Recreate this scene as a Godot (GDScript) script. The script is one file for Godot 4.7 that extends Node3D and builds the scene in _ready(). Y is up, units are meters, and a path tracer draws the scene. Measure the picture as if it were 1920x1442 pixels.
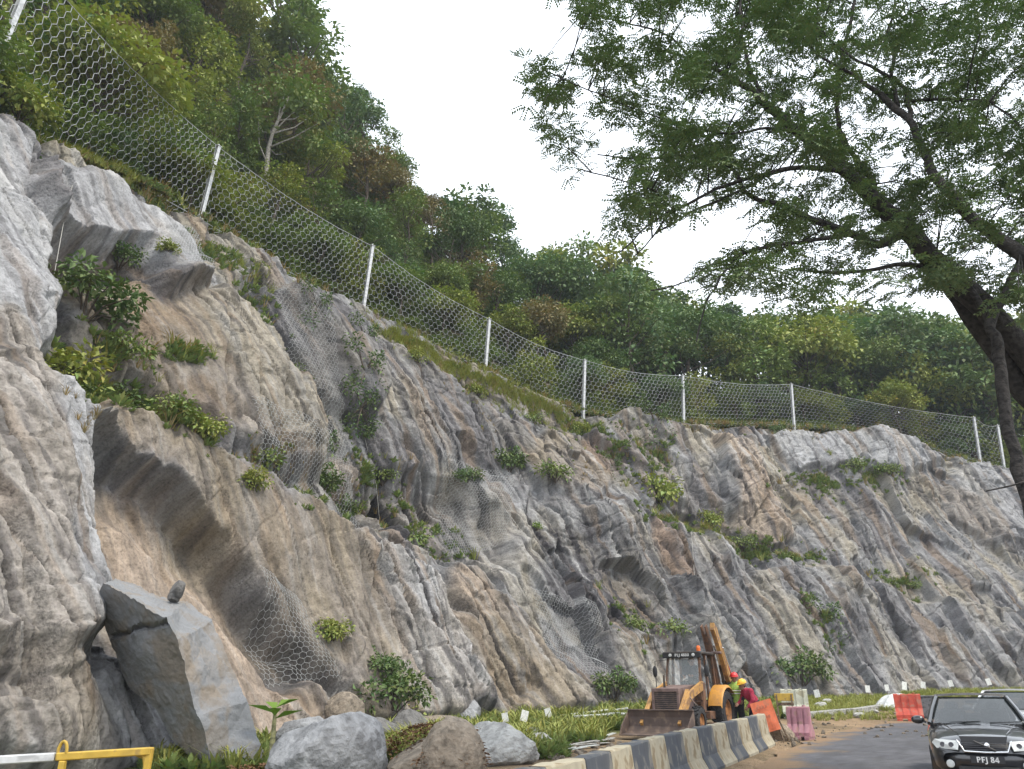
extends Node3D
# A rock cutting beside a curving road: cliff with a ring-net fence and a wooded hill above, roadworks below.

const PITCH := 0.38083
const EYE := Vector3(0, 1.5, 0)

class Shape:
	# collects triangles with their own normals and colours
	var v := PackedVector3Array()
	var n := PackedVector3Array()
	var c := PackedColorArray()
	var col := Color(1, 1, 1)
	func tri(a: Vector3, b: Vector3, d: Vector3) -> void:
		var m := (d - a).cross(b - a).normalized()
		v.append(a); v.append(b); v.append(d)
		for i in 3:
			n.append(m); c.append(col)
	func quad(a: Vector3, b: Vector3, d: Vector3, e: Vector3) -> void:
		tri(a, b, d); tri(a, d, e)
	func stri(a: Vector3, b: Vector3, d: Vector3, na: Vector3, nb: Vector3, nd: Vector3) -> void:
		v.append(a); v.append(b); v.append(d)
		n.append(na); n.append(nb); n.append(nd)
		for i in 3:
			c.append(col)
	func hull8(p: Array) -> void:
		# p: bottom 0-3 and top 4-7, both anticlockwise seen from above
		quad(p[0], p[1], p[2], p[3]); quad(p[7], p[6], p[5], p[4])
		for i in 4:
			var j := (i + 1) % 4
			quad(p[j], p[i], p[i + 4], p[j + 4])
	func box(at: Vector3, size: Vector3, basis := Basis(), bevel := 0.0) -> void:
		var h := size / 2.0
		if bevel <= 0.0:
			var p := []
			for y in [-h.y, h.y]:
				for q in [[-1, 1], [1, 1], [1, -1], [-1, -1]]:
					p.append(at + basis * Vector3(q[0] * h.x, y, q[1] * h.z))
			hull8(p)
			return
		# chamfered box
		var k := minf(bevel, minf(h.x, minf(h.y, h.z)) * 0.95)
		var f := func(x: float, y: float, z: float) -> Vector3: return at + basis * Vector3(x, y, z)
		for ax in 3:
			for sg in [-1.0, 1.0]:
				var pts := []
				for q in [[-1, -1], [1, -1], [1, 1], [-1, 1]]:
					var w := Vector3.ZERO
					w[ax] = sg * h[ax]
					w[(ax + 1) % 3] = q[0] * (h[(ax + 1) % 3] - k)
					w[(ax + 2) % 3] = q[1] * (h[(ax + 2) % 3] - k)
					pts.append(f.call(w.x, w.y, w.z))
				if sg > 0: quad(pts[3], pts[2], pts[1], pts[0])
				else: quad(pts[0], pts[1], pts[2], pts[3])
		for ax in 3:
			for s1 in [-1.0, 1.0]:
				for s2 in [-1.0, 1.0]:
					var b1 := (ax + 1) % 3
					var b2 := (ax + 2) % 3
					var e := []
					for q in [[0, -1], [0, 1], [1, 1], [1, -1]]:
						var w := Vector3.ZERO
						w[ax] = q[1] * (h[ax] - k)
						w[b1] = s1 * (h[b1] - (0.0 if q[0] == 0 else k))
						w[b2] = s2 * (h[b2] - (k if q[0] == 0 else 0.0))
						e.append(f.call(w.x, w.y, w.z))
					if s1 * s2 > 0: quad(e[0], e[1], e[2], e[3])
					else: quad(e[3], e[2], e[1], e[0])
		for sx in [-1.0, 1.0]:
			for sy in [-1.0, 1.0]:
				for sz in [-1.0, 1.0]:
					var a: Vector3 = f.call(sx * h.x, sy * (h.y - k), sz * (h.z - k))
					var b: Vector3 = f.call(sx * (h.x - k), sy * h.y, sz * (h.z - k))
					var d: Vector3 = f.call(sx * (h.x - k), sy * (h.y - k), sz * h.z)
					if sx * sy * sz > 0: tri(a, d, b)
					else: tri(a, b, d)
	func bar(a: Vector3, b: Vector3, wide: float, deep: float, up := Vector3.UP, bevel := 0.0) -> void:
		var z := (b - a)
		var l := z.length()
		z /= l
		var x := up.cross(z)
		if x.length() < 0.01: x = Vector3.RIGHT.cross(z)
		x = x.normalized()
		box((a + b) / 2.0, Vector3(wide, deep, l), Basis(x, z.cross(x), z), bevel)
	func tube(path: Array, radii: Array, sides := 8, capped := true) -> void:
		var rings := []
		var nors := []
		var x := Vector3.ZERO
		for i in path.size():
			var d: Vector3 = (path[mini(i + 1, path.size() - 1)] - path[maxi(i - 1, 0)]).normalized()
			if i == 0:
				x = d.cross(Vector3.UP if absf(d.y) < 0.9 else Vector3.RIGHT).normalized()
			else:
				x = (x - d * x.dot(d)).normalized()
			var y := d.cross(x)
			var ring := []
			var nor := []
			for k in sides:
				var t := TAU * k / sides
				var m := x * cos(t) + y * sin(t)
				nor.append(m)
				ring.append(path[i] + m * radii[i])
			rings.append(ring); nors.append(nor)
		for i in path.size() - 1:
			for k in sides:
				var j := (k + 1) % sides
				stri(rings[i][k], rings[i + 1][j], rings[i][j], nors[i][k], nors[i + 1][j], nors[i][j])
				stri(rings[i][k], rings[i + 1][k], rings[i + 1][j], nors[i][k], nors[i + 1][k], nors[i + 1][j])
		if capped:
			var last: int = path.size() - 1
			for k in sides:
				var j := (k + 1) % sides
				tri(path[0], rings[0][k], rings[0][j])
				tri(path[last], rings[last][j], rings[last][k])
	func lathe(prof: Array, at: Vector3, basis := Basis(), sides := 20, sweep := TAU) -> void:
		# prof: Vector2(radius, height) from bottom to top round the local y axis
		for i in prof.size() - 1:
			var p: Vector2 = prof[i]
			var q: Vector2 = prof[i + 1]
			var dn := Vector2(q.y - p.y, p.x - q.x).normalized()
			for k in sides:
				var t0 := sweep * k / sides
				var t1 := sweep * (k + 1) / sides
				var e0 := Vector3(cos(t0), 0, sin(t0))
				var e1 := Vector3(cos(t1), 0, sin(t1))
				var a := at + basis * (e0 * p.x + Vector3.UP * p.y)
				var b := at + basis * (e1 * p.x + Vector3.UP * p.y)
				var d := at + basis * (e1 * q.x + Vector3.UP * q.y)
				var e := at + basis * (e0 * q.x + Vector3.UP * q.y)
				var n0 := basis * (e0 * dn.x + Vector3.UP * dn.y)
				var n1 := basis * (e1 * dn.x + Vector3.UP * dn.y)
				if p.x > 0.0005: stri(a, b, d, n0, n1, n1)
				if q.x > 0.0005: stri(a, d, e, n0, n1, n0)
	func prism(poly: Array, depth: float, frame: Transform3D) -> void:
		# outline in the frame's xy plane, pushed along its z by +-depth/2
		var pts := PackedVector2Array(poly)
		if Geometry2D.is_polygon_clockwise(pts): pts.reverse()
		var ids := Geometry2D.triangulate_polygon(pts)
		var h := depth / 2.0
		for i in range(0, ids.size(), 3):
			var a := pts[ids[i]]
			var b := pts[ids[i + 1]]
			var d := pts[ids[i + 2]]
			if (b - a).cross(d - a) < 0:
				var sw := b
				b = d
				d = sw
			tri(frame * Vector3(a.x, a.y, h), frame * Vector3(d.x, d.y, h), frame * Vector3(b.x, b.y, h))
			tri(frame * Vector3(a.x, a.y, -h), frame * Vector3(b.x, b.y, -h), frame * Vector3(d.x, d.y, -h))
		for i in pts.size():
			var a := pts[i]
			var b := pts[(i + 1) % pts.size()]
			quad(frame * Vector3(a.x, a.y, h), frame * Vector3(b.x, b.y, h), frame * Vector3(b.x, b.y, -h), frame * Vector3(a.x, a.y, -h))
	func ball(at: Vector3, r: Vector3, basis := Basis(), rings := 8, sides := 12, low := -90.0) -> void:
		var prev := []
		var pn := []
		for i in rings + 1:
			var t := deg_to_rad(lerpf(low, 90.0, float(i) / rings))
			var ring := []
			var nor := []
			for k in sides:
				var p := TAU * k / sides
				var u := Vector3(cos(t) * cos(p), sin(t), cos(t) * sin(p))
				ring.append(at + basis * (u * r))
				nor.append((basis * (u / r)).normalized())
			if i > 0:
				for k in sides:
					var j := (k + 1) % sides
					stri(prev[k], prev[j], ring[j], pn[k], pn[j], nor[j])
					stri(prev[k], ring[j], ring[k], pn[k], nor[j], nor[k])
			prev = ring
			pn = nor
	func add(o: Shape, t := Transform3D()) -> void:
		for i in o.v.size():
			v.append(t * o.v[i]); n.append((t.basis * o.n[i]).normalized()); c.append(o.c[i])
	func mesh(coloured := false) -> ArrayMesh:
		var a := []
		a.resize(Mesh.ARRAY_MAX)
		a[Mesh.ARRAY_VERTEX] = v
		a[Mesh.ARRAY_NORMAL] = n
		if coloured: a[Mesh.ARRAY_COLOR] = c
		var m := ArrayMesh.new()
		m.add_surface_from_arrays(Mesh.PRIMITIVE_TRIANGLES, a)
		return m

var rng := RandomNumberGenerator.new()
var taken := {}
var M := {}

func numbered(called: String) -> String:
	if not taken.has(called):
		taken[called] = 0
		return called
	taken[called] += 1
	return "%s_%03d" % [called, taken[called]]

func tag(o: Node, label: String, category: String, group := "", kind := "") -> void:
	if label: o.set_meta("label", label)
	if category: o.set_meta("category", category)
	if group: o.set_meta("group", group)
	if kind: o.set_meta("kind", kind)

func thing(called: String, label: String, category: String, at := Vector3.ZERO, turn := 0.0, group := "") -> Node3D:
	var o := Node3D.new()
	o.name = numbered(called)
	add_child(o)
	o.position = at
	o.rotation.y = turn
	tag(o, label, category, group)
	return o

func part(called: String, s: Shape, m: Material, parent: Node, coloured := false) -> MeshInstance3D:
	return part_mesh(called, s.mesh(coloured), m, parent)

func part_mesh(called: String, mesh: Mesh, m: Material, parent: Node) -> MeshInstance3D:
	var o := MeshInstance3D.new()
	o.name = numbered(called) if parent == self else called
	o.mesh = mesh
	o.material_override = m
	parent.add_child(o, true)
	return o

func lin(r: float, g: float, b: float, a := 1.0) -> Color:
	var c := Color(r, g, b).linear_to_srgb()
	c.a = a
	return c

func plain(r: float, g: float, b: float, rough := 0.8, metal := 0.0) -> StandardMaterial3D:
	var m := StandardMaterial3D.new()
	m.albedo_color = lin(r, g, b)
	m.roughness = rough
	m.metallic = metal
	return m

func noise(freq: float, octaves := 4, sd := 1, kind := FastNoiseLite.TYPE_SIMPLEX_SMOOTH) -> FastNoiseLite:
	var f := FastNoiseLite.new()
	f.noise_type = kind
	f.seed = sd
	f.frequency = freq
	f.fractal_type = FastNoiseLite.FRACTAL_FBM if octaves > 1 else FastNoiseLite.FRACTAL_NONE
	f.fractal_octaves = octaves
	return f

func noise_tex(freq: float, octaves: int, sd: int, stops: Array, size := 512) -> NoiseTexture2D:
	# stops: [[offset, grey or Color], ...]
	var t := NoiseTexture2D.new()
	t.width = size
	t.height = size
	t.seamless = true
	t.noise = noise(freq, octaves, sd)
	var g := Gradient.new()
	g.offsets = PackedFloat32Array(stops.map(func(s): return s[0]))
	g.colors = PackedColorArray(stops.map(func(s): return s[1] if s[1] is Color else Color(s[1], s[1], s[1])))
	t.color_ramp = g
	return t

func worn(r: float, g: float, b: float, rough := 0.8, metal := 0.0, amount := 0.35, freq := 0.02, scale := 0.8, bump := 0.0) -> StandardMaterial3D:
	# a colour broken up by grain and patches
	var m := plain(r, g, b, rough, metal)
	m.albedo_texture = noise_tex(freq, 5, int(r * 997 + b * 131), [[0.25, 1.0 - amount], [0.55, 1.0], [0.8, 1.0 - amount * 0.3]], 256)
	m.uv1_triplanar = true
	m.uv1_scale = Vector3.ONE * scale
	if bump > 0.0:
		m.heightmap_enabled = true
		m.heightmap_texture = M.grit_tex
		m.heightmap_scale = bump
	return m

func dirty(r: float, g: float, b: float, dirt: Color, cover := 0.5, rough := 0.6, metal := 0.0, scale := 1.0, sd := 3) -> StandardMaterial3D:
	# paint with a second colour of mud or rust over it in patches
	var m := plain(1, 1, 1, rough, metal)
	var base := lin(r, g, b)
	m.albedo_texture = noise_tex(0.012, 6, sd, [[cover - 0.12, dirt.linear_to_srgb()], [cover + 0.04, base], [0.85, base.darkened(0.12)]], 256)
	m.uv1_triplanar = true
	m.uv1_scale = Vector3.ONE * scale
	return m

# ---------------------------------------------------------------- lie of the land

func rise(d: float) -> float:
	d = maxf(0.0, d - 10.0)
	return 0.0009 * d * d if d < 60.0 else 3.24 + 0.108 * (d - 60.0)

var road_left := PackedVector2Array([Vector2(-10, 16), Vector2(-4.6, 4), Vector2(1.0, -8.5), Vector2(2.75, -13), Vector2(4.9, -17.6), Vector2(7.9, -23.6), Vector2(12.2, -30), Vector2(19.5, -37.2), Vector2(30, -43.2), Vector2(45, -47), Vector2(62, -48.5), Vector2(90, -46)])

func road_side(x: float, z: float) -> float:
	# metres to the right (+) or left (-) of the road's left edge
	var best := 1e9
	var sg := 1.0
	var p := Vector2(x, z)
	for i in road_left.size() - 1:
		var a := road_left[i]
		var b := road_left[i + 1]
		var t := clampf((p - a).dot(b - a) / (b - a).length_squared(), 0.0, 1.0)
		var d := p.distance_to(a.lerp(b, t))
		if d < best:
			best = d
			sg = 1.0 if (b - a).cross(p - a) > 0.0 else -1.0
	return best * sg

func ground_y(x: float, z: float) -> float:
	var y := rise(-z)
	var r := road_side(x, z)
	if r < -0.5:
		y += 0.16 * smoothstep(-0.5, -3.0, r) + 0.05 * N.soil.get_noise_2d(x, z) * smoothstep(-0.5, -1.5, r)
	elif r > 8.6:
		y += 0.05 * N.soil.get_noise_2d(x, z) * smoothstep(8.6, 10.0, r)
	return y

func on_ground(u: float, v: float, dy := 0.0) -> Vector3:
	# where the line of sight through a point of the picture meets the ground
	var d := sight(u, v)
	var t := 2.0
	var q := EYE + d * t
	while t < 150.0 and q.y > rise(-q.z) + 0.3:
		t += 0.5
		q = EYE + d * t
	t -= 0.5
	while t < 160.0:
		q = EYE + d * t
		if q.y <= ground_y(q.x, q.z) + dy: break
		t += 0.12
	return q

func sight(u: float, v: float) -> Vector3:
	var x := (u - 960.0) / 1446.0
	var y := (721.0 - v) / 1446.0
	return Vector3(x, y * cos(PITCH) + sin(PITCH), -(cos(PITCH) - y * sin(PITCH)))

func at(u: float, v: float, far: float) -> Vector3:
	# a point of the world seen at (u, v), far metres ahead
	var d := sight(u, v)
	return EYE + d * (far / -d.z)

# ---------------------------------------------------------------- cliff

var N := {}
var n_warp: FastNoiseLite
var n_low: FastNoiseLite
var n_streak: FastNoiseLite
var n_fine: FastNoiseLite
var n_grain: FastNoiseLite
var n_patch: FastNoiseLite
var n_ridge: FastNoiseLite
var n_cell: FastNoiseLite
var n_roll: FastNoiseLite
var jit := PackedFloat32Array()
var slabs := []
var cells := []
var stain_cells := []
var groove_cells := []

class Slab:
	# one slab of the face: its outline's signed distance sampled every quarter metre, and its numbers
	var lo := Vector2()
	var w := 0
	var h := 0
	var sd := PackedFloat32Array()
	var stand := 0.0
	var tilt_a := 0.0
	var tilt_b := 0.0
	var edge := 0.1
	var bow := 0.0
	var rough := 1.0
	var stone := Color()
	var share := 0.0
	var first := Vector2()
	func depth(a: float, b: float) -> float:
		var x := (a - lo.x) * 4.0
		var y := (b - lo.y) * 4.0
		if x < 0.0 or y < 0.0 or x >= w - 1 or y >= h - 1: return -9.0
		var i := int(x)
		var j := int(y)
		x -= i
		y -= j
		var o := j * w + i
		return lerpf(lerpf(sd[o], sd[o + 1], x), lerpf(sd[o + w], sd[o + w + 1], x), y)

func cr(p: PackedVector3Array, s: float) -> Vector3:
	var i := clampi(int(floor(s)), 0, p.size() - 2)
	var f := s - i
	var p0 := p[maxi(i - 1, 0)]
	var p1 := p[i]
	var p2 := p[i + 1]
	var p3 := p[mini(i + 2, p.size() - 1)]
	return 0.5 * (2.0 * p1 + (p2 - p0) * f + (2.0 * p0 - 5.0 * p1 + 4.0 * p2 - p3) * f * f + (3.0 * p1 - p0 - 3.0 * p2 + p3) * f * f * f)

func s_of(a: float) -> float:
	for i in CA.size() - 1:
		if a <= CA[i + 1]:
			return i + (a - CA[i]) / (CA[i + 1] - CA[i])
	return CA.size() - 1.0

func cliff_frame(a: float) -> Array:
	# foot, top, outward normal, horizontal direction back into the hill
	var s := s_of(a)
	var foot := cr(CB, s)
	var top := cr(CT, s)
	var along := (cr(CB, minf(s + 0.05, CA.size() - 1.0)) + cr(CT, minf(s + 0.05, CA.size() - 1.0)) - cr(CB, s - 0.05) - cr(CT, s - 0.05)).normalized()
	var nor := along.cross(foot - top).normalized()
	if nor.dot(Vector3(0.5, 0.2, 1)) < 0.0: nor = -nor
	var back := top - foot
	back.y = 0.0
	return [foot, top, nor, back.normalized(), along]

func cliff_setup() -> void:
	n_warp = noise(0.35, 2, 11)
	n_low = noise(0.05, 3, 12)
	n_streak = noise(1.0, 3, 13)
	n_fine = noise(0.9, 4, 14)
	n_grain = noise(5.0, 2, 15)
	n_patch = noise(0.22, 3, 16)
	n_ridge = noise(0.5, 2, 17)
	n_roll = noise(1.0, 1, 19)
	n_cell = noise(1.0, 1, 21, FastNoiseLite.TYPE_CELLULAR)
	n_cell.cellular_return_type = FastNoiseLite.RETURN_CELL_VALUE
	n_cell.cellular_distance_function = FastNoiseLite.DISTANCE_EUCLIDEAN
	n_cell.cellular_jitter = 1.0
	N.soil = noise(0.35, 4, 18)
	var jr := RandomNumberGenerator.new()
	jr.seed = 77
	for i in 4096: jit.append(jr.randf())
	N.grain = n_grain
	N.patch = n_patch
	N.streak = n_streak
	N.low = n_low
	for list in [cells, stain_cells, groove_cells]:
		list.resize(140 * 32)
		for i in list.size(): list[i] = PackedInt32Array()
	for k in SLABS.size():
		var f: Array = SLABS[k][0]
		var p := PackedVector2Array()
		for i in range(0, f.size(), 2): p.append(Vector2(f[i], f[i + 1]))
		var lo := p[0]
		var hi := p[0]
		for q in p:
			lo = lo.min(q)
			hi = hi.max(q)
		var s := Slab.new()
		s.lo = lo - Vector2(1, 1)
		s.w = int((hi.x - lo.x + 2.0) * 4.0) + 2
		s.h = int((hi.y - lo.y + 2.0) * 4.0) + 2
		for y in s.h:
			for x in s.w:
				s.sd.append(inside(p, s.lo + Vector2(x, y) * 0.25))
		s.stand = SLABS[k][1]
		s.tilt_a = SLABS[k][2]
		s.tilt_b = SLABS[k][3]
		s.edge = SLABS[k][4]
		s.bow = SLABS[k][5]
		s.rough = SLABS[k][6]
		s.stone = STONE[SLABS[k][7]]
		s.share = SLABS[k][8]
		s.first = p[0]
		slabs.append(s)
		mark(cells, k, lo - Vector2(1, 1), hi + Vector2(1, 1))
	for k in STAINS.size():
		var st: Array = STAINS[k]
		mark(stain_cells, k, Vector2(st[0] - st[2] * 1.7, st[1] - st[3] * 1.7), Vector2(st[0] + st[2] * 1.7, st[1] + st[3] * 1.7))
	for k in GROOVES.size():
		var gv: Array = GROOVES[k]
		for i in 40:
			var t := i / 39.0
			var p := Vector2(lerpf(gv[0], gv[2], t), lerpf(gv[1], gv[3], t))
			mark(groove_cells, k, p - Vector2(0.3, 0.1), p + Vector2(0.3, 0.1))

func mark(list: Array, k: int, lo: Vector2, hi: Vector2) -> void:
	for x in range(clampi(int(lo.x), 0, 139), clampi(int(hi.x), 0, 139) + 1):
		for y in range(clampi(int(lo.y + 4.0), 0, 31), clampi(int(hi.y + 4.0), 0, 31) + 1):
			var had: PackedInt32Array = list[x * 32 + y]
			if not had.has(k): had.append(k)
			list[x * 32 + y] = had

func inside(p: PackedVector2Array, q: Vector2) -> float:
	# signed distance to an outline, positive inside
	var d := (q - p[0]).length_squared()
	var s := -1.0
	var j := p.size() - 1
	for i in p.size():
		var e := p[j] - p[i]
		var w := q - p[i]
		var b := w - e * clampf(w.dot(e) / e.dot(e), 0.0, 1.0)
		d = minf(d, b.dot(b))
		var c1 := q.y >= p[i].y
		var c2 := q.y < p[j].y
		var c3 := e.x * w.y > e.y * w.x
		if (c1 and c2 and c3) or (not c1 and not c2 and not c3): s = -s
		j = i
	return s * sqrt(d)

func rock(a: float, b: float) -> Vector4:
	# how far the rock stands out at (a along, b up) and the colour of its stone
	var wn := n_warp.get_noise_2d(a, b)
	var wm := n_warp.get_noise_2d(a + 91.0, b - 37.0)
	var g := n_fine.get_noise_2d(a * 1.3, b * 1.3)
	var wa := a + 0.35 * wn + 0.07 * g
	var wb := b + 0.35 * wm - 0.07 * g
	var q := a + lerpf(0.3, 0.1, smoothstep(36.0, 56.0, a)) * b + 0.09 * wn
	var r := b - 0.15 * a + 0.15 * wm
	var d := 1.1 * n_low.get_noise_2d(a, b * 1.3)
	var rough := 1.0
	var pt := n_patch.get_noise_2d(q, r * 0.7)
	var col: Color = STONE[0]
	if pt > -0.1: col = col.lerp(STONE[8], smoothstep(-0.1, 0.45, pt))
	elif pt < -0.05: col = col.lerp(STONE[5], smoothstep(0.05, 0.5, -pt))
	var at_cell := clampi(int(a), 0, 139) * 32 + clampi(int(b + 4.0), 0, 31)
	var here: PackedInt32Array = cells[at_cell]
	for k in here:
		var sl: Slab = slabs[k]
		var sd := sl.depth(wa, wb)
		if sd < -sl.edge: continue
		var pr := clampf((sd + sl.edge) / (2.0 * sl.edge), 0.0, 1.0)
		var h := sl.stand
		if sl.bow > 0.0:
			var x := 1.0 - clampf(sd / sl.bow, 0.0, 1.0)
			h *= 0.72 + 0.28 * sqrt(1.0 - x * x)
		d += pr * (h + sl.tilt_a * (a - sl.first.x) + sl.tilt_b * (b - sl.first.y))
		rough = lerpf(rough, sl.rough, pr)
		col = col.lerp(sl.stone, sl.share * smoothstep(-0.15, 0.5, sd + 0.6 * pt) * 0.85)
	# broken blocks of three sizes: each has its own height and bends its own way
	var f2 := n_cell.get_noise_2d(q * 1.7 + 30.0, r * 0.7)
	var f3 := n_cell.get_noise_2d(q * 4.6 + 70.0, r * 2.2)
	d += rough * (0.8 * block(q * 0.4, r * 0.18, 0.025, 5) + 0.26 * block(q * 1.05 + 9.0, r * 0.45 + 4.0, 0.035, 977) + 0.08 * block(q * 3.1 + 2.0, r * 1.5 + 1.0, 0.05, 2411) + 0.03 * f3)
	var rv := absf(n_ridge.get_noise_2d(q * 0.8, r * 0.08))
	if rv < 0.1:
		d -= rough * 0.5 * (1.0 - rv * 10.0) * (1.0 - rv * 10.0)
	rv = absf(n_ridge.get_noise_2d(q * 0.25 + 70.0, r * 0.9))
	if rv < 0.05:
		d -= (0.3 + 0.7 * rough) * 0.12 * (1.0 - rv * 20.0)
	var gn := n_grain.get_noise_2d(a, b)
	d += (0.22 + 0.78 * rough) * (0.05 * g + 0.018 * gn)
	here = groove_cells[at_cell]
	for k in here:
		var gr: Array = GROOVES[k]
		if b < gr[1] + 0.1 and b > gr[3] - 0.1:
			var t: float = (gr[1] - b) / (gr[1] - gr[3])
			var off: float = a - lerpf(gr[0], gr[2], t) + 0.08 * wn
			if absf(off) < 0.2:
				d -= 0.18 * exp(-off * off / 0.003)
	# stains, drips and the tone of single blocks
	here = stain_cells[at_cell]
	for k in here:
		var st: Array = STAINS[k]
		var da: float = (wa - st[0]) / st[2]
		var db: float = (wb - st[1]) / st[3]
		var dd := da * da + db * db
		if dd < 2.5:
			col = col.lerp(STONE[st[4]], st[5] * smoothstep(1.5, 0.2, dd + 0.9 * pt + 0.4 * wm))
	var drip := n_streak.get_noise_2d(q * 1.5, b * 0.11)
	if drip > 0.15: col = col.lerp(Color(0.06, 0.057, 0.06), (0.3 + 0.45 * rough) * smoothstep(0.08, 0.4, drip))
	elif drip < -0.15: col = col.lerp(Color(0.31, 0.308, 0.305), (0.15 + 0.4 * rough) * smoothstep(0.15, 0.5, -drip))
	var rust := n_streak.get_noise_2d(q * 0.9 + 50.0, b * 0.08 + 9.0)
	if rust > 0.2: col = col.lerp(Color(0.22, 0.155, 0.1), (0.15 + 0.3 * rough) * smoothstep(0.2, 0.5, rust))
	var tone2 := 1.0 + 0.12 * f2 + 0.08 * f3
	return Vector4(d, col.r * tone2, col.g * tone2, col.b * tone2)

func block(x: float, y: float, soft: float, sd: int) -> float:
	# flat tilted face of the block nearest to (x, y); edges between blocks are short chamfers
	var ix := int(floor(x))
	var iy := int(floor(y))
	var best := 1e9
	var next := 1e9
	var h := 0
	var h2 := 0
	var bx := 0.0
	var by := 0.0
	var cx := 0.0
	var cy := 0.0
	for gx in range(ix - 1, ix + 2):
		for gy in range(iy - 1, iy + 2):
			var k := ((gx * 73856093) ^ (gy * 19349663) ^ sd) & 4095
			var dx := x - gx - jit[k]
			var dy := y - gy - jit[(k + 1291) & 4095]
			var d := dx * dx + dy * dy
			if d < best:
				next = best
				h2 = h
				cx = bx
				cy = by
				best = d
				h = k
				bx = dx
				by = dy
			elif d < next:
				next = d
				h2 = k
				cx = dx
				cy = dy
	var v := 0.7 * (jit[(h + 77) & 4095] - 0.5) + bx * (jit[(h + 501) & 4095] - 0.5) * 1.7 + by * (jit[(h + 907) & 4095] - 0.5) * 1.3
	var e := sqrt(next) - sqrt(best)
	if e < soft:
		var v2 := 0.7 * (jit[(h2 + 77) & 4095] - 0.5) + cx * (jit[(h2 + 501) & 4095] - 0.5) * 1.7 + cy * (jit[(h2 + 907) & 4095] - 0.5) * 1.3
		v = lerpf((v + v2) * 0.5, v, e / soft)
	return v

func on_cliff(a: float, b: float, off := 0.0) -> Vector3:
	var f := cliff_frame(a)
	var w := rock(a, b)
	return f[0].lerp(f[1], b / 23.0) + f[2] * (w.x + off)

func on_top(a: float, back: float) -> Vector3:
	# the ground behind the edge of the cliff
	var f := cliff_frame(a)
	return hill(a, back, f)

var SLOPE := PackedVector2Array([Vector2(10, 1.1), Vector2(22, 1.25), Vector2(32, 1.7), Vector2(45, 1.75), Vector2(52, 1.15), Vector2(60, 0.9), Vector2(70, 0.6), Vector2(93, 0.5), Vector2(126, 0.5)])

func hill(a: float, w: float, f: Array) -> Vector3:
	var sl := 0.5
	for i in SLOPE.size() - 1:
		if a <= SLOPE[i + 1].x:
			sl = lerpf(SLOPE[i].y, SLOPE[i + 1].y, clampf((a - SLOPE[i].x) / (SLOPE[i + 1].x - SLOPE[i].x), 0.0, 1.0))
			break
	var lift := 0.12 * minf(w, 2.0) + sl * maxf(0.0, w - 2.0) * (1.0 if w < 26.0 else 26.0 / w)
	var p: Vector3 = f[1] + f[3] * w
	p.y += lift + 0.7 * N.low.get_noise_2d(p.x * 2.0, p.z * 2.0) * minf(1.0, w / 3.0) + 0.25
	return p

var cols_a := PackedFloat32Array()
var cols_f := []
var row_p := []
var row_c := []
var row_n := []
const ROWS := 400
const EXTRA := 16

func cliff_row(j: int) -> void:
	var P := PackedVector3Array()
	var C := PackedColorArray()
	P.resize(cols_a.size())
	C.resize(cols_a.size())
	for i in cols_a.size():
		var f: Array = cols_f[i]
		var a := cols_a[i]
		if j < ROWS:
			var b := lerpf(-1.2, 23.0, float(j) / (ROWS - 1))
			var w := rock(a, b)
			var p: Vector3 = f[0].lerp(f[1], b / 23.0) + f[2] * w.x
			var h := n_fine.get_noise_3dv(p * 1.7)
			var h2 := n_fine.get_noise_3dv(p * 0.8 + Vector3(40, 0, 0))
			var k := 1.0 + 0.34 * n_fine.get_noise_3dv(p * 1.5 + Vector3(0, 70, 0)) + 0.2 * n_grain.get_noise_3dv(p + Vector3(0, 31, 0))
			var along: Vector3 = f[4]
			P[i] = p + f[2] * (0.035 * h) + Vector3.UP * (0.06 * h2 + 0.035 * h) + along * (0.06 * h2 - 0.04 * h)
			C[i] = Color(w.y * k, w.z * k, w.w * k)
		else:
			var k := (j - ROWS + 1) * 0.28
			var w := rock(a, 23.0 + k)
			P[i] = f[1] + f[2] * (w.x * (1.0 - smoothstep(0.0, 3.2, k))) + f[3] * k + Vector3.UP * (0.12 * minf(k, 2.0) - 0.12 * smoothstep(2.5, 4.4, k) * 4.0)
			var dirt: float = smoothstep(0.3, 1.6, k + 0.8 * N.patch.get_noise_2d(a * 2.0, k))
			C[i] = Color(w.y, w.z, w.w).lerp(Color(0.12, 0.105, 0.06), dirt)
	row_p[j] = P
	row_c[j] = C

func cliff_normals(j: int) -> void:
	var n := PackedVector3Array()
	n.resize(cols_a.size())
	var up: PackedVector3Array = row_p[mini(j + 1, row_p.size() - 1)]
	var dn: PackedVector3Array = row_p[maxi(j - 1, 0)]
	var me: PackedVector3Array = row_p[j]
	var last := cols_a.size() - 1
	for i in cols_a.size():
		n[i] = (me[mini(i + 1, last)] - me[maxi(i - 1, 0)]).cross(up[i] - dn[i]).normalized()
	row_n[j] = n

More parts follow.
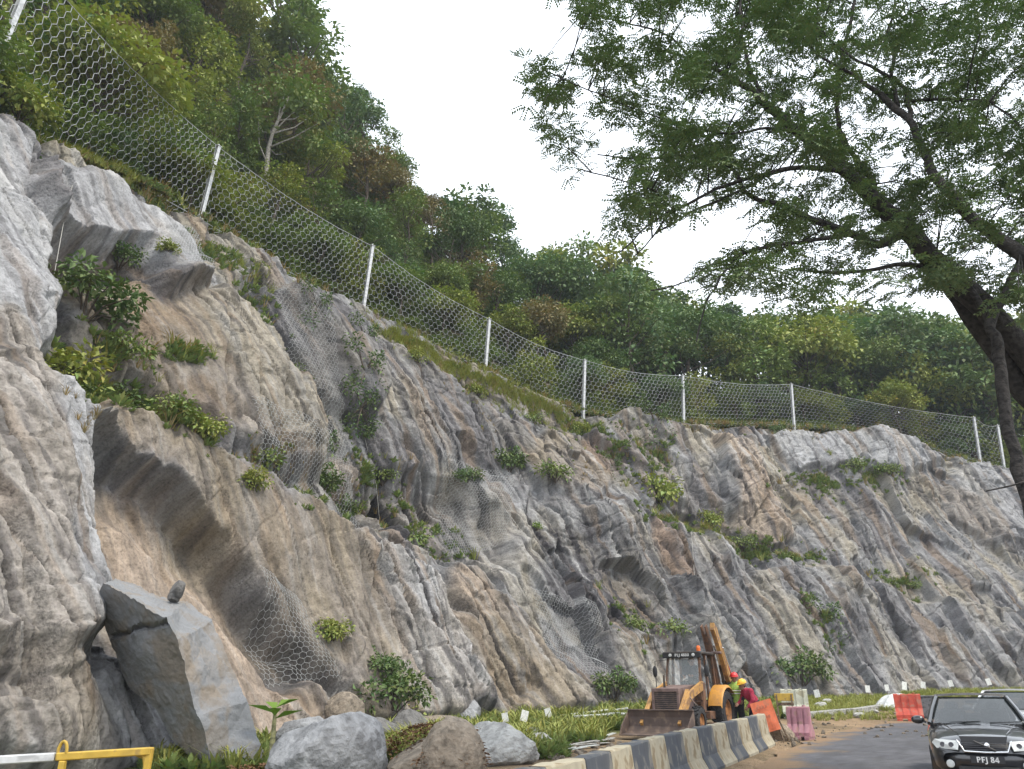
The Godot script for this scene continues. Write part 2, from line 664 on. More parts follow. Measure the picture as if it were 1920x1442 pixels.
func build_cliff() -> void:
	var a := 9.0
	while a < 104.0:
		cols_a.append(a)
		cols_f.append(cliff_frame(a))
		var far := clampf(9.0 + 0.62 * a, 12.0, 66.0)
		a += far * 0.0022
	var rows := ROWS + EXTRA
	row_p.resize(rows)
	row_c.resize(rows)
	row_n.resize(rows)
	for j in rows: cliff_row(j)
	for j in rows: cliff_normals(j)
	var P := PackedVector3Array()
	var C := PackedColorArray()
	var n := PackedVector3Array()
	for j in rows:
		P.append_array(row_p[j])
		C.append_array(row_c[j])
		n.append_array(row_n[j])
	var w := cols_a.size()
	var ids := PackedInt32Array()
	ids.resize((rows - 1) * (w - 1) * 6)
	var k := 0
	for j in rows - 1:
		for i in w - 1:
			var o := j * w + i
			ids[k] = o; ids[k + 1] = o + w + 1; ids[k + 2] = o + 1
			ids[k + 3] = o; ids[k + 4] = o + w; ids[k + 5] = o + w + 1
			k += 6
	var arr := []
	arr.resize(Mesh.ARRAY_MAX)
	arr[Mesh.ARRAY_VERTEX] = P
	arr[Mesh.ARRAY_NORMAL] = n
	arr[Mesh.ARRAY_COLOR] = C
	arr[Mesh.ARRAY_INDEX] = ids
	var m := ArrayMesh.new()
	m.add_surface_from_arrays(Mesh.PRIMITIVE_TRIANGLES, arr)
	var o := part_mesh("cliff", m, M.cliff, self)
	tag(o, "tall fractured grey and tan rock face beside the road", "cliff", "", "structure")
	print("cliff ", w, " x ", rows, " ", Time.get_ticks_msec())

func grid(called: String, nx: int, ny: int, f: Callable, m: Material) -> MeshInstance3D:
	# f(x, y in 0-1) -> [point, colour]
	var P := PackedVector3Array()
	var C := PackedColorArray()
	for j in ny + 1:
		for i in nx + 1:
			var r: Array = f.call(float(i) / nx, float(j) / ny)
			P.append(r[0])
			C.append(r[1])
	var nn := PackedVector3Array()
	nn.resize(P.size())
	var ids := PackedInt32Array()
	for j in ny + 1:
		for i in nx + 1:
			var o := j * (nx + 1) + i
			var dx := P[o + (1 if i < nx else 0)] - P[o - (1 if i > 0 else 0)]
			var dy := P[o + (nx + 1 if j < ny else 0)] - P[o - (nx + 1 if j > 0 else 0)]
			var q := dx.cross(dy).normalized()
			nn[o] = q if q.y > 0.0 else -q
			if i < nx and j < ny:
				ids.append_array([o, o + 1, o + nx + 2, o, o + nx + 2, o + nx + 1])
	if (P[nx + 2] - P[0]).cross(P[1] - P[0]).y < 0.0: ids.reverse()
	var arr := []
	arr.resize(Mesh.ARRAY_MAX)
	arr[Mesh.ARRAY_VERTEX] = P
	arr[Mesh.ARRAY_NORMAL] = nn
	arr[Mesh.ARRAY_COLOR] = C
	arr[Mesh.ARRAY_INDEX] = ids
	var mm := ArrayMesh.new()
	mm.add_surface_from_arrays(Mesh.PRIMITIVE_TRIANGLES, arr)
	return part_mesh(called, mm, m, self)
var CB := PackedVector3Array([Vector3(-10.2,-0.5,-2.0),Vector3(-9.8,-0.5,-8.0),Vector3(-8.9,-0.49,-14.0),Vector3(-7.6,-0.43,-18.5),Vector3(-5.2,-0.3,-25.0),Vector3(-1.2,-0.06,-32.0),Vector3(4.0,0.18,-37.5),Vector3(10.0,0.45,-42.5),Vector3(18.0,0.73,-47.0),Vector3(27.0,1.01,-51.0),Vector3(36.0,1.24,-54.0),Vector3(46.0,1.4,-56.0),Vector3(60.0,1.53,-57.5),Vector3(76.0,1.49,-57.0)])
var CT := PackedVector3Array([Vector3(-19.7,18.0,-2.67),Vector3(-19.5,18.5,-9.08),Vector3(-18.9,19.01,-16.14),Vector3(-17.67,19.97,-21.89),Vector3(-16.18,23.0,-30.25),Vector3(-11.0,23.04,-39.14),Vector3(-3.51,21.68,-45.57),Vector3(4.29,20.05,-50.97),Vector3(13.36,20.73,-56.17),Vector3(23.15,22.11,-60.95),Vector3(33.25,22.44,-64.67),Vector3(44.16,19.3,-65.02),Vector3(59.05,18.53,-66.91),Vector3(75.72,17.49,-66.5)])
var CA := PackedFloat32Array([0.0,6.22,12.8,18.1,25.94,35.12,43.84,52.51,62.34,72.74,82.87,93.5,108.04,124.39])
# rock slabs of the cliff: outline in metres along and up the face, how far it stands out, tilts, edge width, rounding, roughness, stone, how much of it
const SLABS := [
	[[12.9,20.15,17.3,22.74,18.5,21.75,18.31,18.11,17.44,13.48,16.88,11.46,15.78,10.1,11.85,9.29], 1.0, 0, 0, 0.264, 1.2, 0.4, 1, 0.9],
	[[11.1,9.09,15.54,10.19,16.83,10.12,17.44,9.09,17.12,6.59,16.7,4.14,16.46,3.3,15.16,2.35,13.6,2.22,10.49,2.12], 1.4, 0, -0.03, 0.36, 1.8, 0.35, 1, 0.9],
	[[10.66,2.37,15.4,2.29,16.81,3.17,17.35,1.98,17.83,0.99,18.09,-0.19,10.46,0.29], 0.9, 0, -0.05, 0.36, 0.8, 0.5, 1, 0.6],
	[[11.71,11.28,15.62,11.91,16.07,9.25,15.5,6.08,14.83,4.42,14.95,2.3,14.31,0.27,10.67,0.72], 0.3, 0, 0, 0.72, 0.6, 0.6, 2, 0.6],
	[[18.25,20.74,21.15,21.5,23.61,20.83,25.33,19.63,25.66,17.67,25.09,16.57,23.12,15.5,21.92,17.33,19.37,16.8,18.04,16.52,17.89,18.08], 1.5, 0, 0.04, 0.2, 1.0, 0.3, 1, 0.8],
	[[18.05,17.48,19.05,17.53,20.38,17.71,22.88,18.07,22.84,16.58,20.39,15.77,17.7,14.89], -1.2, 0, 0, 0.24, 0, 0.6, 2, 0.6],
	[[17.78,15.05,22.38,16.13,26.42,17.23,28.36,15.63,29.53,13.33,29.76,10.84,28.97,8.89,26.86,8.91,24.13,9.92,20.66,11.43,18.3,12.54], 0.7, 0.03, 0, 0.3, 2.6, 0.4, 2, 0.65],
	[[24.68,16.94,26.97,17.77,28.9,16.16,30.07,13.81,30.31,11.24,29.55,9.24,27.45,9.25,25.58,10.52,24.78,12.85,24.15,15.16], 0.25, 0.03, 0, 0.72, 1.2, 0.7, 8, 0.8],
	[[28.11,18.81,30.28,17.94,31.28,15.33,31.16,11.63,29.81,8.85,32.89,8.17,36.3,10.28,35.27,13.52,33.98,15.09,32.46,18.83,31.1,20.64], -1.0, 0, 0, 0.48, 0, 1.0, 0, 0.35],
	[[30.04,19.64,32.93,21.0,35.51,21.36,36.48,19.29,36.38,15.53,35.06,14.05,32.98,14.19,31.81,15.06,30.95,17.13], 1.3, 0, 0.06, 0.2, 0.8, 0.5, 5, 0.7],
	[[17.06,8.74,18.16,9.87,21.58,9.73,24.8,8.23,28.42,7.55,31.77,6.47,33.98,5.42,35.81,3.59,35.95,0.57,28.04,0.57,26.61,1.74,25.09,3.38,23.64,4.81,22.31,6.28,20.07,7.7], 1.0, 0, -0.01, 0.2, 0.2, 0.35, 2, 0.7],
	[[32.26,7.53,35.12,6.3,36.74,4.14,37.07,0.69,31.0,0.84,30.57,3.27,29.68,6.29], 0.35, 0, 0, 0.6, 0.5, 1.1, 1, 0.55],
	[[17.84,8.3,20.29,7.73,22.39,6.31,23.83,4.84,25.31,3.48,26.87,1.86,24.35,2.16,23.03,3.41,21.72,4.74,19.87,5.89,17.66,6.9], -0.35, 0, 0, 0.216, 0, 0.25, 2, 0.8],
	[[17.87,7.27,20.54,6.31,22.4,5.12,23.67,3.68,24.95,2.33,25.84,1.29,24.05,-0.09,17.86,0.13,17.38,2.79,17.41,4.8], 0.15, 0, -0.02, 0.36, 0, 0.12, 7, 0.95],
	[[24.24,2.01,25.86,2.06,27.1,1.09,27.04,0.08,23.82,0.31], 0.5, 0, 0, 0.24, 0.6, 0.8, 2, 0.4],
	[[37.37,20.18,40.83,20.46,44.14,19.6,48.32,19.05,46.79,16.11,42.58,15.24,37.8,11.94,37.1,13.61,36.99,16.96], 0.35, 0, 0, 0.42, 0.6, 1.1, 5, 0.6],
	[[48.66,19.1,53.09,20.96,53.54,16.53,50.8,14.06,46.59,13.9,46.14,15.73], 0.5, 0, 0, 0.36, 0.5, 1.0, 2, 0.6],
	[[31.03,9.83,35.84,11.6,40.2,12.21,43.01,10.32,41.36,7.57,38.18,7.64,35.11,8.43,31.03,7.73], -0.9, 0, 0, 0.48, 0, 1.5, 2, 0.35],
	[[36.89,6.84,39.31,7.72,40.25,5.71,41.94,2.8,43.38,0.2,36.8,0.28,36.24,2.67], 0.7, 0, 0, 0.3, 0.7, 0.8, 2, 0.7],
	[[41.52,12.91,45.53,13.46,44.33,9.94,42.32,7.4,42.02,5.41,40.51,6.05,39.37,8.06,37.92,9.47], 0.6, 0, 0.05, 0.24, 0.5, 0.8, 1, 0.3],
	[[44.55,10.34,49.01,12.04,52.6,11.83,53.32,7.96,50.42,3.38,45.61,3.22,44.92,6.29], 0, 0, 0, 0.36, 0, 1.5, 4, 0.6],
	[[48.85,12.6,53.03,14.51,55.98,12.2,55.85,8.49,54.68,4.1,51.18,4.04,51.71,8.95], 0.6, 0, 0, 0.36, 0.8, 1.0, 0, 0.4],
	[[47.68,4.51,51.9,4.44,52.19,0.14,45.66,0.18,44.18,1.69], 0.5, 0, 0, 0.36, 0.6, 0.9, 8, 0.5],
	[[52.57,20.48,57.11,23.58,60.55,21.89,60.81,19.04,59.81,14.94,57.24,16.22,55.04,18.45], 0.9, 0, 0.05, 0.24, 0.8, 0.7, 0, 0.5],
	[[64.46,22.02,68.52,21.91,67.72,18.43,67.06,12.0,63.59,11.12,62.68,13.84,63.82,17.86], 0.6, 0, 0, 0.24, 0.4, 1.1, 7, 0.75],
	[[69.55,22.15,81.34,22.74,84.67,22.44,86.19,20.44,81.34,18.33,76.41,19.02,70.57,18.22], 0.9, 0, 0.1, 0.24, 0.7, 0.8, 1, 0.8],
	[[87.73,22.12,91.75,22.81,93.0,23.01,92.54,14.59,86.26,12.35,83.65,14.89], 0.9, 0, 0.05, 0.24, 0.7, 0.7, 1, 0.5],
	[[54.99,12.06,59.13,12.3,61.36,9.35,67.92,9.12,73.65,7.41,83.06,5.48,92.89,2.23,90.12,-1.47,51.28,-0.59,53.49,5.59], 1.0, 0, -0.02, 0.42, 0.8, 1.1, 0, 0.35],
	[[60.62,8.77,63.16,9.2,61.62,1.12,57.9,0.62], 0.25, 0, 0, 0.48, 0.3, 0.8, 8, 0.8],
	[[54.42,13.79,55.4,12.56,56.28,6.94,54.76,6.54,53.7,9.52], 0.0, 0, 0, 0.36, 0, 1, 6, 0.6],
	[[55.79,22.54,56.14,18.81,58.57,14.1,61.78,10.61,68.27,10.13,66.69,12.39,61.6,15.66,58.27,19.56], -0.6, 0, 0, 0.48, 0, 1, 2, 0.3],
]
const STONE := [Color(0.2, 0.199, 0.202),Color(0.345, 0.348, 0.36),Color(0.235, 0.19, 0.14),Color(0.165, 0.12, 0.08),Color(0.08, 0.077, 0.083),Color(0.15, 0.144, 0.148),Color(0.28, 0.165, 0.09),Color(0.34, 0.27, 0.21),Color(0.265, 0.242, 0.2)]
const STAINS := [
	[21.68, 14.69, 1.72, 1.89, 3, 0.75],
	[22.75, 15.95, 0.77, 1.45, 4, 0.85],
	[23.22, 14.07, 0.73, 1.35, 3, 0.5],
	[19.52, 14.63, 1.33, 1.01, 2, 0.5],
	[23.0, 10.86, 1.68, 0.68, 3, 0.5],
	[15.48, 6.36, 0.5, 1.87, 3, 0.6],
	[14.46, 1.77, 0.5, 1.1, 3, 0.65],
	[19.62, 6.66, 1.19, 1.03, 7, 0.5],
	[33.64, 18.44, 2.46, 2.71, 4, 0.35],
	[29.62, 10.93, 1.06, 1.75, 8, 0.7],
	[45.62, 7.61, 2.28, 2.59, 4, 0.6],
	[61.36, 16.15, 1.47, 3.2, 5, 0.6],
	[56.0, 8.85, 1.77, 2.52, 4, 0.4],
	[65.91, 17.29, 1.28, 3.26, 7, 0.6],
	[58.01, 7.71, 1.53, 2.44, 4, 0.45],
	[53.23, 18.31, 1.47, 1.68, 6, 0.35],
	[60.62, 4.7, 1.08, 3.02, 8, 0.6],
	[67.68, 4.9, 2.81, 2.28, 4, 0.25],
	[74.24, 4.02, 2.46, 2.29, 5, 0.4],
	[69.67, 15.73, 3.17, 2.08, 3, 0.25],
	[85.95, 15.54, 2.18, 2.83, 2, 0.5],
	[24.74, 5.82, 0.81, 0.93, 2, 0.5],
	[32.66, 5.11, 1.09, 1.39, 1, 0.6],
	[39.33, 1.92, 1.5, 0.9, 3, 0.4],
	[37.69, 5.3, 1.12, 1.32, 7, 0.6],
	[43.24, 1.42, 2.03, 0.73, 8, 0.6],
	[18.11, 5.49, 0.67, 1.27, 7, 0.5],
	[22.54, 3.68, 1.24, 1.25, 7, 0.5],
	[20.27, 1.68, 1.12, 0.78, 1, 0.6],
	[41.95, 17.96, 1.73, 2.0, 5, 0.6],
	[38.32, 16.35, 0.99, 1.75, 8, 0.6],
	[45.16, 18.61, 1.46, 2.23, 5, 0.6],
	[33.0, 11.38, 1.16, 0.79, 7, 0.5],
	[49.04, 21.66, 2.95, 1.62, 2, 0.5],
	[44.2, 21.5, 3.45, 1.47, 2, 0.45],
	[50.31, 6.96, 1.73, 2.32, 3, 0.4],
	[26.66, 1.91, 1.21, 0.5, 5, 0.5],
]
const GROOVES := [
	[16.91, 9.47, 16.44, 4.93],
	[17.71, 10.23, 16.17, 2.38],
	[25.61, 15.53, 23.98, 9.54],
	[27.26, 16.16, 25.11, 8.67],
	[28.6, 15.6, 26.32, 8.24],
	[29.45, 14.54, 27.4, 8.61],
	[18.32, 22.9, 17.39, 15.64],
	[18.84, 21.7, 17.77, 15.39],
	[28.21, 7.7, 28.15, 2.85],
	[29.55, 7.27, 29.84, 2.52],
	[30.98, 7.27, 30.81, 1.99],
	[32.08, 6.55, 32.14, 1.44],
	[33.14, 5.36, 33.52, 1.41],
	[39.61, 7.31, 39.57, 1.7],
	[41.82, 4.89, 42.07, 1.44],
	[40.01, 19.45, 38.44, 12.98],
	[42.11, 18.44, 42.02, 14.16],
	[35.65, 22.66, 35.75, 16.64],
	[36.42, 21.91, 36.25, 16.17],
	[52.16, 11.76, 51.32, 2.77],
	[54.33, 10.78, 53.52, 1.51],
	[61.54, 10.18, 59.79, 1.3],
	[67.46, 8.87, 66.98, 1.38],
	[74.17, 7.13, 74.13, 1.51],
	[71.78, 7.96, 70.86, 1.6],
	[78.93, 6.71, 78.45, 1.41],
]
const POSTS := [14.35, 17.5, 28.54, 38.27, 46.43, 54.06, 62.87, 73.94, 91.22, 93.0]
const NETS := [
	[[23.73,5.14,25.45,4.3,26.92,1.95,24.22,2.16], 1.0, "dark netting hung from the tan overhang across its shaded hollow"],
	[[23.8,19.09,25.36,19.48,24.87,16.76,23.24,16.3], 0.5, "small piece of netting below the pale jutting block"],
	[[30.88,20.21,33.03,19.42,33.72,8.74,30.91,8.42], 0.25, "long strip of netting down the green gully"],
	[[39.61,13.6,44.78,14.26,42.37,9.15,38.83,8.49], 0.25, "netting over the broken ledge in mid face"],
	[[42.61,6.54,46.45,5.5,45.47,1.84,42.05,2.82], 0.2, "netting on the dark broken rock above the tan rib"],
	[[25.35,11.18,29.18,10.24,28.09,7.8,25.47,8.64], 0.3, "netting over the foot of the smooth tan dome"],
]
const SHRUBS := [[18.76, 24.29, 1.5, 0, "bright green leafy shrub overhanging the pale near pillar"], [19.2, 21.0, 0.8, 3, "vine trailing down the shaded side of the pale near pillar"], [18.53, 13.69, 1.5, 1, "dense dark green bush in the cleft beside the near pillar"], [17.59, 11.04, 1.2, 0, "yellow-green bush at the foot of the cleft, above the bulging pale pillar"], [18.49, 10.61, 1.0, 2, "loose light green bush on the earthy ledge left of the overhang"], [20.61, 10.95, 1.1, 1, "mid green bush in the middle of the sloping ledge"], [20.94, 9.65, 0.95, 2, "low fresh green mound above the brown overhang"], [23.73, 7.47, 0.6, 0, "small green sapling on the lip of the tan overhang"], [22.18, 17.5, 0.9, 1, "dark bush in the hollow under the pale jutting block"], [23.14, 17.33, 0.5, 0, "yellow-green sprig at the right of the hollow under the jutting block"], [34.33, 16.04, 1.3, 3, "dark creeper spread under netting in the gully"], [32.14, 12.49, 1.3, 3, "creeper low in the netted gully"], [30.33, 9.31, 1.1, 1, "dark green bush at the foot of the netted gully"], [33.29, 9.74, 1.0, 1, "dull green bush on broken rock right of the gully foot"], [26.99, 3.09, 0.7, 0, "bright fern-like plant behind the netting of the hollow"], [29.16, 1.93, 0.9, 1, "fern-like dark plant at the mouth of the low recess"], [36.68, 8.85, 1.2, 2, "olive bush on the broken brown ledge"], [45.15, 14.96, 1.3, 1, "spreading dark bush below the purple ribs"], [47.53, 14.37, 1.2, 2, "olive bush beside the tan stepped block"], [56.7, 15.4, 1.9, 0, "large bright green bush on the diagonal ledge"], [58.71, 22.37, 1.5, 3, "dark shrub hanging over the smooth grey knob"], [61.0, 13.96, 1.1, 0, "yellow-green bush farther along the diagonal ledge"], [62.75, 11.94, 1.0, 2, "low olive bush at the end of the diagonal ledge"], [64.21, 5.18, 1.3, 3, "narrow green vine in a cleft of the grey face"], [51.9, 4.54, 1.0, 2, "yellowish bush on the rock above the digger's cab"], [71.53, 22.58, 0.8, 1, "small round dark bush on the cliff edge by the net"], [59.7, 1.3, 1.6, 1, "dark green bush at the foot of the face behind the workers"], [76.7, 18.58, 1.2, 2, "thin olive shrub below the pale cap rock"], [45.31, 10.69, 0.35, 4, "tiny lime-green plant on the dark rock"], [79.55, 17.94, 1.2, 2, "straggly olive shrub beside the last pale cap rock"], [52.56, 21.22, 0.9, 0, "yellow-green bush on the brown earth of the cliff edge"], [32.59, 19.26, 1.0, 3, "creeper at the head of the netted gully"], [35.61, 18.72, 1.0, 3, "creeper high in the netted gully below the grey block"], [34.23, 14.4, 1.1, 3, "creeper midway down the netted gully"], [31.28, 15.33, 0.8, 2, "olive tuft on the right rim of the tan dome"], [35.84, 11.6, 0.9, 2, "olive bush right of the gully on the brown ledge"], [40.99, 12.44, 0.8, 1, "dark tuft under the slanting cable"], [19.89, 12.28, 1.0, 2, "light green bush in the cleft below the tan dome"], [22.15, 9.14, 0.8, 0, "bright tuft on the tan ledge above the overhang"], [26.06, 9.03, 0.9, 2, "straw-green bush at the foot of the tan dome"], [49.61, 4.91, 0.8, 2, "olive tuft on dark rock left of the digger's cab"], [53.99, 17.97, 0.8, 3, "dark creeper in the gap beside the grey knob"], [65.14, 10.62, 0.8, 2, "thin bush at the far end of the diagonal ledge band"], [76.12, 8.37, 0.7, 2, "small olive bush on the grey far face"], [39.35, 19.51, 0.8, 0, "bright bush at the start of the grassy edge"], [44.58, 20.33, 0.8, 0, "bright bush halfway along the grassy edge"], [48.41, 19.84, 0.8, 2, "olive bush near the end of the grassy edge"], [45.11, 1.14, 1.1, 1, "dark green bush at the foot of the face left of the digger"], [28.52, 0.92, 1.2, 1, "leafy bush at the foot of the face behind the grey boulder"], [29.86, 0.54, 1.0, 0, "bright leafy bush beside the flat slab"]]
const GRASS := [
	[39.35, 21.17, 2.05, 1.16, 576, 0],
	[41.26, 21.33, 2.62, 1.2, 624, 0],
	[43.56, 21.83, 2.88, 1.46, 624, 0],
	[45.8, 21.63, 3.04, 1.36, 576, 0],
	[48.39, 21.54, 2.99, 1.61, 576, 0],
	[50.71, 21.77, 2.42, 1.41, 480, 0],
	[53.07, 21.37, 2.0, 1.1, 240, 1],
	[21.87, 23.69, 1.58, 0.61, 288, 0],
	[23.74, 23.28, 1.63, 0.63, 336, 0],
	[25.63, 23.02, 1.09, 0.5, 120, 1],
	[28.12, 20.95, 1.5, 0.84, 160, 1],
	[30.14, 20.54, 1.55, 0.88, 144, 0],
	[19.84, 11.24, 1.55, 0.87, 320, 1],
	[21.12, 9.82, 1.04, 0.51, 400, 1],
	[19.13, 12.13, 1.02, 0.9, 180, 1],
	[17.64, 10.03, 0.74, 0.79, 140, 1],
	[25.84, 9.2, 1.64, 0.69, 204, 2],
	[22.95, 9.22, 1.65, 0.63, 120, 1],
	[22.76, 12.57, 1.71, 0.36, 140, 1],
	[56.2, 12.84, 2.73, 1.16, 280, 1],
	[60.19, 12.78, 2.83, 1.17, 528, 0],
	[62.97, 11.06, 2.92, 0.8, 360, 1],
	[66.46, 10.38, 2.43, 0.52, 220, 1],
	[72.56, 17.07, 3.27, 1.94, 340, 1],
	[78.25, 17.56, 3.34, 1.46, 240, 1],
	[75.41, 8.8, 3.11, 1.09, 160, 1],
	[56.61, 18.87, 1.9, 2.25, 120, 1],
	[54.43, 19.06, 1.21, 2.28, 120, 1],
	[62.95, 22.74, 3.18, 0.61, 96, 2],
	[73.31, 22.15, 3.43, 0.62, 72, 2],
	[79.18, 22.77, 3.45, 0.67, 60, 2],
	[36.54, 10.06, 2.29, 1.29, 160, 1],
	[34.42, 11.5, 1.95, 1.67, 140, 1],
	[43.24, 18.56, 2.79, 1.56, 84, 2],
	[63.99, 5.0, 0.92, 1.88, 100, 1],
	[16.6, 8.72, 0.67, 0.35, 48, 2],
	[39.13, 8.9, 1.55, 0.96, 120, 1],
	[30.8, 10.76, 1.46, 1.8, 180, 1],
	[30.03, 19.1, 1.53, 2.59, 180, 1],
	[58.51, 19.05, 1.91, 2.25, 120, 1],
	[87.3, 21.38, 2.21, 1.17, 60, 2],
	[65.6, 22.85, 2.13, 0.48, 48, 2],
	[50.66, 17.05, 2.34, 1.66, 48, 2],
	[27.33, 7.77, 1.32, 0.67, 60, 1],
	[49.36, 5.21, 1.74, 1.75, 100, 1],
]
const ROPES := [
	[[19.52,20.67,18.67,17.69,17.86,14.68], 0.05, "grey rope hanging beside the shaded pillar"],
	[[56.85,11.47,55.11,7.77,53.33,4.56], 0.15, "thin rope hanging above the digger"],
	[[34.88,13.42,35.32,11.19,35.98,9.95], 0.15, "pale cable slanting across the broken ledge"],
	[[42.9,13.43,43.01,11.03,43.39,9.81], 0.15, "thin cable above the dark rock"],
	[[31.13,10.1,31.41,8.71,31.93,7.76], 0.2, "pale cable at the foot of the gully"],
]

func materials() -> void:
	M.grit_tex = noise_tex(0.03, 6, 5, [[0.0, 0.0], [1.0, 1.0]], 512)
	var rock_tex := noise_tex(0.018, 6, 8, [[0.15, 0.72], [0.45, 0.97], [0.6, 1.0], [0.85, 0.82]], 1024)
	var m := plain(1, 1, 1, 0.93)
	m.vertex_color_use_as_albedo = true
	m.albedo_texture = rock_tex
	m.uv1_triplanar = true
	m.uv1_world_triplanar = true
	m.uv1_scale = Vector3.ONE * 0.4
	m.heightmap_enabled = true
	m.heightmap_texture = M.grit_tex
	m.heightmap_scale = 2.5
	m.metallic_specular = 0.25
	M.cliff = m
	var s: StandardMaterial3D = m.duplicate()
	s.uv1_scale = Vector3.ONE * 0.8
	s.heightmap_scale = 4.0
	M.soil = s
	var rd: StandardMaterial3D = m.duplicate()
	rd.uv1_scale = Vector3.ONE * 1.6
	rd.heightmap_scale = 0.6
	rd.roughness = 0.85
	M.road = rd
	M.galvanised = worn(0.62, 0.63, 0.64, 0.5, 0.25, 0.2, 0.02, 0.7)
	M.wire = plain(0.36, 0.37, 0.385, 0.5, 0.2)
	M.thin_wire = plain(0.33, 0.34, 0.34, 0.6, 0.1)
	M.rope = plain(0.42, 0.41, 0.38, 0.9)
	M.bark = worn(0.13, 0.10, 0.075, 0.95, 0.0, 0.5, 0.03, 0.7)
	M.pale_bark = worn(0.36, 0.33, 0.29, 0.9, 0.0, 0.35, 0.03, 0.7)
	M.straw = leaf_material(0.33, 0.25, 0.11)
	M.dark_bark = worn(0.055, 0.048, 0.045, 0.95, 0.0, 0.5, 0.03, 0.9, 2.0)
	M.road_leaf = leaf_material(0.145, 0.2, 0.1)
	M.stone_dark = worn(0.15, 0.145, 0.14, 0.92, 0.0, 0.3, 0.014, 0.8, 2.0)
	M.boulder = dirty(0.20, 0.207, 0.217, Color(0.19, 0.16, 0.13), 0.40, 0.92, 0.0, 0.3, 31)
	M.boulder.heightmap_enabled = true
	M.boulder.heightmap_texture = M.grit_tex
	M.boulder.heightmap_scale = 3.0
	M.stone_pale = worn(0.29, 0.295, 0.305, 0.92, 0.0, 0.3, 0.012, 0.7, 2.0)
	M.stone_white = worn(0.42, 0.415, 0.395, 0.92, 0.0, 0.25, 0.012, 0.8, 2.0)
	M.stone_tan = worn(0.27, 0.225, 0.175, 0.92, 0.0, 0.35, 0.014, 0.8, 2.0)
	M.block_tan = worn(0.32, 0.26, 0.19, 0.92, 0.0, 0.4, 0.03, 0.9, 3.0)
	M.concrete = worn(0.36, 0.355, 0.33, 0.9, 0.0, 0.35, 0.03, 0.8, 2.0)
	M.dead_leaf = leaf_material(0.17, 0.095, 0.045)
	M.barrier_cream = dirty(0.36, 0.325, 0.24, Color(0.20, 0.15, 0.085), 0.40, 0.85, 0.0, 0.55, 41)
	M.barrier_black = dirty(0.055, 0.062, 0.075, Color(0.16, 0.15, 0.13), 0.36, 0.8, 0.0, 0.55, 42)
	M.plastic_pink = dirty(0.42, 0.20, 0.24, Color(0.33, 0.20, 0.17), 0.4, 0.55, 0.0, 1.0, 43)
	M.plastic_cream = dirty(0.52, 0.53, 0.43, Color(0.34, 0.32, 0.23), 0.36, 0.55, 0.0, 1.0, 44)
	M.plastic_red = dirty(0.55, 0.075, 0.04, Color(0.42, 0.15, 0.10), 0.36, 0.5, 0.0, 1.0, 45)
	M.orange_cloth = dirty(0.68, 0.165, 0.07, Color(0.50, 0.17, 0.09), 0.38, 0.7, 0.0, 1.2, 46)
	M.worn_print = plain(0.42, 0.13, 0.07, 0.8)
	M.yellow_paint = dirty(0.50, 0.33, 0.045, Color(0.26, 0.17, 0.05), 0.36, 0.5, 0.0, 1.2, 47)
	M.brown_wood = worn(0.16, 0.11, 0.07, 0.85, 0.0, 0.4, 0.03, 1.0)
	M.white_sheet = worn(0.58, 0.60, 0.60, 0.75, 0.0, 0.2, 0.03, 0.8)
	M.white_paint = worn(0.72, 0.72, 0.70, 0.6, 0.0, 0.12, 0.03, 1.0)
	M.grey_bin = worn(0.16, 0.16, 0.165, 0.6, 0.0, 0.35, 0.02, 0.8)
	M.pale_pipe = worn(0.50, 0.52, 0.50, 0.6, 0.0, 0.3, 0.03, 1.0)
	M.pale_stem = worn(0.30, 0.29, 0.14, 0.8, 0.0, 0.3, 0.03, 1.0)
	M.rubber = worn(0.03, 0.03, 0.032, 0.85, 0.0, 0.5, 0.03, 1.0)
	M.rust_rim = dirty(0.36, 0.16, 0.05, Color(0.13, 0.07, 0.04), 0.46, 0.75, 0.0, 1.0, 51)
	M.digger_yellow = dirty(0.46, 0.25, 0.07, Color(0.22, 0.12, 0.055), 0.44, 0.6, 0.0, 0.9, 52)
	M.digger_orange = dirty(0.55, 0.26, 0.04, Color(0.34, 0.17, 0.055), 0.36, 0.5, 0.0, 0.9, 53)
	M.digger_brown = dirty(0.17, 0.085, 0.045, Color(0.085, 0.05, 0.035), 0.5, 0.7, 0.0, 0.9, 54)
	M.digger_mauve = dirty(0.20, 0.135, 0.12, Color(0.12, 0.08, 0.065), 0.46, 0.7, 0.0, 0.9, 55)
	M.digger_bucket = dirty(0.10, 0.07, 0.058, Color(0.16, 0.115, 0.085), 0.42, 0.75, 0.1, 0.8, 56)
	M.digger_dark = dirty(0.035, 0.03, 0.028, Color(0.08, 0.06, 0.045), 0.42, 0.75, 0.0, 0.9, 57)
	M.chrome = plain(0.75, 0.76, 0.78, 0.18, 0.9)
	M.dark_metal = plain(0.10, 0.10, 0.11, 0.35, 0.6)
	M.silver_rim = plain(0.45, 0.46, 0.47, 0.3, 0.7)
	M.black_plastic = plain(0.018, 0.018, 0.02, 0.5)
	M.seat_cloth = worn(0.05, 0.05, 0.055, 0.95, 0.0, 0.3, 0.03, 2.0)
	M.beacon = plain(0.75, 0.16, 0.03, 0.25)
	M.lamp_glass = plain(0.55, 0.57, 0.56, 0.12)
	M.car_black = plain(0.012, 0.013, 0.016, 0.28)
	M.car_black.clearcoat_enabled = true
	M.car_black.clearcoat = 1.0
	M.car_black.clearcoat_roughness = 0.06
	M.car_silver = plain(0.52, 0.54, 0.56, 0.35, 0.3)
	M.car_silver.clearcoat_enabled = true
	M.car_silver.clearcoat_roughness = 0.06
	M.car_glass = plain(0.02, 0.025, 0.025, 0.02)
	M.car_glass.albedo_color.a = 0.72
	M.car_glass.transparency = BaseMaterial3D.TRANSPARENCY_ALPHA
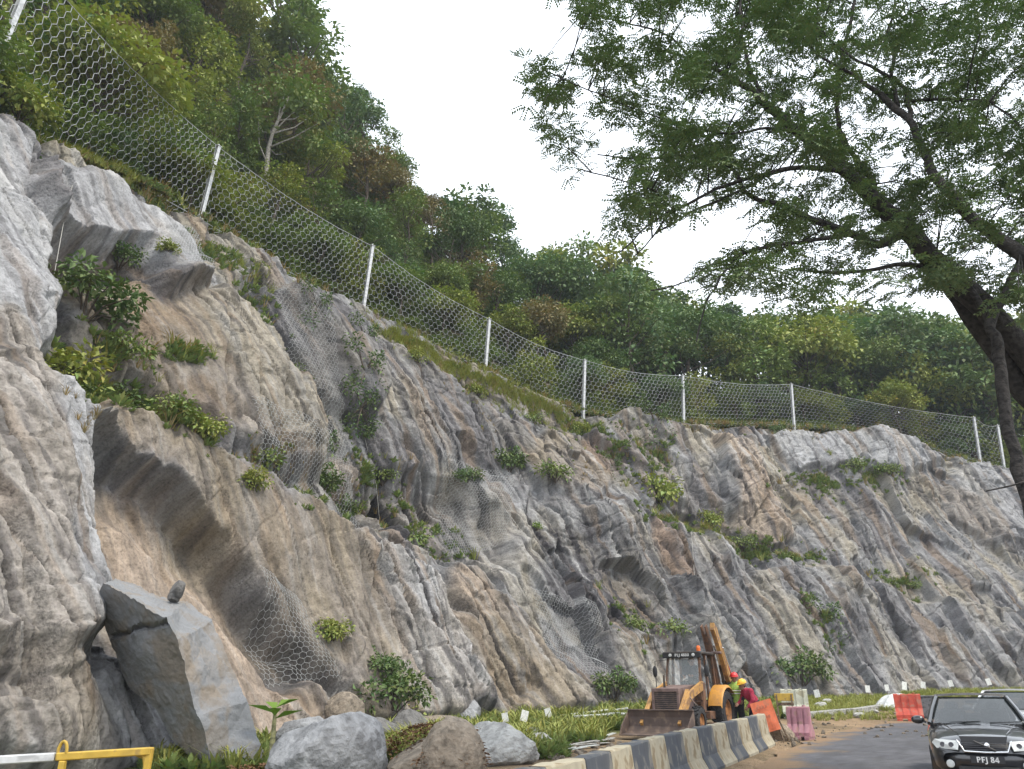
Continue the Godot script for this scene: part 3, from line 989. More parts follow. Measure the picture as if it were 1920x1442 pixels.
	M.cab_glass = plain(0.5, 0.55, 0.53, 0.03)
	M.cab_glass.albedo_color.a = 0.22
	M.cab_glass.transparency = BaseMaterial3D.TRANSPARENCY_ALPHA
	M.skin = plain(0.23, 0.125, 0.08, 0.6)
	M.lips = plain(0.22, 0.09, 0.07, 0.6)
	M.hair = plain(0.015, 0.012, 0.01, 0.7)
	M.boot = plain(0.04, 0.03, 0.025, 0.7)
	M.cloth_black = worn(0.02, 0.02, 0.023, 0.95, 0.0, 0.3, 0.03, 2.0)
	M.cloth_navy = worn(0.022, 0.02, 0.035, 0.95, 0.0, 0.3, 0.03, 2.0)
	M.cloth_red = worn(0.36, 0.025, 0.06, 0.9, 0.0, 0.25, 0.03, 2.0)
	M.vest_lime = worn(0.33, 0.50, 0.09, 0.7, 0.0, 0.2, 0.03, 2.0)
	M.reflective = plain(0.6, 0.6, 0.58, 0.35, 0.3)
	M.helmet_red = plain(0.55, 0.03, 0.03, 0.3)
	M.helmet_yellow = plain(0.75, 0.42, 0.03, 0.3)

func setting() -> void:
	build_cliff()
	# hill behind the fence
	var h := grid("hill", 120, 40, func(x: float, y: float):
		var a := lerpf(3.0, 122.0, x)
		var w := 1.4 + 75.0 * y * y
		var p := hill(a, w, cliff_frame(a))
		if y > 0.98: p.y -= 40.0
		var t: float = N.patch.get_noise_2d(p.x, p.z)
		return [p, Color(0.055, 0.06, 0.025).lerp(Color(0.13, 0.10, 0.06), smoothstep(-0.2, 0.4, t))], M.soil)
	tag(h, "wooded hillside rising behind the ring-net fence", "hill", "", "structure")
	# ground
	var gr := grid("ground", 260, 260, func(x: float, y: float):
		var gx := lerpf(-1.0, 1.0, x)
		var gz := lerpf(-1.0, 1.0, y)
		var px := 8.0 + 34.0 * gx + 400.0 * pow(absf(gx), 7.0) * signf(gx)
		var pz := -26.0 + 36.0 * gz + 400.0 * pow(absf(gz), 7.0) * signf(gz)
		var rs := road_side(px, pz)
		var yy := ground_y(px, pz)
		if rs > -0.2 and rs < 8.2: yy -= 0.06
		var t: float = N.soil.get_noise_2d(px * 0.8, pz * 0.8)
		var t2: float = N.grain.get_noise_2d(px, pz)
		var c := Color(0.30, 0.215, 0.135).lerp(Color(0.20, 0.15, 0.095), smoothstep(-0.2, 0.4, t))
		c = c.lerp(Color(0.11, 0.12, 0.045), smoothstep(-4.5, -6.5, rs + 2.0 * t))
		c = c.lerp(Color(0.12, 0.12, 0.05), smoothstep(9.5, 11.0, rs + t))
		return [Vector3(px, yy, pz), c * (1.0 + 0.35 * t2)], M.soil)
	tag(gr, "bare sandy ground between the rock face and the road", "ground", "", "structure")
	# road
	var curve := Curve2D.new()
	for i in road_left.size():
		var a := road_left[maxi(i - 1, 0)]
		var b := road_left[mini(i + 1, road_left.size() - 1)]
		var t := (b - a) / 6.0
		curve.add_point(road_left[i], -t, t)
	var len := curve.get_baked_length()
	var rd := grid("road", 520, 60, func(x: float, y: float):
		var p := curve.sample_baked(x * len, true)
		var q := curve.sample_baked(minf(x * len + 0.3, len), true)
		var o := curve.sample_baked(maxf(x * len - 0.3, 0.0), true)
		var side := (q - o).normalized().orthogonal()
		if side.x < 0: side = -side
		var wob: float = 0.25 * N.soil.get_noise_2d(p.x * 2.0, p.y * 2.0)
		var off := lerpf(wob, 8.0, y)
		p += side * off
		var g: float = N.soil.get_noise_2d(p.x * 1.2, p.y * 1.2)
		var fine: float = N.grain.get_noise_2d(p.x * 1.5, p.y * 1.5)
		var c := Color(0.115, 0.115, 0.125) * (1.0 + 0.25 * g + 0.3 * fine)
		var along: float = N.streak.get_noise_2d(off * 1.6, x * 14.0)
		c = c.lerp(Color(0.085, 0.085, 0.09), 0.6 * smoothstep(0.1, 0.5, along))
		var dirt := smoothstep(0.9, 0.1, off + 1.2 * g + 0.4 * fine)
		var spot := Vector2(7.2, -15.6)
		dirt = maxf(dirt, smoothstep(2.2, 0.9, p.distance_to(spot) + 1.5 * g + 0.5 * fine))
		c = c.lerp(Color(0.26, 0.18, 0.11), dirt)
		return [Vector3(p.x, rise(-p.y) + 0.01, p.y), c], M.road)
	tag(rd, "grey asphalt road bending right with brown dirt on its edge", "road", "", "structure")

func project(p: Vector3) -> Vector2:
	var q := p - EYE
	var d := -q.z * cos(PITCH) + q.y * sin(PITCH)
	return Vector2(960.0 + 1446.0 * q.x / d, 721.0 - 1446.0 * (q.y * cos(PITCH) + q.z * sin(PITCH)) / d)

# ---------------------------------------------------------------- fence, nets, ropes

func wire(s: Shape, a: Vector3, b: Vector3, r: float) -> void:
	# a thin three-sided wire
	var z := (b - a).normalized()
	var x := z.cross(Vector3(0.31, 0.9, 0.2)).normalized()
	var y := z.cross(x)
	var n := [x, -0.5 * x + 0.866 * y, -0.5 * x - 0.866 * y]
	for k in 3:
		var j := (k + 1) % 3
		s.stri(a + n[k] * r, b + n[j] * r, a + n[j] * r, n[k], n[j], n[j])
		s.stri(a + n[k] * r, b + n[k] * r, b + n[j] * r, n[k], n[k], n[j])

func honeycomb(s: Shape, wide: float, high: float, cell: float, r: float, f: Callable) -> void:
	# a net of six-sided meshes; f(x, y in metres on the net) -> point
	var e := cell / sqrt(3.0)
	var dy := 1.5 * e
	var rows := int(high / dy) + 1
	var cols := int(wide / cell) + 1
	for j in rows:
		for i in cols:
			var cx := (i + (0.5 if j % 2 else 0.0)) * cell
			var cy := j * dy
			var p0 := Vector2(cx, cy + e)
			var p1 := Vector2(cx + cell / 2, cy + e / 2)
			var p2 := Vector2(cx + cell / 2, cy - e / 2)
			var p3 := Vector2(cx - cell / 2, cy + e / 2)
			for pr in [[p0, p1], [p1, p2], [p3, p0]]:
				var a: Vector2 = pr[0]
				var b: Vector2 = pr[1]
				if a.x > wide or b.x > wide or a.x < 0 or b.x < 0: continue
				a.y = clampf(a.y, 0.0, high)
				b.y = clampf(b.y, 0.0, high)
				if a.distance_to(b) < 0.02: continue
				wire(s, f.call(a.x, a.y), f.call(b.x, b.y), r)

func fence(label: String, posts: Array, high: Array, cell: float, r: float) -> void:
	var first := on_top(posts[0], 0.9)
	var t := thing("rockfall_fence", label, "fence", first)
	var o := Transform3D(Basis(), -first)
	for i in posts.size():
		var p := on_top(posts[i], 0.9)
		var f := cliff_frame(posts[i])
		var lean: Vector3 = -f[3] * 0.10
		var s := Shape.new()
		var up: Vector3 = (Vector3.UP + lean).normalized()
		var b := p - up * 0.6
		var q: Vector3 = p + up * high[i]
		# H-shaped steel post
		var along: Vector3 = f[4].cross(up).normalized()
		for sg in [-1.0, 1.0]:
			s.bar(o * (b + along * 0.085 * sg), o * (q + along * 0.085 * sg), 0.18, 0.02, along)
		s.bar(o * b, o * q, 0.02, 0.15, along)
		var po := part("post", s, M.galvanised, t)
		var cap := Shape.new()
		cap.box(o * (q + up * 0.02), Vector3(0.26, 0.04, 0.26), Basis(along, up, along.cross(up)), 0.008)
		cap.tube([o * (q + up * 0.04), o * (q + up * 0.16)], [0.03, 0.03], 6)
		part("post_head", cap, M.galvanised, po)
	for i in posts.size() - 1:
		var a0: float = posts[i]
		var a1: float = posts[i + 1]
		var wide := on_top(a0, 0.9).distance_to(on_top(a1, 0.9))
		var h0: float = high[i]
		var h1: float = high[i + 1]
		# ground line under the net, sampled once
		var foot := []
		for k in 25:
			foot.append(on_top(lerpf(a0, a1, k / 24.0), 0.9))
		var fr := cliff_frame((a0 + a1) / 2)
		var tp0: Vector3 = foot[0] + (Vector3.UP - cliff_frame(a0)[3] * 0.10).normalized() * h0
		var tp1: Vector3 = foot[24] + (Vector3.UP - cliff_frame(a1)[3] * 0.10).normalized() * h1
		var f := func(x: float, y: float) -> Vector3:
			var k := clampf(x / wide, 0.0, 1.0)
			var g := k * 24.0
			var gi := mini(int(g), 23)
			var lo: Vector3 = foot[gi].lerp(foot[gi + 1], g - gi)
			var hi := tp0.lerp(tp1, k) - Vector3.UP * 0.35 * sin(k * PI)
			var v := y / 4.6
			var p := (lo - Vector3.UP * 0.15).lerp(hi, v)
			p -= fr[3] * (0.28 * sin(v * PI) * sin(k * PI) + 0.06 * n_warp.get_noise_2d(x * 2.0 + i * 40.0, y * 2.0))
			p += fr[4] * 0.05 * n_warp.get_noise_2d(x * 2.5, y * 2.5 + 30.0)
			return o * p
		var s := Shape.new()
		honeycomb(s, wide, 4.6, cell, r, f)
		part("net_panel", s, M.wire, t)
		var c := Shape.new()
		var path := []
		var low := []
		var rad := []
		for k in 21:
			path.append(f.call(wide * k / 20.0, 4.6))
			low.append(f.call(wide * k / 20.0, 0.35))
			rad.append(0.02)
		c.tube(path, rad, 5)
		part("top_cable", c, M.wire, t)
		c = Shape.new()
		c.tube(low, rad, 5)
		part("bottom_cable", c, M.wire, t)
	# guy wire from each post head back into the slope
	for i in posts.size():
		var f := cliff_frame(posts[i])
		var p := on_top(posts[i], 0.9)
		var q: Vector3 = p + (Vector3.UP - f[3] * 0.10).normalized() * high[i]
		var s := Shape.new()
		wire(s, o * q, o * on_top(posts[i] + 1.5, 4.5), 0.012)
		part("guy_wire", s, M.wire, t)

func nets_and_ropes() -> void:
	fence("tall ring-net rockfall fence on white steel posts all along the cliff edge", POSTS, [7.4, 7.0, 4.6, 4.7, 3.9, 3.95, 4.0, 3.8, 4.2, 4.0], 0.40, 0.0135)
	for n in NETS:
		var q: Array = n[0]
		var tl := Vector2(q[0], q[1])
		var tr := Vector2(q[2], q[3])
		var br := Vector2(q[4], q[5])
		var bl := Vector2(q[6], q[7])
		var wide := (tl.distance_to(tr) + bl.distance_to(br)) / 2.0
		var high := (tl.distance_to(bl) + tr.distance_to(br)) / 2.0
		# the net spans from high spot to high spot of the rock under it
		var nx := int(wide / 0.5) + 2
		var ny := int(high / 0.5) + 2
		var lift := []
		for j in ny + 1:
			for i in nx + 1:
				var c := tl.lerp(tr, float(i) / nx).lerp(bl.lerp(br, float(i) / nx), float(j) / ny)
				lift.append(rock(c.x, c.y).x)
		var smooth := []
		for j in ny + 1:
			for i in nx + 1:
				var m := -9.0
				for dj in [-1, 0, 1]:
					for di in [-1, 0, 1]:
						m = maxf(m, lift[clampi(j + dj, 0, ny) * (nx + 1) + clampi(i + di, 0, nx)])
				smooth.append(m + 0.05)
		var f := func(x: float, y: float) -> Vector3:
			var u := clampf(x / wide, 0.0, 1.0)
			var v := clampf(1.0 - y / high, 0.0, 1.0)
			var c := tl.lerp(tr, u).lerp(bl.lerp(br, u), v)
			var gx := u * nx
			var gy := v * ny
			var i := mini(int(gx), nx - 1)
			var j := mini(int(gy), ny - 1)
			var k := j * (nx + 1) + i
			var h := lerpf(lerpf(smooth[k], smooth[k + 1], gx - i), lerpf(smooth[k + nx + 1], smooth[k + nx + 2], gx - i), gy - j)
			var fr := cliff_frame(c.x)
			return fr[0].lerp(fr[1], c.y / 23.0) + fr[2] * h
		var s := Shape.new()
		honeycomb(s, wide, high, 0.17, 0.007, f)
		var o := part("drape_net", s, M.thin_wire, self)
		tag(o, n[2], "netting", "wire nets draped on the rock")
	for rp in ROPES:
		var q: Array = rp[0]
		var path := []
		var rad := []
		for i in range(0, q.size(), 2):
			path.append(on_cliff(q[i], q[i + 1], rp[1]))
			rad.append(0.011)
		var s := Shape.new()
		s.tube(path, rad, 5)
		var o := part("rope", s, M.rope, self)
		tag(o, rp[2], "rope", "ropes and cables on the rock")

# ---------------------------------------------------------------- plants

var SKYLINE := PackedVector2Array([Vector2(-400, -900), Vector2(560, -120), Vector2(600, 0), Vector2(625, 60), Vector2(660, 125), Vector2(700, 140), Vector2(760, 170), Vector2(775, 230), Vector2(792, 310), Vector2(815, 345), Vector2(900, 350), Vector2(940, 355), Vector2(980, 410), Vector2(1000, 450), Vector2(1040, 455), Vector2(1075, 430), Vector2(1130, 440), Vector2(1200, 425), Vector2(1240, 440), Vector2(1270, 500), Vector2(1300, 545), Vector2(1380, 555), Vector2(1450, 560), Vector2(1550, 540), Vector2(1700, 560), Vector2(2300, 580)])

func skyline(u: float) -> float:
	for i in SKYLINE.size() - 1:
		if u <= SKYLINE[i + 1].x:
			return lerpf(SKYLINE[i].y, SKYLINE[i + 1].y, clampf((u - SKYLINE[i].x) / (SKYLINE[i + 1].x - SKYLINE[i].x), 0.0, 1.0))
	return 580.0

func leaf(s: Shape, at: Vector3, along: Vector3, nor: Vector3, l: float, w: float) -> void:
	# a leaf folded a little along its middle
	var side := along.cross(nor).normalized()
	var up := side.cross(along).normalized()
	var tip := at + along * l - up * l * 0.18
	var mid := at + along * l * 0.45
	var a := mid + side * w * 0.5 + up * w * 0.16
	var b := mid - side * w * 0.5 + up * w * 0.16
	var n1 := (up - side * 0.3).normalized()
	var n2 := (up + side * 0.3).normalized()
	if (tip - at).cross(a - at).dot(up) > 0.0:
		s.stri(at, a, tip, n1, n1, n1)
		s.stri(at, tip, b, n2, n2, n2)
	else:
		s.stri(at, tip, a, n1, n1, n1)
		s.stri(at, b, tip, n2, n2, n2)

func ball_dir(r: RandomNumberGenerator) -> Vector3:
	var z := r.randf_range(-1.0, 1.0)
	var t := r.randf() * TAU
	var k := sqrt(1.0 - z * z)
	return Vector3(k * cos(t), z, k * sin(t))

func tint(r: RandomNumberGenerator, spread: float) -> Color:
	var k := 1.0 + r.randf_range(-spread, spread)
	var y := r.randf_range(-0.16, 0.22)
	return Color(k * (1.0 + y), k, k * (1.0 - y * 0.6))

func clump(s: Shape, r: RandomNumberGenerator, c: Vector3, rad: Vector3, count: int, size: float, droop := 0.2) -> void:
	var tone := tint(r, 0.22)
	for i in count:
		var d := ball_dir(r)
		var k := pow(r.randf(), 0.45)
		var p := c + d * rad * k
		if d.y < -0.3 and r.randf() < 0.55: continue
		var out := (d + Vector3(r.randf_range(-0.7, 0.7), r.randf_range(-0.5, 0.5) - droop, r.randf_range(-0.7, 0.7))).normalized()
		var nor := (d * 0.6 + Vector3.UP + ball_dir(r) * 0.7).normalized()
		var t := tint(r, 0.2)
		s.col = Color(tone.r * t.r, tone.g * t.g, tone.b * t.b)
		var l := size * r.randf_range(0.6, 1.25)
		leaf(s, p, out, nor, l, l * r.randf_range(0.45, 0.7))

func make_tree(kind: int, sd: int) -> Array:
	# [trunk with limbs, crown] of a tree about 10 m high standing at the origin
	var r := RandomNumberGenerator.new()
	r.seed = sd
	var wood := Shape.new()
	var crown := Shape.new()
	var bend := Vector3(r.randf_range(-0.8, 0.8), 0, r.randf_range(-0.8, 0.8))
	var top := 6.5 if kind != 2 else 8.5
	var path := []
	var rad := []
	for i in 9:
		var t := i / 8.0
		path.append(Vector3(bend.x * t * t + 0.15 * sin(t * 7.0 + sd), top * t, bend.z * t * t + 0.15 * cos(t * 6.0 + sd)))
		rad.append(lerpf(0.2, 0.05, t))
	wood.tube(path, rad, 7)
	var n: int = [46, 40, 26, 38][kind]
	for k in n:
		var c: Vector3
		var size: Vector3
		match kind:
			0: # broad dome
				var d := ball_dir(r)
				d.y = absf(d.y) * 1.1 - 0.35
				c = Vector3(0, 6.2, 0) + bend + d * Vector3(3.1, 3.2, 3.1) * pow(r.randf(), 0.35)
				size = Vector3(1.15, 0.75, 1.15) * r.randf_range(0.7, 1.2)
			1: # ragged, clothed to the ground with creepers
				var y := r.randf_range(0.6, 9.3)
				var reach := 2.6 * (1.0 - pow(absf(y - 5.0) / 5.4, 2.0)) + 0.4
				var t := r.randf() * TAU
				c = Vector3(cos(t), 0, sin(t)) * reach * sqrt(r.randf()) + Vector3(bend.x * y / 9, y, bend.z * y / 9)
				size = Vector3(0.95, 0.9, 0.95) * r.randf_range(0.6, 1.2)
			2: # tall with open layered crown
				var y := r.randf_range(5.6, 9.6)
				var t := r.randf() * TAU
				c = Vector3(cos(t), 0, sin(t)) * 2.6 * sqrt(r.randf()) * (1.25 - (y - 5.6) / 6.0) + Vector3(bend.x, y, bend.z)
				size = Vector3(1.15, 0.45, 1.15) * r.randf_range(0.7, 1.2)
			_: # two or three rounded heads
				var head := Vector3([-1.6, 1.5, 0.2][k % 3], [6.2, 7.4, 8.2][k % 3], [0.6, -0.7, 0.3][k % 3])
				c = head + bend + ball_dir(r) * Vector3(1.5, 1.2, 1.5) * pow(r.randf(), 0.4)
				size = Vector3(0.8, 0.55, 0.8) * r.randf_range(0.7, 1.2)
		clump(crown, r, c, size, int([92, 84, 90, 84][kind]), 0.36 if kind != 3 else 0.31)
		if k % 3 == 0:
			var from: Vector3 = path[clampi(int(c.y / top * 6.0), 2, 7)]
			var mid := from.lerp(c, 0.5) + Vector3(0, -0.25, 0) + ball_dir(r) * 0.2
			wood.tube([from, mid, c], [0.06, 0.04, 0.015], 5)
	return [wood.mesh(), crown.mesh(true)]

func leaf_material(r: float, g: float, b: float) -> StandardMaterial3D:
	var m := plain(r, g, b, 0.62)
	m.vertex_color_use_as_albedo = true
	m.backlight_enabled = true
	m.backlight = lin(r * 0.9, g * 1.0, b * 0.6)
	m.metallic_specular = 0.35
	m.cull_mode = BaseMaterial3D.CULL_DISABLED
	return m

var tree_kinds := []
const TREE_WORDS := ["broad-crowned", "creeper-clad", "tall open-crowned", "round-headed"]
const GREEN_WORDS := ["mid green", "yellow-green", "dark green", "olive brown", "bluish green"]

func hill_tree(a: float, w: float, high: float, kind: int, variant: int, tone: int, wide := 1.0) -> void:
	var p := on_top(a, w)
	var row := "close" if w < 4.0 else ("a little way up" if w < 6.7 else ("midway up" if w < 10.0 else ("well up" if w < 13.5 else ("high up" if w < 18.0 else "at the top"))))
	var panel := 0
	while panel < POSTS.size() - 1 and a > POSTS[panel + 1]: panel += 1
	var t := thing("hill_tree", "%s %s tree %s behind %s net panel from near end" % [GREEN_WORDS[tone], TREE_WORDS[kind], row, ["first", "second", "third", "fourth", "fifth", "sixth", "seventh", "eighth", "ninth", "last"][panel]], "tree", p - Vector3.UP * 0.3, rng.randf() * TAU, "%s trees %s" % [TREE_WORDS[kind], row])
	t.scale = Vector3(high / 10.0 * wide, high / 10.0, high / 10.0 * wide)
	var m: Array = tree_kinds[kind * 3 + variant]
	part_mesh("trunk", m[0], M.bark, t)
	var c := part_mesh("crown", m[1], M.leaf[tone], t)
	c.set_meta("kind", "stuff")

func forest() -> void:
	M.leaf = [leaf_material(0.185, 0.24, 0.075), leaf_material(0.275, 0.305, 0.085), leaf_material(0.12, 0.175, 0.062), leaf_material(0.24, 0.205, 0.1), leaf_material(0.16, 0.225, 0.10), leaf_material(0.30, 0.26, 0.03), leaf_material(0.16, 0.25, 0.04)]
	for k in 4:
		for v in 3:
			tree_kinds.append(make_tree(k, 100 + k * 17 + v * 5))
	var rows := [[2.6, 3.0, 4.2], [5.0, 2.6, 6.0], [8.0, 2.7, 7.5], [11.5, 2.8, 8.5], [15.5, 3.0, 10.0], [20.0, 3.2, 11.5], [25.0, 3.6, 12.5]]
	for row in rows:
		var a := 9.0
		while a < 119.0:
			var aa: float = a + rng.randf_range(-0.9, 0.9)
			var w: float = row[0] + rng.randf_range(-0.9, 0.9)
			a += row[1] * rng.randf_range(0.85, 1.2)
			var p := on_top(aa, w)
			var s := project(p)
			var d := -(p - EYE).z * cos(PITCH) + (p - EYE).y * sin(PITCH)
			if s.x < -260 or s.x > 2150 or s.y < -260: continue
			var most := (s.y - maxf(skyline(s.x), maxf(skyline(s.x + 48.0), skyline(s.x - 30.0)))) * d / 1446.0 / 0.93
			var high: float = row[2] * rng.randf_range(0.75, 1.25)
			if row[0] > 8.0 and most < high * 1.5: high = most * rng.randf_range(0.93, 1.0)
			if aa > 60.0 and row[0] > 4.0 and row[0] < 22.0: high = most * rng.randf_range(0.7, 1.0)
			high = minf(high, most)
			if high < 2.2 or high > 19.0: continue
			var kind: int = [1, 0, 1, 3, 2][rng.randi() % 5] if row[0] > 4.0 else [1, 1, 0][rng.randi() % 3]
			var tone: int = [0, 0, 1, 1, 2, 4, 0, 3, 1, 0][rng.randi() % 10] if aa < 55.0 else [0, 1, 1, 2, 4, 4, 0][rng.randi() % 7]
			hill_tree(aa, w, high, kind, rng.randi() % 3, tone, rng.randf_range(0.9, 1.25) * (1.35 if high < 5.0 else 1.0))

func tree_at(u: float, w: float, high: float, kind: int, variant: int, tone: int, called: String, label: String, wide := 1.0) -> void:
	var best := 1e9
	var a := 10.0
	for i in 540:
		var q := 10.0 + i * 0.2
		var d := absf(project(on_top(q, w)).x - u)
		if d < best:
			best = d
			a = q
	var t := thing(called, label, "tree", on_top(a, w) - Vector3.UP * 0.3, 0.7)
	t.scale = Vector3(high / 10.0 * wide, high / 10.0, high / 10.0 * wide)
	var m: Array = tree_kinds[kind * 3 + variant]
	part_mesh("trunk", m[0], M.pale_bark if kind == 2 else M.bark, t)
	part_mesh("crown", m[1], M.leaf[tone], t).set_meta("kind", "stuff")

func single_trees() -> void:
	tree_at(1690, 1.9, 6.9, 0, 1, 1, "bushy_tree", "bushy yellow-green tree growing over the far end of the net", 1.25)
	tree_at(948, 20.0, 5.0, 0, 0, 5, "flowering_tree", "tree with yellow blossom just showing on the skyline")
	tree_at(880, 16.0, 13.0, 3, 0, 4, "skyline_tree", "round-headed tree standing clear against the sky", 1.2)
	tree_at(490, 6.5, 11.5, 2, 1, 0, "slender_tree", "slender pale-trunked tree rising above the net")
	tree_at(350, 2.2, 4.6, 0, 2, 1, "overhanging_tree", "light green tree hanging over the net beside a post", 1.5)
	tree_at(150, 2.6, 8.5, 0, 0, 1, "overhanging_tree", "yellow-green tree rising behind the tallest stretch of net", 1.2)

func make_shrub(kind: int, sd: int) -> Array:
	# [stems, foliage] of a bush about 1 m in radius
	var r := RandomNumberGenerator.new()
	r.seed = sd
	var wood := Shape.new()
	var fol := Shape.new()
	var n: int = [13, 15, 11, 12, 5][kind]
	for k in n:
		var d := ball_dir(r)
		d.y = absf(d.y)
		var c := d * Vector3(0.72, 0.62, 0.72) * pow(r.randf(), 0.4)
		if kind == 3: c = Vector3(r.randf_range(-0.7, 0.7), r.randf_range(-1.3, 0.5), r.randf_range(-0.2, 0.4))
		if kind == 2: c.y *= 0.55
		clump(fol, r, c, Vector3(0.34, 0.28, 0.34) * r.randf_range(0.7, 1.2), int([80, 85, 60, 62, 60][kind]), [0.15, 0.13, 0.14, 0.12, 0.2][kind])
		wood.tube([Vector3(0, -0.35, 0), c * 0.5 + Vector3(0, -0.05, 0), c], [0.022, 0.016, 0.006], 4)
	return [wood.mesh(), fol.mesh(true)]

func blade_tuft(kind: int, sd: int) -> Mesh:
	var r := RandomNumberGenerator.new()
	r.seed = sd
	var s := Shape.new()
	if kind == 1: # leafy weed
		for i in 22:
			var d := ball_dir(r)
			d.y = absf(d.y)
			s.col = tint(r, 0.3)
			leaf(s, d * 0.12 * r.randf(), (d + Vector3.UP * 0.4).normalized(), Vector3.UP + d, 0.17 * r.randf_range(0.6, 1.3), 0.08)
		return s.mesh(true)
	for i in 16:
		var t := r.randf() * TAU
		var d := Vector3(cos(t), 0, sin(t))
		var side := Vector3(-sin(t), 0, cos(t))
		var l := r.randf_range(0.22, 0.5)
		var w := 0.014
		var p := d * r.randf() * 0.09
		var q := p + d * l * 0.25 + Vector3.UP * l * 0.6
		var e := p + d * l * r.randf_range(0.5, 0.9) + Vector3.UP * l * r.randf_range(0.6, 0.95)
		s.col = tint(r, 0.3)
		s.quad(p - side * w, p + side * w, q + side * w * 0.8, q - side * w * 0.8)
		s.tri(q - side * w * 0.8, q + side * w * 0.8, e)
	return s.mesh(true)

func scatter(called: String, label: String, category: String, mesh: Mesh, m: Material, spots: Array) -> void:
	var mm := MultiMesh.new()
	mm.transform_format = MultiMesh.TRANSFORM_3D
	mm.mesh = mesh
	mm.instance_count = spots.size()
	for i in spots.size(): mm.set_instance_transform(i, spots[i])
	var o := MultiMeshInstance3D.new()
	o.name = numbered(called)
	o.multimesh = mm
	o.material_override = m
	add_child(o)
	tag(o, label, category, "", "stuff")

func undergrowth() -> void:
	var shrub_kinds := []
	for k in 5: shrub_kinds.append(make_shrub(k, 300 + k * 7))
	for s in SHRUBS:
		var kind: int = s[3]
		var p := on_cliff(s[0], s[1], 0.0)
		var f := cliff_frame(s[0])
		var t := thing("cliff_shrub", s[4], "shrub", p + Vector3.UP * 0.1, rng.randf() * TAU if kind != 3 else atan2(f[2].x, f[2].z))
		t.scale = Vector3.ONE * s[2] * 1.25
		part_mesh("stem", shrub_kinds[kind][0], M.bark, t)
		var c := part_mesh("foliage", shrub_kinds[kind][1], M.leaf[[1, 2, 0, 2, 6][kind]], t)
		c.set_meta("kind", "stuff")
	var spots := [[], [], []]
	for g in GRASS:
		for i in int(g[4]):
			var t := rng.randf() * TAU
			var k := absf(rng.randfn(0.0, 0.62))
			var a: float = clampf(g[0] + cos(t) * k * g[2], 7.0, 112.0)
			var b: float = g[1] + sin(t) * k * g[3]
			var p := on_cliff(a, b) if b < 23.0 else on_top(a, clampf((b - 23.0) * 0.7, 0.0, 3.0))
			var sc: float = rng.randf_range(0.7, 1.5) * [0.85, 1.15, 0.6][int(g[5])] * (0.45 + 0.75 * rng.randf())
			if n_patch.get_noise_2d(a * 4.0, b * 4.0) < -0.12: continue
			spots[int(g[5]) if rng.randf() < 0.72 else rng.randi() % 3].append(Transform3D(Basis(Vector3.UP, rng.randf() * TAU).scaled(Vector3.ONE * sc), p - Vector3.UP * 0.05))
	# fringe along the whole edge, in front of and behind the fence
	for i in 2600:
		var a := rng.randf_range(12.0, 112.0)
		var w := rng.randf_range(-0.1, 3.2)
		var p := on_top(a, maxf(w, 0.0))
		var sc := rng.randf_range(0.5, 1.3)
		spots[[0, 1, 2][rng.randi() % 3]].append(Transform3D(Basis(Vector3.UP, rng.randf() * TAU).scaled(Vector3.ONE * sc), p - Vector3.UP * 0.1))
	# weeds on the ground below the face
	for z in [[630, 1345, 760, 1445, 900, 1], [790, 1342, 1130, 1395, 1300, 1], [700, 1370, 1000, 1410, 500, 1], [950, 1385, 1060, 1425, 300, 1], [1120, 1325, 1240, 1355, 500, 1], [1230, 1315, 1480, 1350, 600, 1], [1490, 1306, 1700, 1334, 1500, 0], [1480, 1312, 1560, 1345, 350, 0], [1690, 1290, 1925, 1308, 1500, 0], [270, 1390, 500, 1448, 800, 1], [1500, 1338, 1680, 1352, 200, 0], [900, 1350, 1200, 1372, 600, 1]]:
		for i in int(z[4] * 0.75):
			var p := on_ground(rng.randf_range(z[0], z[2]), rng.randf_range(z[1], z[3]))
			var sc := rng.randf_range(0.4, 1.05) * (1.5 if z[5] == 1 else 0.8)
			spots[z[5] if rng.randf() < 0.8 else 0].append(Transform3D(Basis(Vector3.UP, rng.randf() * TAU).scaled(Vector3.ONE * sc), p - Vector3.UP * 0.03))
	var low := []
	for i in 5200:
		var a := rng.randf_range(9.0, 118.0)
		var w := 1.8 + 26.0 * pow(rng.randf(), 1.3)
		var p := on_top(a, w)
		var s := project(p)
		if s.x < -200 or s.x > 2100 or s.y < -200 or s.y < skyline(s.x) + 15.0: continue
		low.append(Transform3D(Basis(Vector3.UP, rng.randf() * TAU).scaled(Vector3(1.2, 0.9, 1.2) * rng.randf_range(0.5, 1.25)), p))
	scatter("undergrowth", "low tangled green undergrowth covering the wooded slope", "undergrowth", shrub_kinds[2][1], M.leaf[0], low)
	scatter("grass", "yellow-green grass on ledges, cliff edge and verge", "grass", blade_tuft(0, 5), M.leaf[1], spots[0])
	scatter("weeds", "leafy green weeds on ledges and at the foot of the face", "weeds", blade_tuft(1, 6), M.leaf[0], spots[1])
	scatter("dry_grass", "dry straw-coloured grass on ledges", "dry grass", blade_tuft(2, 7), M.straw, spots[2])

# ---------------------------------------------------------------- the spreading tree over the road

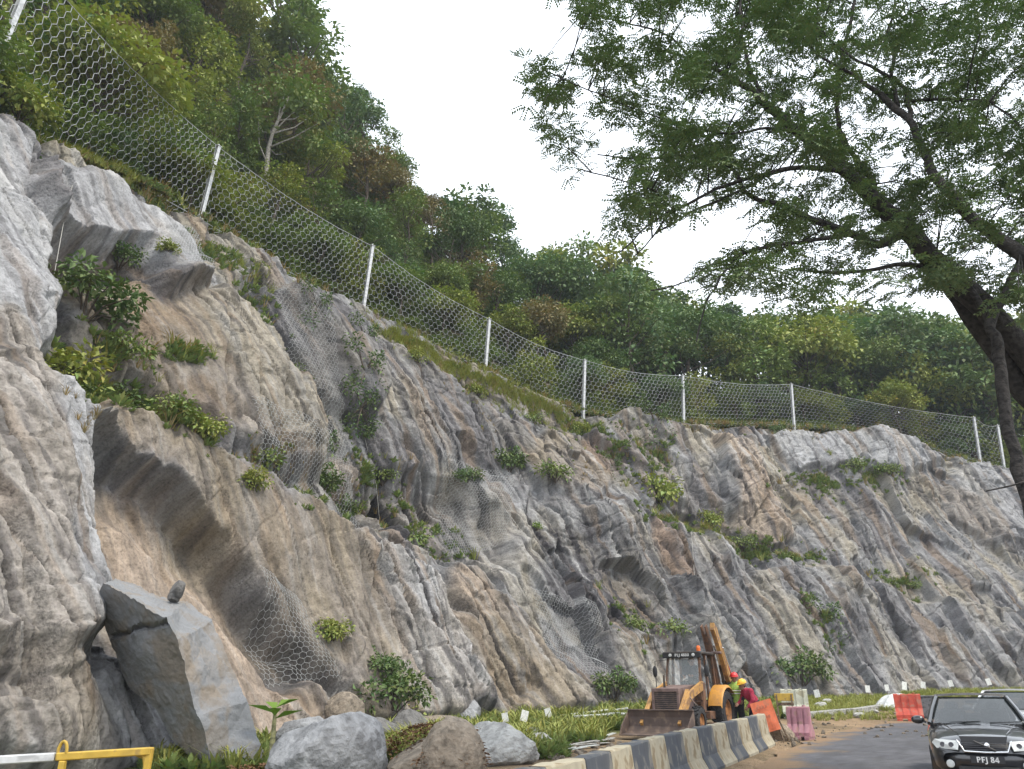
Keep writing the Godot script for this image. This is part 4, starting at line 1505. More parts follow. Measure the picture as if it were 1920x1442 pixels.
const LIMBS := [
	# each: far at start, far at end, then u, v, width in picture points
	["limb", 13.2, 12.0, [2010, 770, 70, 1960, 715, 66, 1900, 635, 62, 1850, 582, 60, 1800, 535, 58, 1740, 478, 54, 1690, 420, 48, 1640, 378, 42, 1590, 325, 36, 1500, 250, 26, 1440, 200, 20, 1380, 152, 14, 1300, 112, 8, 1220, 90, 4]],
	["limb", 13.8, 12.9, [2040, 900, 60, 1985, 805, 56, 1920, 735, 54, 1870, 660, 52, 1820, 590, 48, 1780, 530, 48, 1735, 468, 34]],
	["limb", 12.0, 12.4, [1990, 1180, 34, 1960, 1050, 33, 1930, 960, 32, 1910, 880, 31, 1885, 790, 30, 1876, 700, 29, 1868, 640, 28, 1857, 606, 26, 1882, 556, 20, 1906, 500, 18, 1930, 445, 16, 1960, 370, 12]],
	["branch", 12.4, 12.9, [1857, 606, 20, 1838, 568, 17, 1800, 520, 15, 1745, 470, 12]],
	["branch", 12.6, 11.8, [1690, 440, 26, 1647, 457, 22, 1600, 440, 20, 1527, 413, 18, 1467, 383, 14, 1407, 367, 12, 1373, 320, 9, 1347, 293, 6, 1320, 230, 3]],
	["branch", 12.2, 11.4, [1585, 322, 20, 1553, 317, 15, 1493, 315, 13, 1440, 328, 12, 1373, 343, 10, 1313, 370, 8, 1264, 394, 7, 1212, 425, 5, 1163, 472, 3]],
	["branch", 12.0, 11.0, [1440, 328, 9, 1400, 352, 8, 1343, 378, 7, 1265, 414, 6, 1223, 446, 4, 1190, 480, 3]],
	["branch", 12.3, 12.0, [1583, 322, 14, 1575, 253, 12, 1570, 200, 11, 1575, 133, 10, 1587, 73, 9, 1602, 10, 8, 1610, -60, 6]],
	["branch", 12.4, 12.8, [1640, 378, 18, 1633, 333, 14, 1587, 273, 11, 1570, 222, 8]],
	["limb", 11.0, 11.8, [2000, 560, 46, 1960, 520, 42, 1913, 473, 36, 1847, 427, 30, 1780, 363, 26, 1747, 320, 24, 1733, 280, 20, 1700, 222, 18, 1660, 187, 16, 1627, 160, 12, 1580, 130, 8, 1520, 95, 5]],
	["branch", 11.7, 12.1, [1703, 225, 14, 1703, 200, 12, 1687, 157, 11, 1640, 130, 10, 1597, 107, 7, 1540, 60, 4]],
	["branch", 11.8, 12.2, [1680, 200, 11, 1673, 147, 10, 1677, 93, 9, 1667, 60, 8, 1678, 10, 6, 1690, -40, 4]],
	["branch", 11.6, 11.2, [1705, 190, 10, 1760, 186, 9, 1810, 187, 8, 1865, 192, 6]],
	["branch", 12.9, 12.2, [1748, 500, 14, 1690, 497, 12, 1640, 505, 10, 1560, 512, 8, 1480, 505, 4]],
	["branch", 12.3, 11.4, [1600, 440, 12, 1500, 455, 10, 1440, 462, 9, 1395, 477, 8, 1363, 503, 6, 1343, 534, 5, 1322, 571, 4, 1306, 640, 2]],
	["branch", 11.8, 11.2, [1395, 477, 6, 1330, 500, 5, 1280, 530, 4, 1220, 545, 3]],
	["branch", 12.2, 12.6, [1440, 200, 12, 1400, 110, 9, 1390, 40, 7, 1385, -30, 5]],
	["branch", 12.0, 11.5, [1500, 250, 10, 1440, 240, 8, 1360, 250, 6, 1250, 225, 4, 1130, 180, 3, 1040, 140, 2]],
	["branch", 12.0, 11.6, [1347, 293, 6, 1280, 290, 5, 1200, 300, 4, 1120, 290, 2]],
	["branch", 12.0, 12.4, [1300, 112, 6, 1240, 60, 5, 1160, 40, 4, 1080, 20, 2]],
	["branch", 11.6, 11.3, [1264, 394, 4, 1230, 360, 3, 1190, 345, 2, 1090, 318, 2]],
	["branch", 12.1, 12.0, [1848, 921, 3, 1868, 917, 4, 1895, 911, 5, 1925, 902, 7]],
]
const CROWN := [1045, -30, 1090, 10, 1070, 60, 1105, 95, 1080, 125, 1000, 125, 970, 140, 1010, 158, 1060, 160, 1010, 172, 988, 195, 1035, 210, 1005, 245, 1010, 275, 1050, 262, 1095, 262, 1050, 300, 1065, 330, 1110, 325, 1150, 345, 1140, 372, 1175, 375, 1150, 415, 1200, 420, 1260, 395, 1310, 420, 1330, 470, 1290, 520, 1320, 560, 1400, 545, 1480, 560, 1560, 570, 1640, 560, 1700, 520, 1760, 545, 1830, 530, 1880, 560, 1960, 600, 2020, 300, 2020, -60, 1045, -60]
const GAPS := [1340, 425, 48, 36, 1395, 405, 20, 22, 1530, 190, 28, 11, 1600, 213, 26, 12, 1650, 233, 40, 14, 1630, 133, 18, 18, 1447, 262, 34, 14, 1513, 303, 32, 13, 1763, 420, 26, 18, 1877, 393, 24, 20, 1757, 293, 24, 11, 1317, 32, 24, 18, 1903, 187, 14, 26, 1295, 357, 26, 18, 1300, 193, 20, 12, 1427, 92, 14, 12, 1107, 233, 24, 16, 1145, 250, 26, 14, 1115, 158, 30, 20, 1165, 52, 36, 11, 1125, 335, 30, 16, 1580, 385, 18, 10, 1475, 345, 20, 9, 1680, 330, 20, 10, 1820, 330, 18, 14, 1720, 470, 20, 12, 1850, 480, 22, 14, 1500, 130, 16, 10, 1240, 150, 18, 10, 1210, 260, 20, 10, 1390, 225, 18, 9, 1740, 110, 16, 10, 1555, 60, 14, 10, 1640, 300, 18, 9, 1420, 440, 24, 12, 1530, 460, 20, 10, 1620, 500, 18, 10]

func spray() -> Mesh:
	# one feathery leaf: leaflets in pairs along a bent stalk
	var r := RandomNumberGenerator.new()
	r.seed = 900
	var s := Shape.new()
	for k in 3:
		var yaw := (k - 1.0) * 0.9
		var dir := Vector3(sin(yaw), r.randf_range(-0.25, 0.2), cos(yaw)).normalized()
		var side := dir.cross(Vector3.UP).normalized()
		for i in 6:
			var t := 0.05 + i * 0.036
			var c := dir * t + Vector3.DOWN * t * t * 0.9
			for sg in [-1.0, 1.0]:
				s.col = tint(r, 0.25)
				leaf(s, c, (side * sg + dir * 0.5 + Vector3(0, r.randf_range(-0.4, 0.1), 0)).normalized(), Vector3.UP + side * r.randf_range(-0.4, 0.4), r.randf_range(0.05, 0.075), 0.036)
	return s.mesh(true)

func road_tree() -> void:
	var foot := Vector3(14.5, ground_y(14.5, -13.5), -13.5)
	var t := thing("rain_tree", "large spreading tree with dark leaning limbs reaching over the road", "tree", foot)
	var o := Transform3D(Basis(), -foot)
	var nodes := []
	for l in LIMBS:
		var f: Array = l[3]
		var n := f.size() / 3
		var path := []
		var rad := []
		var curve := Curve3D.new()
		var widths := []
		for i in n:
			var k := i / float(n - 1)
			var far := lerpf(l[1], l[2], k)
			var p := at(f[i * 3], f[i * 3 + 1], far)
			var d := -(p - EYE).z * cos(PITCH) + (p - EYE).y * sin(PITCH)
			path.append(p)
			rad.append(maxf(f[i * 3 + 2] * d / 1446.0 / 2.0 * 0.74, 0.012))
		var fine := []
		var fr := []
		for i in n - 1:
			var p0: Vector3 = path[maxi(i - 1, 0)]
			var p1: Vector3 = path[i]
			var p2: Vector3 = path[i + 1]
			var p3: Vector3 = path[mini(i + 2, n - 1)]
			for j in 4:
				var u := j / 4.0
				var q := p1.cubic_interpolate(p2, p0, p3, u)
				fine.append(o * (q + Vector3(n_warp.get_noise_2d(q.x * 5, q.y * 5), 0, n_warp.get_noise_2d(q.y * 5, q.z * 5)) * 0.05))
				fr.append(lerpf(rad[i], rad[i + 1], u) * (1.0 + 0.15 * n_fine.get_noise_3dv(q * 2.0)))
				nodes.append([q, lerpf(rad[i], rad[i + 1], u)])
		fine.append(o * path[n - 1])
		fr.append(rad[n - 1])
		var s := Shape.new()
		s.tube(fine, fr, 10 if l[0] == "limb" else 6)
		part(l[0], s, M.dark_bark, t)
	# trunk from the ground to where the limbs leave it
	var s := Shape.new()
	var fork := at(2040, 900, 13.6)
	s.tube([o * (foot - Vector3.UP * 0.3), o * foot.lerp(fork, 0.4) + Vector3(0.2, 0, 0.1), o * fork, o * at(2010, 770, 13.3)], [0.5, 0.38, 0.32, 0.26], 12)
	part("trunk", s, M.dark_bark, t)
	# crown: sprays gathered on twigs
	var poly := PackedVector2Array()
	for i in range(0, CROWN.size(), 2): poly.append(Vector2(CROWN[i], CROWN[i + 1]))
	var r := RandomNumberGenerator.new()
	r.seed = 4321
	var spots := []
	var twigs := Shape.new()
	var made := 0
	while made < 740:
		var q := Vector2(r.randf_range(960, 2020), r.randf_range(-60, 600))
		if not Geometry2D.is_point_in_polygon(q, poly): continue
		var bad := false
		for i in range(0, GAPS.size(), 4):
			var e := Vector2((q.x - GAPS[i]) / (GAPS[i + 2] + 18.0), (q.y - GAPS[i + 1]) / (GAPS[i + 3] + 16.0))
			if e.length_squared() < 1.0: bad = true
		if bad: continue
		made += 1
		var c := at(q.x, q.y, r.randf_range(10.4, 14.6))
		var best := 1e9
		var from := c
		for nd in nodes:
			if nd[1] > 0.12: continue
			var dd: float = c.distance_squared_to(nd[0])
			if dd < best:
				best = dd
				from = nd[0]
		if made % 2 == 0 and best < 4.0:
			twigs.tube([o * from, o * (from.lerp(c, 0.5) + Vector3(0, 0.1, 0)), o * c], [0.016, 0.011, 0.005], 4, false)
		var n := 5 + r.randi() % 6
		for i in n:
			var d := ball_dir(r)
			var p := c + d * Vector3(0.46, 0.26, 0.46) * pow(r.randf(), 0.5)
			var b := Basis(Vector3.UP, r.randf() * TAU) * Basis(Vector3.RIGHT, r.randf_range(-0.5, 0.7)) * Basis(Vector3.BACK, r.randf_range(-0.5, 0.5))
			spots.append(Transform3D(b.scaled(Vector3.ONE * r.randf_range(0.75, 1.25)), o * p))
	part("twigs", twigs, M.dark_bark, t).set_meta("kind", "stuff")
	var mm := MultiMesh.new()
	mm.transform_format = MultiMesh.TRANSFORM_3D
	mm.mesh = spray()
	mm.instance_count = spots.size()
	for i in spots.size(): mm.set_instance_transform(i, spots[i])
	var c := MultiMeshInstance3D.new()
	c.name = "crown"
	c.multimesh = mm
	c.material_override = M.road_leaf
	t.add_child(c, true)
	c.set_meta("kind", "stuff")

# ---------------------------------------------------------------- stones

func cut_rock(sd: int, r: Vector3, planes: int, lumps := 0.05, levels := 4) -> Mesh:
	# a stone hewn by random flat faces, then roughened
	var rr := RandomNumberGenerator.new()
	rr.seed = sd
	var pn := []
	for i in planes:
		pn.append([ball_dir(rr), rr.randf_range(0.62, 0.95)])
	var v := [Vector3(0, 1, 0), Vector3(0, -1, 0)]
	for i in 5:
		v.append(Vector3(cos(i * TAU / 5) * 0.894, 0.447, sin(i * TAU / 5) * 0.894))
	for i in 5:
		v.append(Vector3(cos((i + 0.5) * TAU / 5) * 0.894, -0.447, sin((i + 0.5) * TAU / 5) * 0.894))
	var f := []
	for i in 5:
		var j := (i + 1) % 5
		f.append([v[0], v[2 + j], v[2 + i]])
		f.append([v[1], v[7 + i], v[7 + j]])
		f.append([v[2 + i], v[2 + j], v[7 + i]])
		f.append([v[2 + j], v[7 + j], v[7 + i]])
	for k in levels:
		var g := []
		for t in f:
			var a: Vector3 = ((t[0] + t[1]) / 2).normalized()
			var b: Vector3 = ((t[1] + t[2]) / 2).normalized()
			var c: Vector3 = ((t[2] + t[0]) / 2).normalized()
			g.append([t[0], a, c]); g.append([a, t[1], b]); g.append([c, b, t[2]]); g.append([a, b, c])
		f = g
	var push := func(d: Vector3) -> Vector3:
		var k := 1.0
		for p in pn:
			var e: float = d.dot(p[0])
			if e > 0.05: k = minf(k, p[1] / e)
		k *= 1.0 + lumps * n_fine.get_noise_3dv(d * 1.6 + Vector3.ONE * sd) + lumps * 0.35 * n_grain.get_noise_3dv(d * 1.2 + Vector3.ONE * sd)
		return d * k * r
	var s := Shape.new()
	for t in f:
		var a: Vector3 = push.call(t[0])
		var b: Vector3 = push.call(t[1])
		var c: Vector3 = push.call(t[2])
		var m := (c - a).cross(b - a)
		if m.dot(a + b + c) > 0.0: s.tri(a, b, c)
		else: s.tri(a, c, b)
	return s.mesh()

var hewn_crack := []

func hewn(s: Shape, a: Vector3, b: Vector3, c: Vector3, levels: int, amp: float) -> void:
	# a flat piece of stone surface split into small roughened triangles
	if levels == 0:
		var f := func(p: Vector3) -> Vector3:
			var dig := 0.0
			for i in hewn_crack.size() - 1:
				var d := p.distance_to(Geometry3D.get_closest_point_to_segment(p, hewn_crack[i], hewn_crack[i + 1]))
				dig = maxf(dig, 0.2 * (1.0 - smoothstep(0.0, 0.07, d)))
			return p - Vector3(0.35, 0, 0.9) * dig + Vector3(n_fine.get_noise_3dv(p * 0.9), n_fine.get_noise_3dv(p * 0.9 + Vector3(9, 2, 4)), n_fine.get_noise_3dv(p * 0.9 + Vector3(3, 8, 1))) * amp + Vector3.UP * amp * 0.3 * n_grain.get_noise_3dv(p * 1.5)
		s.tri(f.call(a), f.call(b), f.call(c))
		return
	var d := (a + b) / 2
	var e := (b + c) / 2
	var g := (c + a) / 2
	hewn(s, a, d, g, levels - 1, amp)
	hewn(s, d, b, e, levels - 1, amp)
	hewn(s, g, e, c, levels - 1, amp)
	hewn(s, d, e, g, levels - 1, amp)

func leaning_boulder() -> void:
	var far := 15.6
	var front := [[193, 1090, 0.3], [252, 1124, -0.05], [310, 1160, -0.3], [330, 1200, -0.4], [350, 1265, -0.45], [374, 1340, -0.5], [404, 1446, -0.6], [375, 1430, -0.1], [318, 1385, 0.1], [288, 1330, 0.15], [240, 1288, 0.2], [205, 1215, 0.3], [180, 1120, 0.4]]
	var right := [[215, 1087, 1.5], [300, 1117, 1.6], [352, 1127, 1.6], [402, 1165, 1.5], [432, 1250, 1.2], [464, 1320, 0.9], [508, 1446, 0.5]]
	var pl := Plane(at(193, 1090, far + 0.15), at(374, 1340, far - 0.25), at(240, 1288, far + 0.75))
	var F := front.map(func(p): return pl.intersects_ray(EYE, sight(p[0], p[1])))
	var R := right.map(func(p): return at(p[0], p[1], far + p[2]))
	var crack := [pl.intersects_ray(EYE, sight(200, 1196)), pl.intersects_ray(EYE, sight(232, 1188)), pl.intersects_ray(EYE, sight(258, 1174)), pl.intersects_ray(EYE, sight(318, 1166))]
	var foot := Vector3(F[6].x - 0.6, ground_y(F[6].x, F[6].z), F[6].z)
	for q in F.size(): F[q] -= foot
	for q in R.size(): R[q] -= foot
	for q in crack.size(): crack[q] -= foot
	hewn_crack = crack
	var t := thing("leaning_boulder", "huge grey split boulder leaning on the pinkish slab, cracked across its shaded face", "boulder", foot)
	var s := Shape.new()
	var mid: Vector3 = (F[3] + F[9]) / 2.0
	for i in F.size():
		hewn(s, mid, F[i], F[(i + 1) % F.size()], 5, 0.09)
	hewn_crack = []
	part("front_face", s, M.boulder, t).set_meta("label", "broad cracked front face")
	s = Shape.new()
	for i in 6:
		hewn(s, F[i], R[i], F[i + 1], 5, 0.09)
		hewn(s, R[i], R[i + 1], F[i + 1], 5, 0.09)
	part("side_face", s, M.boulder, t)
	# back and underside close the stone
	s = Shape.new()
	var B: Vector3 = (F[0] + F[6]) / 2.0 + Vector3(0.5, -0.2, -2.2)
	for i in 6: hewn(s, R[i], B, R[i + 1], 5, 0.09)
	hewn(s, F[0], B, R[0], 5, 0.09)
	hewn(s, F[6], R[6], B, 5, 0.09)
	for i in range(6, F.size()): hewn(s, F[i], B, F[(i + 1) % F.size()], 5, 0.09)
	part("rear_face", s, M.boulder, t)

func stones() -> void:
	leaning_boulder()
	# u, v of the middle of its foot, half sizes, seed, faces, material, turn, label
	var list := [
		[612, 1458, Vector3(1.05, 0.95, 0.8), 6, 7, "stone_pale", 0.6, "large grey angular boulder with a dark face beside the leaning boulder"],
		[915, 1432, Vector3(1.05, 0.6, 0.7), 12, 9, "stone_white", 0.2, "big whitish rounded rock by the barrier"],
		[795, 1450, Vector3(0.8, 0.5, 0.6), 21, 8, "stone_tan", 1.1, "brown rock half covered in dead leaves"],
		[850, 1462, Vector3(0.55, 0.75, 0.5), 33, 9, "stone_tan", 0.3, "upright tan rock beside the leaf-covered one"],
		[790, 1368, Vector3(1.5, 0.28, 0.9), 41, 8, "stone_tan", 0.5, "flat tan slab lying over a dark gap"],
		[860, 1352, Vector3(1.3, 0.75, 0.8), 44, 9, "stone_pale", 1.9, "tilted pinkish block at the foot of the face"],
		[765, 1380, Vector3(0.7, 0.55, 0.5), 47, 9, "stone_dark", 0.9, "dark block under the flat slab"],
		[715, 1395, Vector3(0.8, 0.5, 0.6), 49, 10, "stone_dark", 2.0, "dark stone among the weeds"],
		[930, 1383, Vector3(0.5, 0.3, 0.4), 51, 9, "stone_pale", 0.1, "small grey rock left of the whitish one"],
		[1000, 1390, Vector3(0.4, 0.26, 0.3), 53, 9, "stone_pale", 1.4, "small grey rock behind the whitish one"],
		[1015, 1404, Vector3(0.34, 0.3, 0.3), 55, 9, "stone_white", 2.4, "pale stone among weeds near the barrier"],
		[565, 1400, Vector3(0.7, 0.6, 0.6), 57, 10, "stone_pale", 0.8, "grey block at the foot of the pinkish slab"],
		[640, 1378, Vector3(1.1, 0.9, 0.7), 59, 10, "stone_tan", 2.2, "rounded tan block below the netted hollow"],
		[330, 1120, Vector3(0.16, 0.2, 0.14), 61, 8, "stone_tan", 0.4, ""],
	]
	for l in list:
		if not l[7]: continue
		var p := on_ground(l[0], l[1])
		var o := part_mesh("rock", cut_rock(l[3], l[2], l[4], 0.07), M[l[5]], self)
		o.position = p + Vector3.UP * (l[2].y * 0.3)
		o.rotation = Vector3(0.1, l[6], 0.12)
		tag(o, l[7], "rock", "fallen rocks below the face")
	# two small stones perched on the boulder
	for k in 2:
		var o := part_mesh("rock", cut_rock(70 + k, Vector3(0.17, 0.2, 0.15) * (1.0 - 0.25 * k), 8, 0.06, 3), M.stone_dark, self)
		o.position = at([334, 326][k], [1106, 1120][k], 16.5)
		tag(o, ["small dark stone perched upright on the leaning boulder", "smaller dark stone at the foot of the perched one"][k], "rock", "stones perched on the boulder")
	# rubble and dead leaves
	var r := RandomNumberGenerator.new()
	r.seed = 5150
	var spots := []
	for z in [[680, 1380, 1150, 1440, 260], [1150, 1340, 1420, 1360, 120], [1430, 1356, 1750, 1385, 90], [1500, 1325, 1690, 1350, 120], [1010, 1395, 1170, 1425, 160], [1440, 1385, 1530, 1400, 40], [480, 1400, 720, 1442, 120]]:
		for i in int(z[4]):
			var p := on_ground(r.randf_range(z[0], z[2]), r.randf_range(z[1], z[3]))
			var k := 0.02 + 0.09 * pow(r.randf(), 2.5)
			spots.append(Transform3D(Basis(ball_dir(r), r.randf() * TAU).scaled(Vector3.ONE * k), p + Vector3.UP * k * 0.25))
	scatter("rubble", "small broken stones strewn along the verge and below the face", "rubble", cut_rock(88, Vector3(1, 0.7, 0.85), 9, 0.05, 2), M.stone_tan, spots)
	spots = []
	for z in [[795, 1446, 0.9, 0.55, 0.62, 420], [905, 1432, 0.6, 0.4, 0.5, 60], [530, 1450, 0.9, 0.6, 0.1, 260], [850, 1462, 0.6, 0.45, 0.62, 260]]:
		var c := on_ground(z[0], z[1])
		for i in int(z[5]):
			var t := r.randf() * TAU
			var k := sqrt(r.randf())
			var p := c + Vector3(cos(t) * k * z[2], z[4] * (1.25 - k * k * 0.9) + r.randf_range(0, 0.04), sin(t) * k * z[3])
			spots.append(Transform3D(Basis(ball_dir(r), r.randf_range(-0.6, 0.6)) * Basis(Vector3.UP, r.randf() * TAU), p))
	var lf := Shape.new()
	leaf(lf, Vector3.ZERO, Vector3.RIGHT, Vector3.UP, 0.1, 0.055)
	leaf(lf, Vector3(0.02, 0.012, 0.05), Vector3(0.5, 0.1, 0.8).normalized(), Vector3(0.2, 1, 0), 0.09, 0.05)
	scatter("dead_leaves", "brown dead leaves heaped on the rocks by the barrier", "dead leaves", lf.mesh(true), M.dead_leaf, spots)

# ---------------------------------------------------------------- roadworks

var BARRIER := PackedVector2Array([Vector2(-2.3, -3.0), Vector2(0.28, -8.85), Vector2(1.05, -10.67), Vector2(1.92, -13.2), Vector2(2.88, -15.5), Vector2(4.01, -17.75), Vector2(5.28, -20.2), Vector2(6.4, -22.4), Vector2(7.05, -23.7)])

func barriers() -> void:
	var c := Curve2D.new()
	for i in BARRIER.size():
		var t := (BARRIER[mini(i + 1, BARRIER.size() - 1)] - BARRIER[maxi(i - 1, 0)]) / 6.0
		c.add_point(BARRIER[i], -t, t)
	var total := c.get_baked_length()
	var prof := [Vector2(0.30, 0.0), Vector2(0.30, 0.07), Vector2(0.285, 0.09), Vector2(0.17, 0.30), Vector2(0.105, 0.80), Vector2(0.09, 0.82), Vector2(-0.09, 0.82), Vector2(-0.105, 0.80), Vector2(-0.17, 0.30), Vector2(-0.285, 0.09), Vector2(-0.30, 0.07), Vector2(-0.30, 0.0)]
	var step := 1.26
	var at_l := total
	var k := 0
	var first := true
	while at_l > 2.0:
		# one casting carries a black and a cream stretch
		var l1 := at_l
		var l0 := at_l - step * 2.0
		var p1 := c.sample_baked(l1 - 0.015)
		var p0 := c.sample_baked(maxf(l0 + 0.015, 0.0))
		var mid := (p0 + p1) / 2.0
		var y := ground_y(mid.x, mid.y) * 0.3 + rise(-mid.y) * 0.7
		var dir := (p1 - p0).normalized()
		var t := thing("concrete_barrier", "black and cream painted concrete barrier, %s in the row counted from the orange board" % ["first", "second", "third", "fourth", "fifth", "sixth", "seventh", "eighth", "ninth", "tenth"][mini(k, 9)] if not first else "end concrete barrier of the row, beside the orange board, its cream end chipped", "barrier", Vector3(mid.x, y - 0.02, mid.y), atan2(dir.x, dir.y) , "concrete barriers along the works" if not first else "")
		t.rotation.x = -atan2(rise(-p1.y) - rise(-p0.y), p0.distance_to(p1))
		var half := p0.distance_to(p1) / 2.0
		for h in 2:
			var z0 := -half if h == 0 else 0.0
			var z1 := 0.0 if h == 0 else half
			var s := Shape.new()
			var n := 12
			for i in n:
				for j in prof.size() - 1:
					var za := lerpf(z0, z1, float(i) / n)
					var zb := lerpf(z0, z1, float(i + 1) / n)
					var f := func(q: Vector2, z: float) -> Vector3:
						var chip: float = 0.012 * n_fine.get_noise_3dv(Vector3(q.x * 4.0, q.y * 4.0, z * 3.0 + k * 7.0)) * (1.6 if q.y > 0.75 else 1.0)
						return Vector3(q.x * (1.0 + chip * 2.0), q.y + chip, z)
					var a: Vector3 = f.call(prof[j], za)
					var b: Vector3 = f.call(prof[j + 1], za)
					var d: Vector3 = f.call(prof[j + 1], zb)
					var e: Vector3 = f.call(prof[j], zb)
					s.quad(a, e, d, b)
			for z in [z0, z1]:
				var fan := prof.map(func(q): return Vector3(q.x, q.y, z))
				for j in range(1, fan.size() - 1):
					if z == z0: s.tri(fan[0], fan[j], fan[j + 1])
					else: s.tri(fan[0], fan[j + 1], fan[j])
			var cream: bool = h == 1
			part("cream_stretch" if cream else "black_stretch", s, M.barrier_cream if cream else M.barrier_black, t)
		at_l = l0
		k += 1
		first = false

func water_barrier(p: Vector3, turn: float, m: Material, label: String, size := Vector3(0.95, 1.0, 0.5)) -> void:
	# plastic traffic barrier: wide foot, upright ribs with slots between, notches for a fork below
	var t := thing("plastic_barrier", label, "barrier", p, turn)
	var w := size.x / 2.0
	var s := Shape.new()
	var prof := [Vector2(-0.25, 0.0), Vector2(0.25, 0.0), Vector2(0.25, 0.14), Vector2(0.13, 0.42), Vector2(0.10, 0.97), Vector2(0.08, 1.0), Vector2(-0.08, 1.0), Vector2(-0.10, 0.97), Vector2(-0.13, 0.42), Vector2(-0.25, 0.14)]
	var scaled := prof.map(func(q): return Vector2(q.x * size.z / 0.5, 0.09 + q.y * (size.y - 0.09)))
	# outline lies across the barrier: frame with x across (world z) and depth along x
	var fr := Transform3D(Basis(Vector3(0, 0, -1), Vector3.UP, Vector3.RIGHT), Vector3.ZERO)
	s.prism(scaled.map(func(q): return Vector2(q.x * (0.62 if q.y > 0.25 else 0.9), q.y - (0.02 if q.y > 0.5 else 0.0))), size.x - 0.04, fr)
	part("core", s, m, t)
	for i in 4:
		var x := lerpf(-w + 0.09, w - 0.09, i / 3.0)
		var rib := Shape.new()
		var out := scaled.map(func(q): return q)
		rib.prism(out, size.x * 0.16, Transform3D(fr.basis, Vector3(x, 0, 0)))
		part("rib", rib, m, t)
	for i in 3:
		var x := lerpf(-w + 0.12, w - 0.12, i / 2.0)
		var ft := Shape.new()
		ft.box(Vector3(x, 0.05, 0), Vector3(size.x * 0.2, 0.1, size.z * 1.06), Basis(), 0.012)
		part("foot", ft, m, t)
	var cap := Shape.new()
	cap.lathe([Vector2(0.0, 0.0), Vector2(0.05, 0.0), Vector2(0.05, 0.03), Vector2(0.0, 0.035)], Vector3(w * 0.5, size.y + 0.005, 0), Basis(), 10)
	part("filler_cap", cap, m, t)

